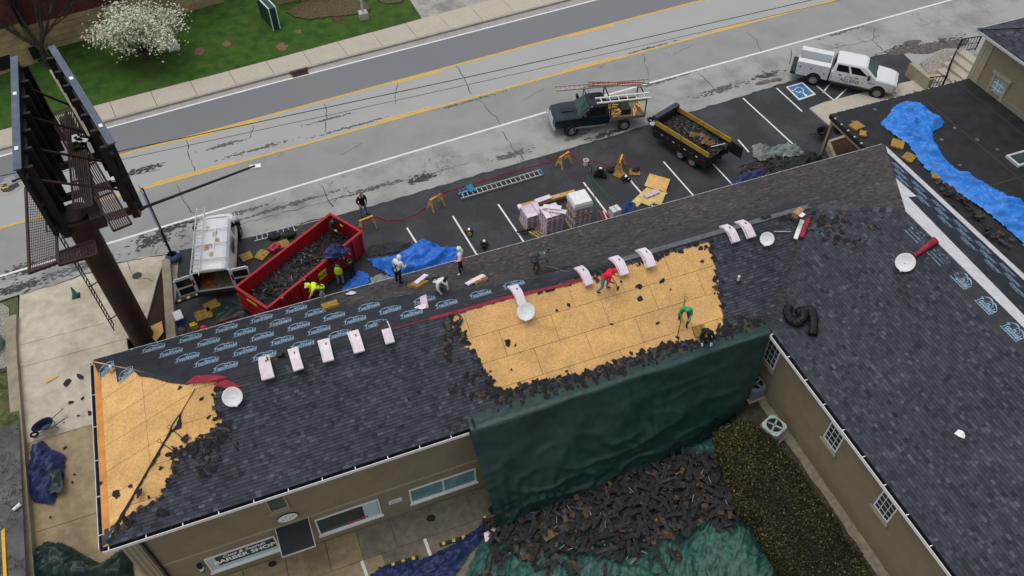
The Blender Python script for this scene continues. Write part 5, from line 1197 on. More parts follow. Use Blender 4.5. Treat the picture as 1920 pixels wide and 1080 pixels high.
MB().bbox(.02, 3.3, -.85, .85, .58, .62).build('cargo_floor', M_woodg, T)
q = MB(); q.grid(lambda u, v: V((.1+.9*u, .1+.7*v, .64+.16*max(0, mnoise.noise(V((u*3, v*3, 1))))+.1*sin(pi*u)*sin(pi*v))), 8, 8); q.build('rust_heap', mat('orange_litter', (.3, .09, .015), var=.4, scale=8), T)
fr = MB()
for sg in (-1, 1): fr.bbox(-.03, .05, sg*.93-.05, sg*.93+.05, .5, 1.85)
fr.bbox(-.03, .06, -.8, .8, 1.88, 2.02); fr.bbox(-.06, .06, -.92, .92, .42, .58); fr.build('door_frame', M_carW, T)
MB().box((-.14, 0, .45), (.2, 1.95, .2)).build('bumper', M_blackp, T); MB().box((5.25, 0, .58), (.16, 1.8, .25)).build('bumper', M_chrome, T)
for sg in (-1, 1):
    MB().box((-.02, sg*.99, 1.3), (.1, .1, .4)).build('tail_light', M_redl, T)
    wheel(T, .95, sg*.95, .37); wheel(T, 4.35, sg*.94, .37); arch(T, .95, sg*.955, .46, .4); arch(T, 4.35, sg*.94, .46, .4)
    MB().box((4.0, sg*1.12, 1.3), (.14, .26, .26)).build('mirror', M_blackp, T)
    MB().add([(3.05, sg*.985, 1.22), (4.05, sg*.975, 1.22), (3.72, sg*.90, 1.72), (3.05, sg*.905, 1.78)], [(0, 1, 2, 3), (3, 2, 1, 0)]).build('window', M_cglass, T)
wsx = MB(); wsx.add([(4.5, -.8, 1.3), (4.5, .8, 1.3), (3.83, .7, 2.0), (3.83, -.7, 2.0)], [(0, 1, 2, 3)]); o = wsx.build('windscreen', M_wsh, T); o.location = (.05, 0, .02)
for k, (x0, x1) in enumerate(((2.35, 2.95), (1.7, 2.28))):
    MB().add([(x0, -1.0, 1.2), (x1, -1.0, 1.2), (x1-.05, -1.12+.1*k, 1.78), (x0-.12, -1.15+.1*k, 1.76)], [(0, 1, 2, 3), (3, 2, 1, 0)]).build('window', M_cglass, T)
# rear doors
def van_door(sg, ang):
    e = bpy.data.objects.new('rear_door', None)
    b = MB(); w = .9
    b.bbox(-.03, .03, 0, w, .6, 1.2)
    for y0, y1 in ((0, .08), (w-.08, w)): b.bbox(-.03, .03, y0, y1, 1.2, 1.78)
    b.bbox(-.03, .03, .08, w-.08, 1.7, 1.86)
    o = b.build('rear_door', M_carW, T); o.location = (-.02, sg*.97, 0); o.scale = (1, sg, 1); o.rotation_euler = (0, .12*0, sg*ang)
    MB().bbox(-.008, .008, .08, w-.08, 1.2, 1.7).build('window', M_cglass, o); MB().bbox(-.042, -.031, .08, w-.1, .68, 1.12).build('inner_panel', M_black, o); MB().bbox(-.05, -.04, .1, .2, 1.0, 1.1).build('handle', M_blackp, o)
    return o
van_door(1, .28); van_door(-1, -.1)
rk = MB()
for x in (.6, 1.7, 2.8): rk.bar((x, -.85, 2.2), (x, .85, 2.2), .05); rk.bar((x, -.85, 2.0), (x, -.85, 2.2), .05); rk.bar((x, .85, 2.0), (x, .85, 2.2), .05)
rk.bar((1.4, -.2, 2.2), (2.9, -.25, 2.2), .04); rk.build('roof_rack', M_white, T)
rs = MB(); 
for i in range(14): a = 2*pi*i/14; c = 2*pi*(i+1)/14; rs.add([(1.6+.17*cos(a), .05+.17*sin(a), 2.118), (1.6+.17*cos(c), .05+.17*sin(c), 2.118), (1.6+.12*cos(c), .05+.12*sin(c), 2.118), (1.6+.12*cos(a), .05+.12*sin(a), 2.118)], [(0, 1, 2, 3)])
rs.build('roof_stain', mat('pink_paint', (.6, .18, .14), var=.2), T)
for k in range(5): MB().prism(jag([(1.0+.5*k+.2*cos(a), -.1+.3*sin(k*2)+.12*sin(a)) for a in [i*pi/4 for i in range(8)]], .04, .1), 2.112, 2.116).build('roof_stain', mat('rust_stain', (.42, .33, .22), var=.3), T)
cV, sV = cos(VH), sin(VH)
def VW(x, y, z): return VO+V((x*cV-y*sV, x*sV+y*cV, z))
ladder_obj(VW(-.55, .62, 2.27), VW(4.5, .58, 2.3), .42, 'long aluminium extension ladder strapped on the white van roof')
# ---------------------------------------------------------------- dark pickup
PH = radians(169); PO = V((21.88, 37.81, 0)); T = thing('pickup_truck', 'dark green flatbed pickup with ladder rack and lumber in its bed', 'pickup', PO, PH)
b = MB(); loft(b, [(1.0, half(.96, .55, 1.3)), (1.3, half(.98, .5, 1.31)), (2.5, half(.98, .5, 1.31)), (2.9, half(.97, .5, 1.3, .05)), (3.9, half(.96, .52, 1.26, .06)), (4.35, half(.92, .54, 1.2, .05)), (4.5, half(.88, .56, 1.06, .03))]); b.build('body', M_carG, T)
gh = Green((1.02, 2.95, .94), (1.12, 2.15, .74), 1.28, 1.9); gh.body(T, M_carG)
for sg in (-1, 1):
    gh.sidewin(T, sg, .12, .8, .12, .8, slant=.14)
    wheel(T, 3.41, sg*.95, .4, steer=.3); wheel(T, 0, sg*.95, .4); arch(T, 3.41, sg*.945, .48, .44)
    MB().box((4.42, sg*.66, .95), (.14, .3, .2)).build('headlight', M_amber, T); MB().box((2.62, sg*1.12, 1.42), (.14, .26, .24)).build('mirror', M_blackp, T)
    MB().box((2.2, sg*.99, .56), (2.0, .02, .1)).build('side_trim', M_greybed, T); MB().box((1.5, sg*.985, 1.12), (.16, .03, .04)).build('door_handle', M_blackp, T)
gh.endwin(T, True, M_wsh); gh.endwin(T, False, M_cglass)
MB().box((4.55, 0, .64), (.18, 1.95, .26)).build('bumper', M_chrome, T); MB().box((4.5, 0, .92), (.08, 1.0, .26)).build('grille', M_chrome, T)
MB().box((3.5, 0, 1.345), (.9, .5, .04)).build('hood_scoop', M_carG, T)
MB().bbox(-1.35, .95, -.98, .98, .82, .95).build('flatbed', M_woodg, T); MB().bbox(-1.3, .9, -.5, .5, .55, .82).build('chassis', M_black, T)
bs = MB(); bs.bbox(-1.35, .95, -.99, -.94, .95, 1.05); bs.bbox(-1.35, .95, .94, .99, .95, 1.05); bs.build('bed_rail', M_woodg, T)
rk = MB()
for x in (-1.3, .95):
    for sg in (-1, 1): rk.bar((x, sg*.95, .95), (x, sg*.95, 2.15), .06)
    rk.bar((x, -.95, 2.15), (x, .95, 2.15), .06)
for sg in (-1, 1): rk.bar((-1.3, sg*.95, 2.15), (2.3, sg*.95, 2.15), .05)
rk.bar((2.3, -.95, 2.15), (2.3, .95, 2.15), .05); rk.bar((2.3, -.95, 1.35), (2.3, -.95, 2.15), .05); rk.bar((2.3, .95, 1.35), (2.3, .95, 2.15), .05)
rk.build('ladder_rack', M_blackp, T)
MB().bbox(-.45, .15, -.6, .7, .96, 1.35).build('tool_box', M_blackp, T)
cP, sP = cos(PH), sin(PH)
def PW(x, y, z): return PO+V((x*cP-y*sP, x*sP+y*cP, z))
rnd = random.Random(5)
for k in range(16):
    x0 = rnd.uniform(.2, .85) if k < 9 else rnd.uniform(-1.25, -.6); y0 = rnd.uniform(-.3, .8); a = rnd.uniform(-.5, .5)+(pi/2 if k >= 9 else .3)
    L = rnd.uniform(.5, 1.0); p = PW(x0, y0, 1.02+.05*(k % 5)); o = MB().box((0, 0, 0), (L, .1, .045)).build('board_offcut', M_wood); o.location = p; o.rotation_euler = (rnd.uniform(-.1, .1), rnd.uniform(-.12, .12), PH+a)
    tag(o, 'orange lumber offcut in the bed of the dark pickup', 'board', 'lumber offcuts in the pickup bed')
ladder_obj(PW(-1.9, -.75, 2.27), PW(4.1, -.95, 2.27), .42, 'long weathered ladder on the road side of the pickup rack', m=M_ladderT)
ladder_obj(PW(-1.5, -.4, 2.33), PW(2.0, -.95, 2.4), .36, 'ladder with red rungs lying atop the long pickup ladder', m=mat('ladder_red', (.5, .2, .16), var=.25))
ladder_obj(PW(-1.55, .72, 2.27), PW(1.9, .72, 2.27), .5, 'bright white step ladder on the lot side of the pickup rack', n=6, m=M_white, rail=.07)
# ---------------------------------------------------------------- dump trailer
TH = radians(110.3); TO = V((24.56, 33.47, 0)); T = thing('dump_trailer', 'black tandem axle dump trailer with yellow side boards', 'trailer', TO, TH)
hl_, hw_ = 2.12, 1.04
bx = MB(); bx.bbox(-hl_, hl_, -hw_, hw_, .68, .78)
for sg in (-1, 1): bx.bbox(-hl_, hl_, sg*hw_-.03, sg*hw_+.03, .5, 1.36)
bx.bbox(hl_-.03, hl_+.03, -hw_+.03, hw_-.03, .78, 1.6); bx.build('box', M_blackp, T)
rb_ = MB()
for sg in (-1, 1):
    rb_.bbox(-hl_, hl_, sg*(hw_+.03)-.03, sg*(hw_+.03)+.03, .95, 1.02)
    rb_.bbox(-hl_, hl_, sg*(hw_+.02)-.05, sg*(hw_+.02)+.05, 1.3, 1.36)
rb_.build('side_rib', M_blackp, T)
for sg in (-1, 1):
    for k in range(2): MB().bbox(-hl_+.02+k*2.12, -hl_+2.1+k*2.12, sg*hw_-.02, sg*hw_+.025, 1.365, 1.68).build('side_board', M_ylwood, T)
    for k in range(9): MB().box((-hl_+.3+k*.46, sg*(hw_+.066), .985), (.16, .012, .05)).build('reflector', M_white if k % 2 else M_redl, T)
    wheel(T, -.12, sg*.95, .37, .22, sp=6); wheel(T, -1.06, sg*.95, .37, .22, sp=6)
    MB().bbox(-1.6, .4, sg*.98-.14, sg*.98+.14, .8, .83).build('fender', M_blackp, T)
MB().box((hl_+.05, 0, 1.78), (.34, 2.1, .24)).build('tarp_roller', mat('roller_grey', (.035, .04, .05), rough=.4), T)
fm = MB(); fm.bar((-hl_, .4, .55), (hl_, .4, .55), .1, .18); fm.bar((-hl_, -.4, .55), (hl_, -.4, .55), .1, .18); fm.bar((hl_, .75, .55), (hl_+1.35, .06, .55), .1, .14); fm.bar((hl_, -.75, .55), (hl_+1.35, -.06, .55), .1, .14); fm.bar((hl_+.6, -.4, .6), (hl_+.6, .4, .6), .5, .05)
fm.bar((hl_+1.0, 0, .1), (hl_+1.0, 0, .95), .07); fm.build('tongue_frame', M_blackp, T); MB().box((hl_+.5, -.15, .82), (.4, .5, .3)).build('pump_box', M_greybed, T); MB().lathe([(0, 0), (.2, 0), (.2, .12), (0, .12)], (hl_+.6, .45, .66), 14).build('spare_cap', M_chrome, T)
gt = MB(); gt.bbox(-hl_-.9, -hl_-.02, -hw_-.07, -hw_-.02, .7, 1.5); gt.build('gate_leaf', M_blackp, T); gt = MB(); gt.bbox(-hl_-.1, -hl_-.05, .3, hw_, .7, 1.36); gt.build('gate_leaf', M_blackp, T)
MB().bar((-hl_+.5, .2, 1.42), (-hl_+.15, -.9+.2, 1.4), .06, .03).build('chain_bar', M_alu, T)
def heap(name, label, cat, M4, lx, ly, zf, n, seed, mats, parent=None):
    """loose waste filling a container: uneven surface plus many flat torn pieces"""
    rr = random.Random(seed); b = MB(); nu, nv = 26, 12
    def hz_(u, v): return zf(u, v)+.12*mnoise.noise(V((u*5+seed, v*4, 0)))+.06*mnoise.noise(V((u*14, v*11, seed)))
    b.grid(lambda u, v: M4 @ V(((u-.5)*lx, (v-.5)*ly, hz_(u, v))), nu, nv)
    for i in range(n):
        u, v = rr.random(), rr.random(); c = V(((u-.5)*lx, (v-.5)*ly, hz_(u, v)+rr.uniform(.0, .07))); L = rr.uniform(.1, .45); w = rr.uniform(.04, .17)
        R = Matrix.Rotation(rr.uniform(0, 6.28), 3, 'Z') @ Matrix.Rotation(rr.gauss(0, .35), 3, 'X') @ Matrix.Rotation(rr.gauss(0, .35), 3, 'Y')
        b.cm = rr.choices(range(len(mats)), [10, 4, 2.5, .8][:len(mats)])[0]
        if b.cm == 3: L, w = rr.uniform(.15, .5), .025
        pts = [R @ V((x*L/2*rr.uniform(.7, 1.1), y*w/2*rr.uniform(.7, 1.2), rr.uniform(-.02, .02)))+c for x, y in ((-1, -1), (1, -1), (1, 1), (-1, 1))]
        b.add([M4 @ p for p in pts], [(0, 1, 2, 3)])
    return tag(b.build(name, mats), label, cat, kind='stuff')
M_scrapA = mat('scrap_dark', (.024, .023, .024), var=.4, scale=6, rough=.95); M_scrapB = mat('scrap_grey', (.046, .046, .051), var=.3, scale=6, rough=.95); M_scrapC = mat('scrap_brown', (.075, .05, .03), var=.4, scale=6, rough=.95); M_scrapD = mat('scrap_pale', (.35, .34, .32), var=.2)
HM = [M_scrapA, M_scrapB, M_scrapC, M_scrapD]
heap('waste_heap', 'dark torn roofing waste filling the dump trailer', 'waste', Matrix.Translation(TO) @ Matrix.Rotation(TH, 4, 'Z'), 4.1, 1.98, lambda u, v: 1.05+.3*sin(pi*u)*sin(pi*v)+.1, 700, 3, HM)
for k in range(5): 
    c = Matrix.Translation(TO) @ Matrix.Rotation(TH, 4, 'Z') @ V((-.9+.3*k-.5, .2*sin(k*2), 1.5)); o = MB(); o.grid(lambda u, v: V(((u-.5)*.5, (v-.5)*.4, .1*mnoise.noise(V((u*3+k, v*3, 1)))+.1*sin(pi*u)*sin(pi*v))), 6, 6); ob = o.build('insulation_clump', mat('brown_insulation', (.17, .1, .045), var=.35, scale=7, rough=1)); ob.location = c; ob.rotation_euler = (0, 0, k); tag(ob, 'clump of brown insulation on the trailer waste', 'insulation', 'insulation clumps in the trailer')
# ---------------------------------------------------------------- red skip
DH = radians(32.5); DO = V((.14, 31.17, 0)); T = thing('roll_off_dumpster', 'long open red steel dumpster with ribbed sides', 'dumpster', DO, DH)
L2, W2, ZT = 3.33, 1.15, 1.75
bx = MB(); bx.bbox(-L2, L2, -W2, W2, .18, .26)
for sg in (-1, 1): bx.bbox(-L2, L2, sg*W2-.03, sg*W2+.03, .2, ZT-.1)
bx.bbox(-L2-.03, -L2+.03, -W2+.03, W2-.03, .26, ZT-.1); bx.bbox(L2-.03, L2+.03, -W2+.03, W2-.03, .26, ZT-.1); bx.build('box', M_red, T)
rm = MB()
for sg in (-1, 1): rm.bbox(-L2-.06, L2+.06, sg*W2-.07, sg*W2+.07, ZT-.1, ZT)
for sg in (-1, 1): rm.bbox(sg*L2-.07, sg*L2+.07, -W2+.07, W2-.07, ZT-.1, ZT)
rm.build('rim', M_red, T)
for sg in (-1, 1):
    for k in range(11): MB().bbox(-L2+.18+k*.63, -L2+.28+k*.63, min(sg*(W2+.03), sg*(W2+.12)), max(sg*(W2+.03), sg*(W2+.12)), .2, ZT-.1).build('rib', M_red, T)
for k in range(3): MB().bbox(-L2-.1, -L2-.031, -W2, W2, .35+.42*k, .45+.42*k).build('rib', M_red, T)
sk_ = MB(); sk_.bar((-L2, .45, .1), (L2, .45, .1), .12, .2); sk_.bar((-L2, -.45, .1), (L2, -.45, .1), .12, .2); sk_.build('skid_rail', M_red, T)
s1 = MB().box((.2, -W2-.13, 1.15), (.55, .012, .5)).build('warning_plate', M_ysign, T)
inst('lettering', text_mesh('DO NOT\nOVERFILL', .13, M_black, offset=.006), s1, (.2, -W2-.14, 1.15), (pi/2, 0, 0))
s2 = MB().box((-L2-.11, -.1, 1.52), (.012, .75, .18)).build('warning_plate', M_ysign, T)
for x in (-2.4, -.9, 1.3): MB().box((x, -W2-.08, ZT-.05), (.1, .02, .05)).build('sticker', M_white, T)
heap('waste_heap', 'black torn shingle waste piled in the red dumpster', 'waste', Matrix.Translation(DO) @ Matrix.Rotation(DH, 4, 'Z'), 6.56, 2.2, lambda u, v: .55+.55*v*0+.35*sin(pi*min(1, u*1.1))*(1-.25*v)+.12, 900, 11, HM)
# ================================================================ PEOPLE
def cl(name, c, **k): return mat('cloth_'+name, c, rough=.9, var=.12, scale=9, **k)
SKIN = mat('skin', (.42, .24, .16), rough=.6, var=.06)
BASE = dict(pel=(0, 0, .96), che=(0, .02, 1.30), nec=(0, .02, 1.47), hd=(0, .05, 1.58), top=(0, .05, 1.72),
    shL=(-.19, .0, 1.41), elL=(-.27, -.02, 1.12), wrL=(-.28, .06, .86), shR=(.19, .0, 1.41), elR=(.27, -.02, 1.12), wrR=(.28, .06, .86),
    hpL=(-.10, 0, .92), knL=(-.12, .03, .50), anL=(-.13, -.02, .09), toL=(-.15, .17, .045), hpR=(.10, 0, .92), knR=(.12, .03, .50), anR=(.13, -.02, .09), toR=(.15, .17, .045))
def P_(**k): d = dict(BASE); d.update(k); return d
def bend(d, ang, keep_arms=False):
    """tip the trunk, head and arms forward about the hips"""
    c, s_ = cos(ang), sin(ang); o = dict(d)
    for j in ('che', 'nec', 'hd', 'top', 'shL', 'elL', 'wrL', 'shR', 'elR', 'wrR'):
        x, y, z = d[j]; y0, z0 = 0, .96; dy, dz_ = y-y0, z-z0; o[j] = (x, y0+dy*c+dz_*s_, z0-dy*s_+dz_*c)
    return o
def drop(d, h):
    """lower the trunk by h with bent knees"""
    o = dict(d)
    for j in o:
        x, y, z = o[j]
        if j[:2] not in ('kn', 'an', 'to'): o[j] = (x, y-h*.35, z-h)
    for s_ in 'LR': x, y, z = o['kn'+s_]; o['kn'+s_] = (x*1.5, y+.28*min(1, h/.35), z-h*.28)
    return o
POSES = {}
POSES['stand'] = P_(elL=(-.30, -.06, 1.15), wrL=(-.22, .14, 1.0), elR=(.30, -.06, 1.15), wrR=(.22, .14, 1.0), anL=(-.17, -.02, .09), toL=(-.22, .15, .045), anR=(.17, -.02, .09), toR=(.22, .15, .045), knL=(-.15, .03, .5), knR=(.15, .03, .5))
POSES['armsup'] = P_(elL=(-.28, .12, 1.55), wrL=(-.2, .2, 1.78), elR=(.28, .12, 1.55), wrR=(.2, .2, 1.78))
b_ = bend(P_(), 1.15); b_.update(elL=(-.25, .5, .92), wrL=(-.2, .62, .66), elR=(.25, .5, .92), wrR=(.2, .62, .66)); POSES['bend'] = drop(b_, .12)
b_ = bend(P_(), .75); b_.update(elL=(-.26, .32, 1.02), wrL=(-.16, .58, .95), elR=(.26, .28, .98), wrR=(.14, .5, .78)); POSES['rake'] = drop(P_(**{**b_, 'anL': (-.16, .22, .09), 'toL': (-.18, .4, .045), 'knL': (-.15, .2, .5), 'anR': (.16, -.22, .09), 'toR': (.18, -.04, .045), 'knR': (.15, -.06, .5)}), .06)
b_ = bend(P_(), .95); b_.update(elL=(-.3, .42, .95), wrL=(-.22, .55, .68), elR=(.3, .42, .95), wrR=(.22, .55, .68)); POSES['crouch'] = drop(b_, .45)
b_ = bend(P_(), .35); b_.update(elL=(-.33, .12, 1.1), wrL=(-.3, .34, .98), elR=(.3, .2, 1.1), wrR=(.2, .42, 1.0)); POSES['lean'] = b_
RAD = dict(pel=.155, che=.165, nec=.062, hd=.092, top=.075, shL=.085, elL=.055, wrL=.038, shR=.085, elR=.055, wrR=.038, hpL=.11, knL=.07, anL=.05, toL=.042, hpR=.11, knR=.07, anR=.05, toR=.042)
BON = [('pel', 'che', 'top_'), ('che', 'nec', 'top_'), ('nec', 'hd', 'neck'), ('hd', 'top', 'head'), ('che', 'shL', 'top_'), ('shL', 'elL', 'arm'), ('elL', 'wrL', 'fore'), ('che', 'shR', 'top_'), ('shR', 'elR', 'arm'), ('elR', 'wrR', 'fore'),
    ('pel', 'hpL', 'leg'), ('hpL', 'knL', 'leg'), ('knL', 'anL', 'leg'), ('anL', 'toL', 'foot'), ('pel', 'hpR', 'leg'), ('hpR', 'knR', 'leg'), ('knR', 'anR', 'leg'), ('anR', 'toR', 'foot')]
def person(label, loc, heading, pose, top, pants, shoes, head='hair', hair=(.03, .02, .015), gloves=None, bulk=1.0, vest=None, hat=None, ramp=0.0, group=None, hgt=1.0, harness=None):
    J = POSES[pose] if isinstance(pose, str) else pose; keys = list(J)
    t = thing('person', label, 'person', loc, heading-pi/2, group)
    me = bpy.data.meshes.new('body'); me.from_pydata([J[k] for k in keys], [(keys.index(a), keys.index(b)) for a, b, _ in BON], [])
    o = bpy.data.objects.new('body', me); C.objects.link(o); md = o.modifiers.new('skin', 'SKIN'); md.use_smooth_shade = True
    for i, k in enumerate(keys):
        r = RAD[k]*(bulk if k in ('pel', 'che', 'shL', 'shR', 'elL', 'elR', 'hpL', 'hpR', 'knL', 'knR') else 1)
        me.skin_vertices[0].data[i].radius = (r, r*(.8 if k in ('pel', 'che') else 1)); me.skin_vertices[0].data[i].use_root = (k == 'pel')
    sd_ = o.modifiers.new('sub', 'SUBSURF'); sd_.levels = 1; sd_.render_levels = 1
    dg = bpy.context.evaluated_depsgraph_get(); em = bpy.data.meshes.new_from_object(o.evaluated_get(dg)); bpy.data.objects.remove(o)
    mats = [top, pants, shoes, SKIN, mat('hair_%d' % int(hair[0]*1000), hair, rough=.9), gloves or SKIN]
    bm = bmesh.new(); bm.from_mesh(em)
    nf = len(bm.faces)
    # hands: palm and five bent fingers, joined to the body mesh
    for s_ in 'LR':
        w = V(J['wr'+s_]); e = V(J['el'+s_]); d = (w-e).normalized(); sx = d.cross(V((0, 1, .3))).normalized(); nn = sx.cross(d)
        hb = MB(); hb.bar(w-d*.02, w+d*.09, .075, .03, up=nn)
        for q, (off, L) in enumerate(((-.03, .065), (-.01, .078), (.011, .072), (.031, .056))):
            p0 = w+d*.085+sx*off; p1 = p0+d*L*.5+nn*.008; p2 = p1+d*L*.35+nn*.03; hb.tube([p0, p1, p2], [.009, .0085, .007], 5)
        p0 = w+d*.03-sx*.034; hb.tube([p0, p0+d*.03-sx*.03, p0+d*.06-sx*.03+nn*.02], [.011, .01, .008], 5)
        tm = hb.mesh('hand', [SKIN]); bm.from_mesh(tm)
    bm.faces.ensure_lookup_table()
    for i, f in enumerate(bm.faces):
        f.smooth = True
        if i >= nf: f.material_index = 5; continue
        c = f.calc_center_median(); best = None
        for a, b, kind in BON:
            A, B = V(J[a]), V(J[b]); e = B-A; u = max(0, min(1, (c-A).dot(e)/e.length_squared)); dd = (c-(A+e*u)).length-min(RAD[a], RAD[b])*.6
            if best is None or dd < best[0]: best = (dd, kind, u)
        k = best[1]
        f.material_index = {'top_': 0, 'arm': 0, 'fore': 0 if best[2] < .88 else 5, 'leg': 1, 'foot': 2, 'neck': 3, 'head': 3}[k]
        if k in ('head', 'neck') and head in ('hood', 'hair', 'cap'):
            fw = (c-V(J['hd'])).dot(V((0, 1, 0)) if pose not in ('bend', 'crouch') else V((0, .5, -.85)))
            if fw < .045 or c.z > V(J['top']).z-.01 or head == 'hood' and k == 'neck': f.material_index = 0 if head == 'hood' else (4 if k == 'head' else 3)
    m2 = bpy.data.meshes.new('body'); bm.to_mesh(m2); bm.free()
    for m_ in mats: m2.materials.append(m_)
    body = inst('body', m2, t)
    # face: eyes, nose, mouth, ears on the front of the head
    H0 = V(J['hd']); Tp = V(J['top']); up = (Tp-H0).normalized(); fwd = (V((0, 1, 0))-up*up.y).normalized(); rt = fwd.cross(up)
    if pose in ('bend', 'crouch'): fwd = V((0, .35, -.9)); fwd = (fwd-up*fwd.dot(up)).normalized(); rt = fwd.cross(up)
    fc = MB(); ctr = H0+up*.045
    fc.tube([ctr+fwd*.085-up*.01, ctr+fwd*.115-up*.035], .014, 5)
    for q in (-1, 1): fc.tube([ctr+rt*(q*.095)-up*.02, ctr+rt*(q*.105)+up*.02], .015, 5)
    fc.cm = 1
    for q in (-1, 1): fc.box(ctr+fwd*.09+rt*(q*.034)+up*.01, (.018, .012, .012))
    fc.box(ctr+fwd*.092-up*.062, (.045, .01, .01)); fc.build('face', [SKIN, M_black], t)
    if head == 'hood':
        hh = MB(); hh.grid(lambda u, v: ctr+up*(.14*cos(pi*v*.8)-.01)+(fwd*(-cos(u*2*pi)*.118+(-.015))+rt*(sin(u*2*pi)*.118))*sin(pi*(.04+v*.8)) if not (v > .3 and (u < .36 and u > .64)) else ctr, 14, 7)
        # open the hood toward the face
        hh.f = [f for f in hh.f if not all((V(hh.v[i])-ctr).normalized().dot(fwd) > .55 for i in f)]; hh.m = [0]*len(hh.f); hh.t = [.5]*len(hh.f)
        hh.build('hood', top, t, smooth=True)
    if hat:
        ht = MB(); ht.grid(lambda u, v: ctr+up*(.02+.115*cos(pi/2*v))+(fwd*cos(u*2*pi)+rt*sin(u*2*pi))*(.112*sin(pi/2*v)), 14, 5); ht.box(ctr+fwd*.13+up*.03, (.16, .12, .015)); ht.build('cap', hat, t, smooth=True)
    if vest is not None:
        ch, pe = V(J['che']), V(J['pel']); ax = (ch-pe).normalized(); f2 = (V((0, 1, 0))-ax*ax.y).normalized(); r2 = f2.cross(ax)
        vb = MB(); vb.grid(lambda u, v: pe-ax*.02+ax*(.50*v)+(f2*cos(u*2*pi)*(.17+.02*bulk)+r2*sin(u*2*pi)*(.215*bulk))*(1-.28*max(0, v-.7)/.3), 16, 6); vb.build('vest', vest, t, smooth=True)
    if harness is not None:
        ch, pe = V(J['che']), V(J['pel']); ax = (ch-pe).normalized(); f2 = (V((0, 1, 0))-ax*ax.y).normalized(); r2 = f2.cross(ax); hb = MB()
        for q in (-1, 1): hb.bar(pe-f2*.15+r2*q*.12, ch-f2*.17+r2*q*-.08, .045, .02, up=f2); 
        hb.lathe([(.19*bulk, 0), (.205*bulk, 0), (.205*bulk, .07), (.19*bulk, .07)], pe, 14); hb.build('harness', harness, t)
    return t
def onN(x, y, lift=.03): p = onplane(x, y, PL_N.O, PL_N.N); return p+V((0, 0, lift))
def onS(x, y, lift=.03): p = onplane(x, y, PL_S.O, PL_S.N); return p+V((0, 0, lift))
neon = cl('neon', (.62, .85, .03)); blk = cl('black', (.012, .012, .014)); wht = cl('white', (.68, .68, .68)); jean = cl('jean', (.12, .2, .34)); dpant = cl('dark_pants', (.02, .022, .026)); gry = cl('grey', (.07, .085, .09)); redc = cl('red', (.62, .02, .03)); grn = cl('green', (.015, .36, .1)); boot = cl('boot', (.16, .09, .04)); brn = cl('brown_pants', (.06, .045, .03)); ljean = cl('light_jean', (.25, .3, .36))
glow = cl('glove', (.5, .6, .1)); kh = cl('khaki', (.2, .15, .09))
D = radians
person('man in open black jacket and blue jeans standing by the sawhorse', P(683, 404), D(-75), 'stand', blk, jean, blk, head='hair', bulk=1.15)
mj = Matrix.Translation(DO) @ Matrix.Rotation(DH, 4, 'Z')
person('person in dark jacket with bright gloves standing in the dumpster end', mj @ V((2.85, .55, .62)), D(-60), 'lean', cl('dark_jacket', (.03, .03, .03)), brn, boot, head='cap', hat=blk, gloves=glow, bulk=1.15)
person('worker in neon vest and light jeans lifting a navy tarp bundle overhead', P(640, 533), D(75), 'armsup', blk, ljean, blk, vest=neon, head='hair')
person('person in all black helping beside the worker in neon vest', P(664, 527), D(115), 'armsup', blk, dpant, blk, head='hair', bulk=1.1)
person('worker in neon yellow hoodie and white cap bending at the roof edge', onN(609, 561), D(170), 'bend', neon, ljean, boot, head='hood', hat=wht, harness=blk)
person('worker in white hoodie with raised hood standing at the eave by the blue tarp', onN(748, 532), D(35), POSES['lean'], wht, dpant, blk, head='hood', harness=blk, bulk=1.1)
person('worker in white hoodie and red tool belt standing upright on new shingles', onN(865, 512), D(150), 'stand', wht, dpant, wht, head='hood', harness=redc, bulk=1.05)
person('worker in black and white striped top crouching over the roof', onN(822, 545), D(-60), 'crouch', wht, kh, blk, head='cap', hat=wht, gloves=glow, vest=None, harness=blk)
person('worker in grey shirt and tan boots bent over on the new shingles', onN(1003, 512), D(10), 'bend', gry, brn, boot, head='cap', hat=gry, harness=blk)
person('worker in red hoodie and jeans stripping the bare roof', onS(1128, 546), D(-25), 'rake', redc, jean, blk, head='hood', bulk=1.05)
person('worker in bright green hoodie scraping the bare sheathing with a shovel', onS(1280, 604), D(-120), 'rake', grn, cl('slate_jean', (.05, .07, .09)), blk, head='hood', bulk=1.05)
person('worker in black top crouching at the lower edge of bare sheathing', onS(1320, 637), D(-110), 'crouch', blk, dpant, boot, head='cap', hat=blk, gloves=wht)
# ================================================================ THINGS LYING AND STANDING ABOUT
M_pink = mat('bundle_wrap', (.60, .47, .56), var=.12, scale=5, rough=.4, objvar=.08)
M_pinkw = mat('bundle_wrap_pale', (.68, .60, .65), var=.08, scale=6, rough=.4, objvar=.06)
M_bslot = mat('bundle_print', (.06, .03, .05), var=.2)
M_card = mat('cardboard', (.36, .22, .1), var=.15, scale=4)
M_ply = mat('plywood', (.55, .42, .17), var=.15, scale=3, objvar=.1)
M_foam = mat('foam_pad', (.30, .18, .045), var=.25, scale=7, rough=1, objvar=.15, bump=.5)
M_navy = mat('tarp_navy', (.02, .03, .1), var=.3, scale=3, rough=.45)
M_blue = mat('tarp_blue', (.02, .14, .55), var=.2, scale=3, rough=.4)
M_blueL = mat('tarp_blue_light', (.025, .19, .60), var=.15, scale=3, rough=.4)
M_grnT = mat('tarp_green', (.010, .036, .033), var=.2, scale=2, rough=.42, spec=.5)
M_grnL = mat('tarp_green_pale', (.022, .078, .066), var=.3, scale=3, rough=.45)
M_silver = mat('tarp_silver', (.17, .2, .2), var=.35, scale=4, rough=.45)
M_dkgrn = mat('tarp_dark_green', (.012, .03, .026), var=.3, scale=3, rough=.4)
M_yel = mat('sawhorse_wood', (.62, .36, .09), var=.12, scale=5)
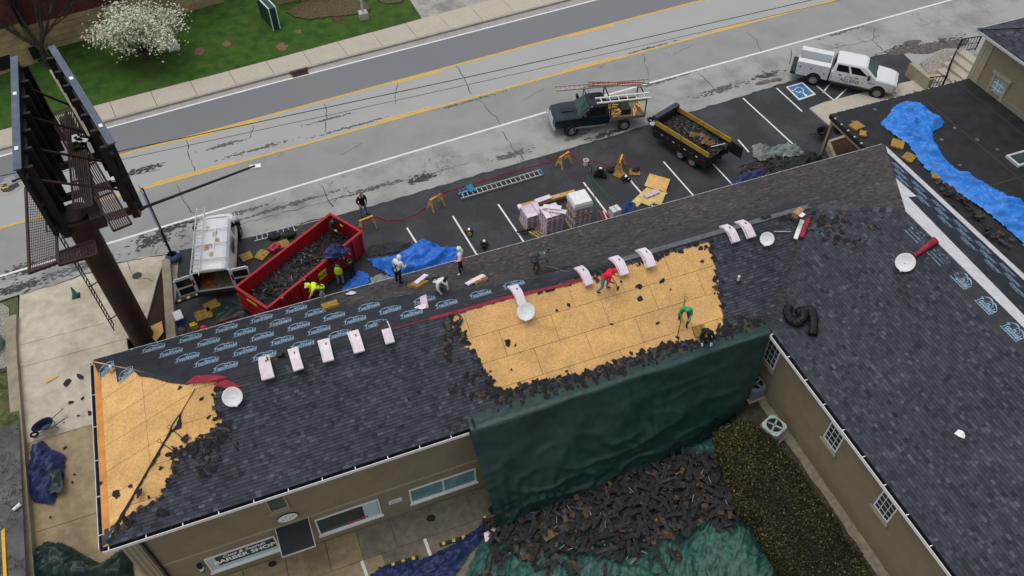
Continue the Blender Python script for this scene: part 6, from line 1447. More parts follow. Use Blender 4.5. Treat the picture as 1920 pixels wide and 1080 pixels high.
M_tape = mat('caution_tape', (.5, .015, .07), var=.2, rough=.5)
M_bucket = mat('bucket_white', (.68, .68, .67), var=.04, rough=.4)
rnd = random.Random(77)
# ---- sawhorses and caution tape
def sawhorse(loc, rz, label):
    t = thing('sawhorse', label, 'sawhorse', loc, rz, 'sawhorses around the lot')
    MB().box((0, 0, .76), (.82, .09, .09)).build('beam', M_yel, t)
    for sx in (-1, 1):
        for sy in (-1, 1): MB().bar((sx*.36, sy*.04, .76), (sx*.42, sy*.28, 0), .035, .09, up=V((0, 1, 0))).build('leg', M_yel, t)
        MB().bar((sx*.39, -.17, .4), (sx*.39, .17, .4), .02, .16).build('brace', M_yel, t)
    return t
sh = [(P(690, 428), radians(10), 'wooden sawhorse by the red dumpster corner near the man in black jacket'), (P(818, 388), radians(22), 'wooden sawhorse between the dumpster and the grey ladder'), (P(1057, 309), radians(24), 'wooden sawhorse beside the white bucket'), (P(1162, 316), radians(52), 'wooden sawhorse over foam pads and tools near the plywood')]
for a in sh: sawhorse(*a)
tp = [(677, 440, .1), (682, 415, .8), (705, 406, .8), (722, 414, .3), (750, 413, .1), (780, 402, .3), (800, 388, .6), (806, 372, .8), (830, 362, .8), (870, 350, .1), (950, 325, .1), (1035, 303, .4), (1045, 292, .8), (1068, 288, .8), (1080, 298, .4), (1098, 304, .3), (1120, 303, .35), (1138, 310, .3), (1150, 307, .8), (1175, 297, .8), (1190, 318, .2), (1200, 326, .05)]
tpw = [P(x, y, z) for x, y, z in tp]; b = MB()
for a, c in zip(tpw, tpw[1:]): b.bar(a, c, .012, .07); 
tag(b.build('caution_tape', M_tape), 'red caution tape strung between the sawhorses along the lot', 'tape')
# ---- bucket
def bucket(loc, label, m=M_bucket, lid=True):
    t = thing('bucket', label, 'bucket', loc); MB().lathe([(0, 0), (.14, 0), (.165, .34), (.175, .35), (.175, .38), (.15, .38), (.13, .04), (0, .04)], (0, 0, 0), 18).build('pail', m, t)
    h = MB(); h.tube([(.17*cos(a), .02+.05*sin(a), .36+.12*sin(a)) for a in [pi*i/8 for i in range(9)]], .006, 4); h.build('handle', M_alu, t); return t
bucket(P(1098, 309), 'white plastic bucket standing beside the sawhorse')
# ---- ladders on the ground
M_lblue = mat('ladder_blue', (.02, .16, .28), var=.2, rough=.4)
lg = ladder_obj(P(862, 368, .12), P(1016, 323, .12), .45, 'long grey extension ladder lying on the lot with blue feet', m=M_ladder); MB().rot(P(1015, 323, .12)-P(862, 368, .12), (.09, .5, .11), rz=-.1).build('foot', M_lblue, lg)
hl = thing('ladder_jack', 'blue folding ladder jack lying at the end of the grey ladder', 'ladder jack', P(876, 362))
for k in range(4): MB().rot((-.35+.22*k, .1*sin(k), .15), (.08, .5, .06), rz=.3+.2*k, rx=.2).build('arm', M_lblue, hl)
MB().rot((.25, .1, .22), (.4, .5, .08), rz=.3, rx=.3).build('plate', M_lblue, hl); MB().tube([(-.5, -.1, .1), (.4, .15, .15)], .03, 6).build('tube', M_lblue, hl)
ladder_obj(P(476, 448, .1), P(557, 427, .1), .42, 'short aluminium ladder lying beside the white van and dumpster')
# ---- shingle bundles on pallets
def bundle_mesh(m=M_pink):
    b = MB(); b.box((0, 0, .037), (.99, .325, .066)); b.cm = 1
    for s_ in (-1, 1):
        for k in range(3): b.box((-.3+.3*k, s_*.1635, .04), (.18, .004, .03))
        b.box((s_*.4965, 0, .04), (.004, .2, .03))
    b.cm = 0; return b.mesh('shingle_bundle', [m, M_bslot])
BM = bundle_mesh(); BMw = bundle_mesh(M_pinkw)
def pallet(loc, rz, label):
    t = thing('wooden_pallet', label, 'pallet', loc, rz); m = mat('pallet_wood', (.36, .28, .14), var=.2, scale=5, objvar=.15)
    for i in range(7): MB().box((-.5+i*.167, 0, .125), (.1, 1.1, .02)).build('slat', m, t)
    for y in (-.5, 0, .5): MB().box((0, y, .07), (1.1, .05, .09)).build('stringer', m, t)
    for x in (-.5, 0, .5): MB().box((x, 0, .012), (.1, 1.1, .02)).build('slat', m, t)
    return t
def stack(loc, rz, layers, where, z0=.14, skip=0, gaps=(0,)):
    R = Matrix.Rotation(rz, 3, 'Z')
    for k in range(layers):
        for j in range(3):
            if k == layers-1 and j < skip: continue
            v = (V((0, (j-1)*.335, 0)) if k % 2 == 0 else V(((j-1)*.335, 0, 0))); v += V((rnd.uniform(-.015, .015), rnd.uniform(-.015, .015), 0))
            o = inst('shingle_bundle', BM if rnd.random() < .8 else BMw, None, V(loc)+R @ v+V((0, 0, z0+k*.072)), (0, 0, rz+(0 if k % 2 == 0 else pi/2)))
            tag(o, 'pink wrapped shingle bundle in the '+where, 'shingle bundle', 'bundles in the '+where)
rzS = radians(2)
A0 = P(1086, 405); 
s1 = V((15.45, 29.95, 0)); s2 = V((13.75, 29.95, 0)); s3 = V((13.0, 30.95, 0))
pallet(s1, rzS, 'wooden pallet under the tall covered bundle stack'); stack(s1, rzS, 13, 'tall stack under a white cover')
pallet(s1+V((0, 0, 1.09)), rzS, 'upper wooden pallet within the tall covered bundle stack'); stack(s1, rzS, 12, 'tall stack under a white cover', z0=1.23)
pallet(s2, rzS, 'wooden pallet under the open bundle stack beside the tall covered one'); stack(s2, rzS, 13, 'open stack with loose bundles on top')
stack(s2+V((0, 0, 0)), rzS, 8, 'open stack with loose bundles on top', z0=1.08)
pallet(s3, rzS, 'wooden pallet under the low bundle stack against the open stack'); stack(s3, rzS, 14, 'low stack next to the lumber beam', skip=2)
cvb = MB(); zc0 = 1.23+12*.072+.008
def cover(u, v):
    x = (u-.5)*1.3; y = (v-.5)*1.3; r = max(abs(x), abs(y)); z = zc0 if r < .53 else zc0-(r-.53)*3.2+.03*mnoise.noise(V((x*6, y*6, 1))); k = .535/r if r > .535 else 1
    return s1+V((x*k*(1+.04*(r > .53)), y*k*(1+.04*(r > .53)), z))
cvb.grid(cover, 18, 18); tag(cvb.build('plastic_cover', mat('white_plastic', (.72, .71, .72), var=.06, rough=.35)), 'white plastic cover over the top of the tall bundle stack', 'cover')
for k, (dx, dy, rz, dz_) in enumerate(((.0, .05, .5, 0), (.28, -.2, .6, 0), (.1, .1, .7, .075))):
    o = inst('shingle_bundle', BMw, None, s2+V((dx, dy, 1.08+8*.072+dz_)), (0, 0, rz-1.2)); tag(o, ('white loose shingle bundle lying askew atop the open stack', 'second white loose bundle beside the askew one on the open stack', 'topmost white loose bundle on the open stack')[k], 'shingle bundle', 'loose bundles on the open stack')
pl_ = pallet(P(1010, 433, .0)+V((.0, .0, .02)), radians(28), 'empty wooden pallet lying beside the bundle stacks')
o = MB().box((0, 0, .2), (1.0, .12, .05)).build('board', M_tornfelt); o.location = P(985, 437, .0); o.rotation_euler = (0, 0, -.1); tag(o, 'short black board resting over the stall line and pallet edge', 'board')
def beam(a, b, w, h, m, label, name='lumber_beam', cat='lumber', z=0):
    a = V(a); b = V(b); t = thing(name, label, cat, a); d = b-a; n = 3
    for k in range(n): MB().bar(V((0, (k-1)*w/n, h*.5+.0)), d+V((0, (k-1)*w/n, h*.5)), w/n*.92, h).build('board', m, t)
    e = MB(); e.bar(V((0, 0, h*.5))-d.normalized()*.02, V((0, 0, h*.5))+d.normalized()*.18, w*1.05, h*1.08); e.build('end_wrap', M_white, t); return t
beam(P(972, 391, .25), P(1078, 362, .25), .3, .16, M_wood, 'long tan lumber beam with white wrapped end behind the bundle stacks'); beam(P(978, 404, .03), P(1040, 388, .03), .26, .14, M_wood, 'shorter tan lumber beam lying below the long beam')
o = inst('shingle_bundle', BMw, None, P(1018, 374, .45), (0, 0, .1)); tag(o, 'white shingle bundle lying on the long lumber beam', 'shingle bundle')
# ---- bundles draped over the ridge
def drape_mesh(L=1.3, w=.4, th=.075, m=M_pinkw, torn=False):
    b = MB(); k = 10; prof = []
    for i in range(k+1):
        s_ = (i/k-.5)*L; a = sqrt(s_*s_+.02)-.14; y = s_*.915; z = -a*MS*.9; prof.append((y, z))
    for x0, x1, t0 in ((-w/2, w/2, 0),):
        vs = []
        for y, z in prof: vs += [(x0, y, z), (x1, y, z), (x1, y, z+th), (x0, y, z+th)]
        fs = []
        for i in range(k):
            a = i*4; c = a+4
            fs += [(a+3, a+2, c+2, c+3), (a, c, c+1, a+1), (a+1, c+1, c+2, a+2), (a, a+3, c+3, c)]
        fs += [(0, 1, 2, 3), (k*4+3, k*4+2, k*4+1, k*4)]; b.add(vs, [f[::-1] for f in fs])
    b.cm = 1
    for s_ in (-1, 1): b.box((s_*w*.5, .3, -.06), (.004, .14, .025)); b.box((s_*w*.5, -.3, -.06), (.004, .14, .025))
    b.box((.03, .15, th-.02), (.05, .12, .02)); b.cm = 0
    return b.mesh('shingle_bundle', [m, M_bslot])
DM = drape_mesh(); DMb = drape_mesh(m=mat('bundle_open_dark', (.03, .03, .035), var=.3))
ridge = [(497, 688, 'first'), (552, 671, ''), (608, 655, ''), (666, 640, '')]
def ridge_x(px, py): return onplane(px, py, V((0, YR, ZR)), V((0, 0, 1))).x
def drape(px, py, lab, n=2, tw=0, m=None, dy=0):
    x = ridge_x(px, py)
    for k in range(n):
        o = inst('shingle_bundle', m or DM, None, (x+rnd.uniform(-.03, .03)+.03*k, YR-.1+dy-.06*k, ZR+.05+.076*k), (0, 0, tw+rnd.uniform(-.05, .05)))
        tag(o, lab+('' if n == 1 else (', lowest one', ', upper one' if n == 2 else ', middle one', ', topmost one')[k]), 'shingle bundle', 'bundles draped over the ridge')
drape(497, 690, 'pink shingle bundle under a hammer on the ridge', 3); drape(553, 674, 'pink shingle bundle on the ridge, second from the torn west hip', 3); drape(609, 657, 'pink shingle bundle on the ridge, third from the torn west hip', 3); drape(667, 641, 'pink shingle bundle on the ridge, fourth from the torn west hip', 3)
drape(725, 624, 'opened shingle bundle showing dark shingles on the ridge', 1, m=DM); drape(724, 622, 'dark shingles inside the opened bundle on the ridge', 1, m=DMb, dy=.06)
drape(970, 551, 'pink shingle bundle on the ridge above the dish on bare sheathing', 2); drape(1095, 516, 'pink shingle bundle on the ridge beside the worker in red', 2); drape(1160, 497, 'pink shingle bundle on the ridge right behind the worker in red', 2); drape(1208, 481, 'pink shingle bundle with torn wrapper on the ridge', 3)
drape(1368, 437, 'pink shingle bundle on the ridge beside the pole mounted dish', 2); drape(1397, 428, 'pink shingle bundle next to its twin near the pole mounted dish', 2)
def wrapper(p, N, r, label, m=M_pinkw, n=9, name='torn_wrapper', cat='wrapper'):
    b = MB(); pts = []
    for i in range(n): a = 2*pi*i/n; rr = r*rnd.uniform(.55, 1.2); pts.append(V((rr*cos(a), rr*sin(a)*.7, rnd.uniform(0, .12))))
    b.add([V((0, 0, .1))]+pts, [(0, i+1, (i+1) % n+1) for i in range(n)]); o = b.build(name, m); q = N.to_track_quat('Z', 'Y'); o.rotation_euler = q.to_euler(); o.location = p; return tag(o, label, cat)
wrapper(onN(660, 552), PL_N.N, .3, 'crumpled pink wrapper near the eave by the neon worker'); wrapper(onN(790, 578), PL_N.N, .4, 'torn white wrapper around an opened bundle on the underlayment'); wrapper(onS(1598, 405, .35), V((0, 0, 1)), .32, 'torn pink wrapper standing on the roof hip'); wrapper(onplane(1801, 816, PL_WW.O, PL_WW.N)+V((0, 0, .03)), PL_WW.N, .28, 'crumpled white plastic on the wing roof', M_white); wrapper(P(922, 1003, -2.55), V((0, 0, 1)), .42, 'torn pink sheet on the debris pile edge')
wrapper(P(1212, 405, .1), V((0, 0, 1)), .35, 'crumpled pink wrapper beside the white box by the eave')
o = inst('shingle_bundle', BM, None, onN(797, 573, .06), (0, 0, 1.3)); o.rotation_euler = (-.43, 0, 1.4); tag(o, 'dark topped shingle bundle lying on the underlayment by torn wrapper', 'shingle bundle')
for (x, y, rz, lab) in ((787, 531, .5, 'shingle bundle on a foam pad beside the crouching worker'), (892, 530, .25, 'shingle bundle with dark strips left of the grey shirted worker')):
    o = inst('shingle_bundle', BMw, None, onN(x, y, .14), (-.43, 0, rz)); tag(o, lab, 'shingle bundle')
# ---- foam pads
def pad(p, rz, s_, label, N=V((0, 0, 1)), th=.12, m=M_foam):
    b = MB(); ol = jag([(-.32*s_, -.28*s_), (.32*s_, -.28*s_), (.32*s_, .28*s_), (-.32*s_, .28*s_)], .035, .2); b.prism(ol, 0, th); o = b.build('foam_pad', m); o.location = p; q = N.to_track_quat('Z', 'Y').to_matrix() @ Matrix.Rotation(rz, 3, 'Z'); o.rotation_euler = q.to_euler(); return tag(o, label, 'foam pad', 'foam roof pads')
for x, y, rz, s_, lab in ((463, 483, .2, 1.0, 'yellow foam pad on the asphalt beside the white van'), (492, 480, .8, 1.05, 'yellow foam pad between the van and the dumpster'), (531, 460, .1, 1.0, 'yellow foam pad against the dumpster by black bags'), (398, 574, .3, 1.15, 'pale foam pad behind the van under its open doors'), (382, 592, .15, 1.25, 'brown foam pad beside the blue cooler'), (1160, 328, .6, 1.0, 'foam pad under the sawhorse legs'), (1190, 325, -.4, 1.0, 'foam pad with a black bag near the plywood')): pad(P(x, y), rz, s_, lab)
for x, y, rz, s_, lab in ((1606, 238, .2, 1.1, 'square foam pad on the flat roof by the porch corner'), (1617, 252, .9, .7, 'rounded foam scrap on the flat roof beside the square pad'), (1682, 272, .7, 1.15, 'foam pad at the foot of the blue roof tarp'), (1703, 297, .4, 1.1, 'foam pad half under the blue roof tarp'), (1758, 328, .9, 1.3, 'orange board scrap on the blue roof tarp')): pad(P(x, y, ZF+.02), rz, s_, lab)
pad(onN(620, 575), .1, 1.1, 'foam pad with curled shingle on the underlayment', PL_N.N); pad(onN(785, 535), .5, 1.2, 'foam pad under a shingle bundle near the eave', PL_N.N); pad(onN(898, 527), .3, 1.1, 'foam pad under dark strips on the new shingles', PL_N.N); pad(onS(1311, 622), .0, .9, 'square foam pad at the crouching worker in black', PL_S.N)
pad(P(1302, 898, -2.35), .6, 1.1, 'square orange board on the debris pile', m=mat('orange_board', (.5, .25, .05), var=.15))
# ---- plywood sheets
def sheet(p4, label, m=M_ply, z=.02, th=.02, name='plywood_sheet'):
    b = MB(); b.poly3([P(x, y, z+th) for x, y in p4], th); return tag(b.build(name, m), label, 'board')
sheet([(1218, 325), (1257, 336), (1248, 360), (1208, 348)], 'square orange OSB offcut on top of the plywood pile', M_osb, z=.1); sheet([(1219, 345), (1232, 352), (1195, 388), (1182, 380)], 'long pale plywood sheet lying under the OSB offcut', z=.02); sheet([(1225, 350), (1252, 362), (1218, 386), (1195, 378)], 'wide yellow plywood sheet beside the long one', z=.05); sheet([(1236, 362), (1250, 358), (1240, 384), (1227, 382)], 'narrow plywood strip at the edge of the sheet pile', z=.08)
o = inst('shingle_bundle', BM, None, P(1222, 364, .1), (0, 0, .15)); tag(o, 'pink shingle bundle lying on the plywood sheets', 'shingle bundle')
sheet([(282, 612), (303, 602), (307, 622), (292, 640), (284, 632)], 'torn orange board leaning in the planting bed by the pole', M_osb, z=.15)
# ---- machines and tools
def compressor(loc, rz, label, body, s_=1.0):
    t = thing('air_compressor', label, 'compressor', loc, rz); MB().tube([(-.3*s_, 0, .22), (.3*s_, 0, .22)], .14*s_, 12).build('tank', body, t); MB().box((0, 0, .42*s_), (.36*s_, .26*s_, .22*s_)).build('motor', M_blackp, t); MB().tube([(-.4*s_, -.12, .2), (-.45*s_, -.12, .6*s_), (-.45*s_, .12, .6*s_), (-.4*s_, .12, .2)], .018, 6).build('handle', M_blackp, t)
    for sy in (-1, 1): MB().lathe([(0, -.03), (.11, -.03), (.11, .03), (0, .03)], (.25*s_, sy*.18, .11), 12, M=Matrix.Rotation(pi/2, 3, 'X')).build('wheel', M_tyre, t)
    MB().box((.02, .0, .55*s_), (.16, .12, .03)).build('label_plate', M_white, t); return t
compressor(P(1124, 331), radians(-25), 'black air compressor with white plate near the sawhorse', M_blackp, 1.2); compressor(P(908, 463), radians(70), 'black and white air compressor by the stall line', M_blackp, .85); compressor(P(880, 440), radians(80), 'black compressor with yellow tank on the stall line', mat('tool_yellow', (.7, .5, .02), rough=.4), .75); compressor(P(1172, 340), radians(20), 'small black compressor beside the foam pads', M_blackp, .7)
def bag(p, r, label, m=M_blackp, name='black_bag', cat='bag', sq=.55, N=None, seed=0):
    b = MB(); b.grid(lambda u, v: V((r*cos(u*2*pi)*sin(pi*v)*(1+.25*mnoise.noise(V((u*5+seed, v*5, r*9)))), r*.75*sin(u*2*pi)*sin(pi*v)*(1+.25*mnoise.noise(V((u*5, v*5+seed, r*7)))), r*sq*(1-cos(pi*v))*.9*(1+.2*mnoise.noise(V((u*6, v*6, seed)))))), 14, 8); b.v = [(x, y, max(0, z)) for x, y, z in b.v]; o = b.build(name, m, smooth=False); o.location = p; return tag(o, label, cat)
bag(P(515, 446), .35, 'black bag of tools beside the short ladder', seed=1); bag(P(543, 443), .38, 'black bag against the dumpster by the short ladder', seed=2); bag(P(1146, 320), .3, 'black coil bag under the sawhorse with foam pads', seed=3); bag(P(1192, 322), .28, 'black bag lying on a foam pad', seed=4)
bag(P(1020-260, 445), .0001, None) if False else None
o = MB(); t = thing('red_toolbox', 'red tool box between the van and dumpster', 'tool box', P(516, 470), .7); MB().box((0, 0, .16), (.6, .4, .32)).build('case', mat('box_red', (.35, .02, .04), rough=.4), t); MB().box((0, 0, .33), (.62, .42, .04)).build('lid', MATS['box_red'], t); MB().bar((-.15, 0, .38), (.15, 0, .38), .03).build('handle', M_blackp, t); MB().box((.1, -.21, .25), (.1, .012, .06)).build('latch', M_white, t)
t = thing('cooler', 'blue cooler with white lid behind the van', 'cooler', P(338, 600), radians(100)); MB().box((0, 0, .18), (.6, .38, .34)).build('chest', mat('cooler_blue', (.02, .04, .3), rough=.4), t); MB().box((0, 0, .38), (.63, .41, .07)).build('lid', M_bucket, t); MB().tube([(-.32, -.14, .25), (-.44, -.14, .2), (-.44, .14, .2), (-.32, .14, .25)], .014, 6).build('handle', MATS['cooler_blue'], t)
t = thing('fuel_can', 'yellow fuel can near the cooler by the eave', 'fuel can', P(366, 615), .2); MB().box((0, 0, .17), (.36, .22, .32)).build('can', mat('can_yellow', (.65, .42, .02), rough=.4), t); MB().tube([(.1, 0, .33), (.18, 0, .45)], .03, 8).build('spout', M_blackp, t); MB().bar((-.12, 0, .38), (.06, 0, .38), .03).build('handle', MATS['can_yellow'], t)
t = thing('fuel_can', 'small red fuel can beside the yellow one', 'fuel can', P(383, 617), .3); MB().box((0, 0, .1), (.3, .2, .2)).build('can', mat('can_red', (.6, .02, .04), rough=.4), t); MB().tube([(.08, 0, .2), (.12, 0, .3)], .025, 8).build('spout', M_blackp, t)
for k in range(6): bag(P(326+7*(k % 3), 622+8*(k//3), .0), .18+.03*(k % 3), ('grey rubble lump in the heap beside the divider wall', 'brown rubble lump in the heap by the divider wall')[k % 2], mat('rubble_%d' % (k % 2), ((.09, .085, .08), (.07, .05, .035))[k % 2], var=.3), 'rubble_lump', 'rubble', seed=k)
for o in [o for o in bpy.data.objects if o.name.startswith('rubble_lump')]: o['group'] = 'rubble by the divider wall'
tag(MB().bar(P(405, 606, .1), P(448, 592, .1), .06, .08).build('red_pole', M_redfab), 'red pole lying on the asphalt below the dumpster end', 'pole')
def wheelstop(p, rz, label, n=4, L=1.8):
    t = thing('wheel_stop', label, 'wheel stop', p, rz); MB().prism([(-L/2, -.075), (L/2, -.075), (L/2, .075), (-L/2, .075)], 0, .1).build('block', M_blackp, t)
    for k in range(n): MB().box((-L/2+.2+k*(L-.4)/(n-1), 0, .103), (.15, .152, .008)).build('stripe', mat('stop_yellow', (.6, .42, .12), var=.1), t)
    return t
wheelstop(P(346, 563), radians(7), 'black rubber wheel stop with pale stripes behind the van'); wheelstop(P(747, 1057, ZC), radians(-3), 'black and yellow wheel stop in the courtyard beside the navy tarp'); wheelstop(P(860, 1012, ZC), radians(-3), 'black and yellow wheel stop half under the navy tarp fold')
# ---- caulk tubes, boxes near eave
t = thing('cardboard_box', 'white carton standing by the eave below the blue cloth', 'carton', P(1152, 404), .15); MB().box((0, 0, .28), (.55, .5, .55)).build('carton', mat('carton_white', (.62, .6, .6), var=.06), t); MB().box((0, 0, .562), (.06, .5, .008)).build('packing_tape', M_card, t)
for k in range(3): tag(MB().tube([P(1124+7*k, 396, .05), P(1131+7*k, 411, .05)], .045, 8).build('red_tube', mat('tube_red', (.5, .03, .06)) if k % 2 == 0 else M_pinkw), ('red sealant tube lying left of the white carton', 'pale sealant tube between two red tubes', 'red sealant tube touching the white carton')[k], 'tube')
lot_h = [[(1101, 330), (1110, 350), (1118, 380), (1122, 412)], [(1103, 330), (1135, 360), (1168, 392)], [(1103, 328), (1120, 345), (1150, 385)], [(1101, 328), (1104, 345), (1098, 352)]]
for k, h in enumerate(lot_h): tag(MB().tube([P(x, y, .03) for x, y in h], .014, 5).build('air_hose', mat('hose_green', (.04, .14, .1), rough=.4)), ('green air hose running to the eave past the tall bundle stack', 'green air hose running to the blue cloth', 'green air hose between the stall line and the carton', 'short green air hose loop near the compressor')[k], 'hose', 'air hoses from the compressor')
# ---- satellite dishes
def dish(p, N, r, label, mast=None, rz=0):
    t = thing('satellite_dish', label, 'satellite dish', p); q = N.to_track_quat('Z', 'Y').to_matrix(); b = MB()
    prof = [(.0, -.0), (r*.35, .012), (r*.7, .05), (r*.97, .1), (r, .115), (r*.97, .118), (r*.7, .068), (r*.35, .03), (.0, .02)]
    b.lathe(prof, (0, 0, .3), 30, M=None); b.v = [tuple(q @ V(v)) for v in b.v]; b.build('reflector', M_bucket, t, smooth=True)
    MB().tube([(0, 0, 0), tuple(q @ V((0, 0, .3)))], .03, 8).build('mast', M_alu, t); MB().box(tuple(q @ V((0, 0, .28))), (.14, .14, .06)).build('bracket', M_alu, t)
    a = q @ V((0, -r*.98, .4)); c = q @ V((0, -r*.45, .75)); MB().box(tuple(q @ V((0, -r*1.0, .4))), (.09, .07, .06)).build('feed_clip', M_bucket, t); return t
camd = lambda p: (CAM-V(p)).normalized()
for x, y, pl, r, lab in ((436, 745, PL_S, .4, 'white satellite dish on old shingles beside the red flap'), (986, 585, PL_S, .4, 'white satellite dish standing on the bare sheathing'), (1438, 449, PL_S, .33, 'white satellite dish on old shingles near the ridge bundles'), (1697, 493, PL_WW, .42, 'white satellite dish with red sleeve on the wing roof')):
    p = onplane(x, y, pl.O, pl.N); dish(p, (camd(p)+V((0, .0, .1))).normalized(), r, lab)
t = thing('red_sleeve', 'red fabric tube leaning from the wing dish to the ridge', 'sleeve', onplane(1712, 482, PL_WW.O, PL_WW.N)); a = onplane(1712, 484, PL_WW.O, PL_WW.N)+V((0, 0, .15)); b2 = onplane(1750, 458, PL_WW.O, PL_WW.N)+V((0, 0, .25)); MB().tube([a, a+(b2-a)*.6, b2], [.09, .13, .17], 10).build('tube', M_redfab, t, world=True); MB().tube([b2, b2+(b2-a).normalized()*.03], .19, 10).build('hem', M_redfab, t, world=True)
for k, (x, y) in enumerate(((1486, 437), (1497, 434), (1508, 431))):
    p = onplane(x, y, PL_WW.O, PL_WW.N); a = onplane(x-8, y+20, PL_WW.O, PL_WW.N)+V((0, 0, .2)); b2 = onplane(x+5, y-15, PL_WW.O, PL_WW.N)+V((0, 0, .2)); o = MB().bar(a, b2, .2, .12+.02*k).build('underlayment_roll', M_redfab if k != 1 else M_white); tag(o, ('red underlayment roll lying by the ridge next to the small carton', 'white underlayment roll between the two red rolls', 'red underlayment roll on the side toward the shingle scraps')[k], 'roll')
t = thing('cardboard_box', 'small open brown carton on the ridge above the red rolls', 'carton', onplane(1493, 405, PL_N.O, PL_N.N), .4); MB().box((0, 0, .14), (.36, .3, .28)).build('carton', M_card, t); MB().box((.0, -.24, .24), (.32, .2, .02)).build('flap', M_white, t); MB().box((.25, 0, .29), (.16, .28, .02)).build('flap', M_card, t)
tag(MB().tube([onplane(1450, 437, PL_S.O, PL_S.N)+V((0, 0, .1)), onplane(1482, 437, PL_S.O, PL_S.N)+V((0, 0, .1))], .025, 6).build('dish_arm', M_alu), 'thin metal pole lying between the dish and the red rolls', 'pole')
# ---- pipe vents
for x, y, pl, lab in ((1383, 522, PL_S, 'short white pipe vent on old shingles beside the bare sheathing'), (212, 690, PL_W, 'short pale pipe vent on the bare west hip')):
    p = onplane(x, y+6, pl.O, pl.N); t = thing('pipe_vent', lab, 'pipe vent', p); MB().tube([(0, 0, 0), (0, 0, .38)], .055, 10).build('pipe', M_white, t); MB().lathe([(.055, .0), (.15, -.03), (.15, -.02), (.06, .07)], (0, 0, .03), 14).build('flashing', M_tornfelt if pl is PL_S else M_foam, t)
# ---- coiled black duct on the wing roof
pts = []; 
for px, py, h in ((1478, 577, .15), (1474, 590, .15), (1480, 605, .2), (1492, 612, .25), (1502, 606, .35), (1503, 596, .35), (1494, 592, .3), (1505, 588, .25), (1518, 588, .25), (1523, 600, .2), (1523, 620, .18), (1521, 637, .18)): pts.append(onplane(px, py, PL_WW.O, PL_WW.N)+V((0, 0, h)))
sm = []
for i in range(len(pts)-1):
    for k in range(4): sm.append(pts[i]+(pts[i+1]-pts[i])*(k/4))
tag(MB().tube(sm, [.19+.025*(i % 2) for i in range(len(sm))], 10).build('flexible_duct', mat('duct_black', (.008, .008, .009), rough=.55, var=.2)), 'coiled black flexible duct lying on the wing roof', 'duct')
# ---- tools on the roof
def shovel(a, b, label, name='shingle_shovel', dh=True):
    a = V(a); b = V(b); t = thing(name, label, 'shovel', a); d = (b-a); MB().tube([(0, 0, 0), tuple(d)], .018, 6).build('shaft', M_blackp, t); dn = d.normalized(); s_ = dn.cross(V((0, 0, 1))).normalized()
    MB().bar(d, d+dn*.26, .2, .02).build('blade', M_blackp, t)
    if dh: h = MB(); h.tube([-dn*.0, s_*.07-dn*.1, s_*.07-dn*.16, -s_*.07-dn*.16, -s_*.07-dn*.1, dn*0.], .014, 5); h.build('grip', M_blackp, t)
    return t
shovel(onS(322, 806, .1), onS(342, 822, .05), 'shingle shovel lying across the hip, the upper one'); shovel(onS(304, 832, .1), onS(330, 850, .05), 'shingle shovel lying across the hip, the lower one')
shovel(onS(1278, 590, 1.0), onS(1270, 632, .05), 'shingle shovel held by the worker in green'); shovel(onS(1134, 520, .7), onS(1158, 540, .05), 'shingle shovel held by the worker in red')
t = thing('hammer', 'hammer with wooden handle on the first ridge bundle', 'hammer', (ridge_x(505, 680), YR, ZR+.32)); MB().bar((0, 0, 0), (.32, .02, 0), .035).build('handle', M_wood, t); MB().bar((-.02, -.09, 0), (-.02, .09, 0), .05).build('head', M_blackp, t)
t = thing('nail_gun', 'black nailer on the ridge beside the hammer', 'nailer', (ridge_x(530, 676), YR+.05, ZR+.1)); MB().box((0, 0, .08), (.34, .1, .14)).build('magazine', M_blackp, t); MB().box((.1, 0, .18), (.12, .08, .18)).build('head', M_blackp, t)
for k, (a, c) in enumerate((((1262, 436), (1238, 450)), ((1252, 446), (1226, 459)), ((1245, 432), (1262, 424)))): tag(MB().bar(onN(*a, .06), onN(*c, .06), .18, .02).build('loose_shingle', M_scrapB), ('loose grey shingle strip on the new slope near the torn wrapper bundle', 'second loose shingle strip below the first on the new slope', 'short loose shingle strip beside the first on the new slope')[k], 'shingle strip')
tag(MB().tube([onN(1022, 500, .05), onN(1040, 505, .1), onN(1052, 508, .04), onN(1068, 510, .04)], .016, 5).build('air_hose', M_silver), 'grey air hose beside the worker in grey shirt', 'hose')
for k in range(5): tag(MB().bar(onN(1020+9*k, 513-1.5*k, .05), onN(1048+6*k, 506-1.5*k, .05), .12, .015).build('loose_shingle', M_scrapA), 'black shingle strip piled beside the worker in grey shirt', 'shingle strip', 'strips piled by the grey shirted worker')
tag(MB().tube([onN(998, 440, .04), onN(994, 460, .04), onN(1000, 480, .04)], .012, 5).build('air_hose', MATS['hose_green']), 'green air hose hanging over the new shingles', 'hose')
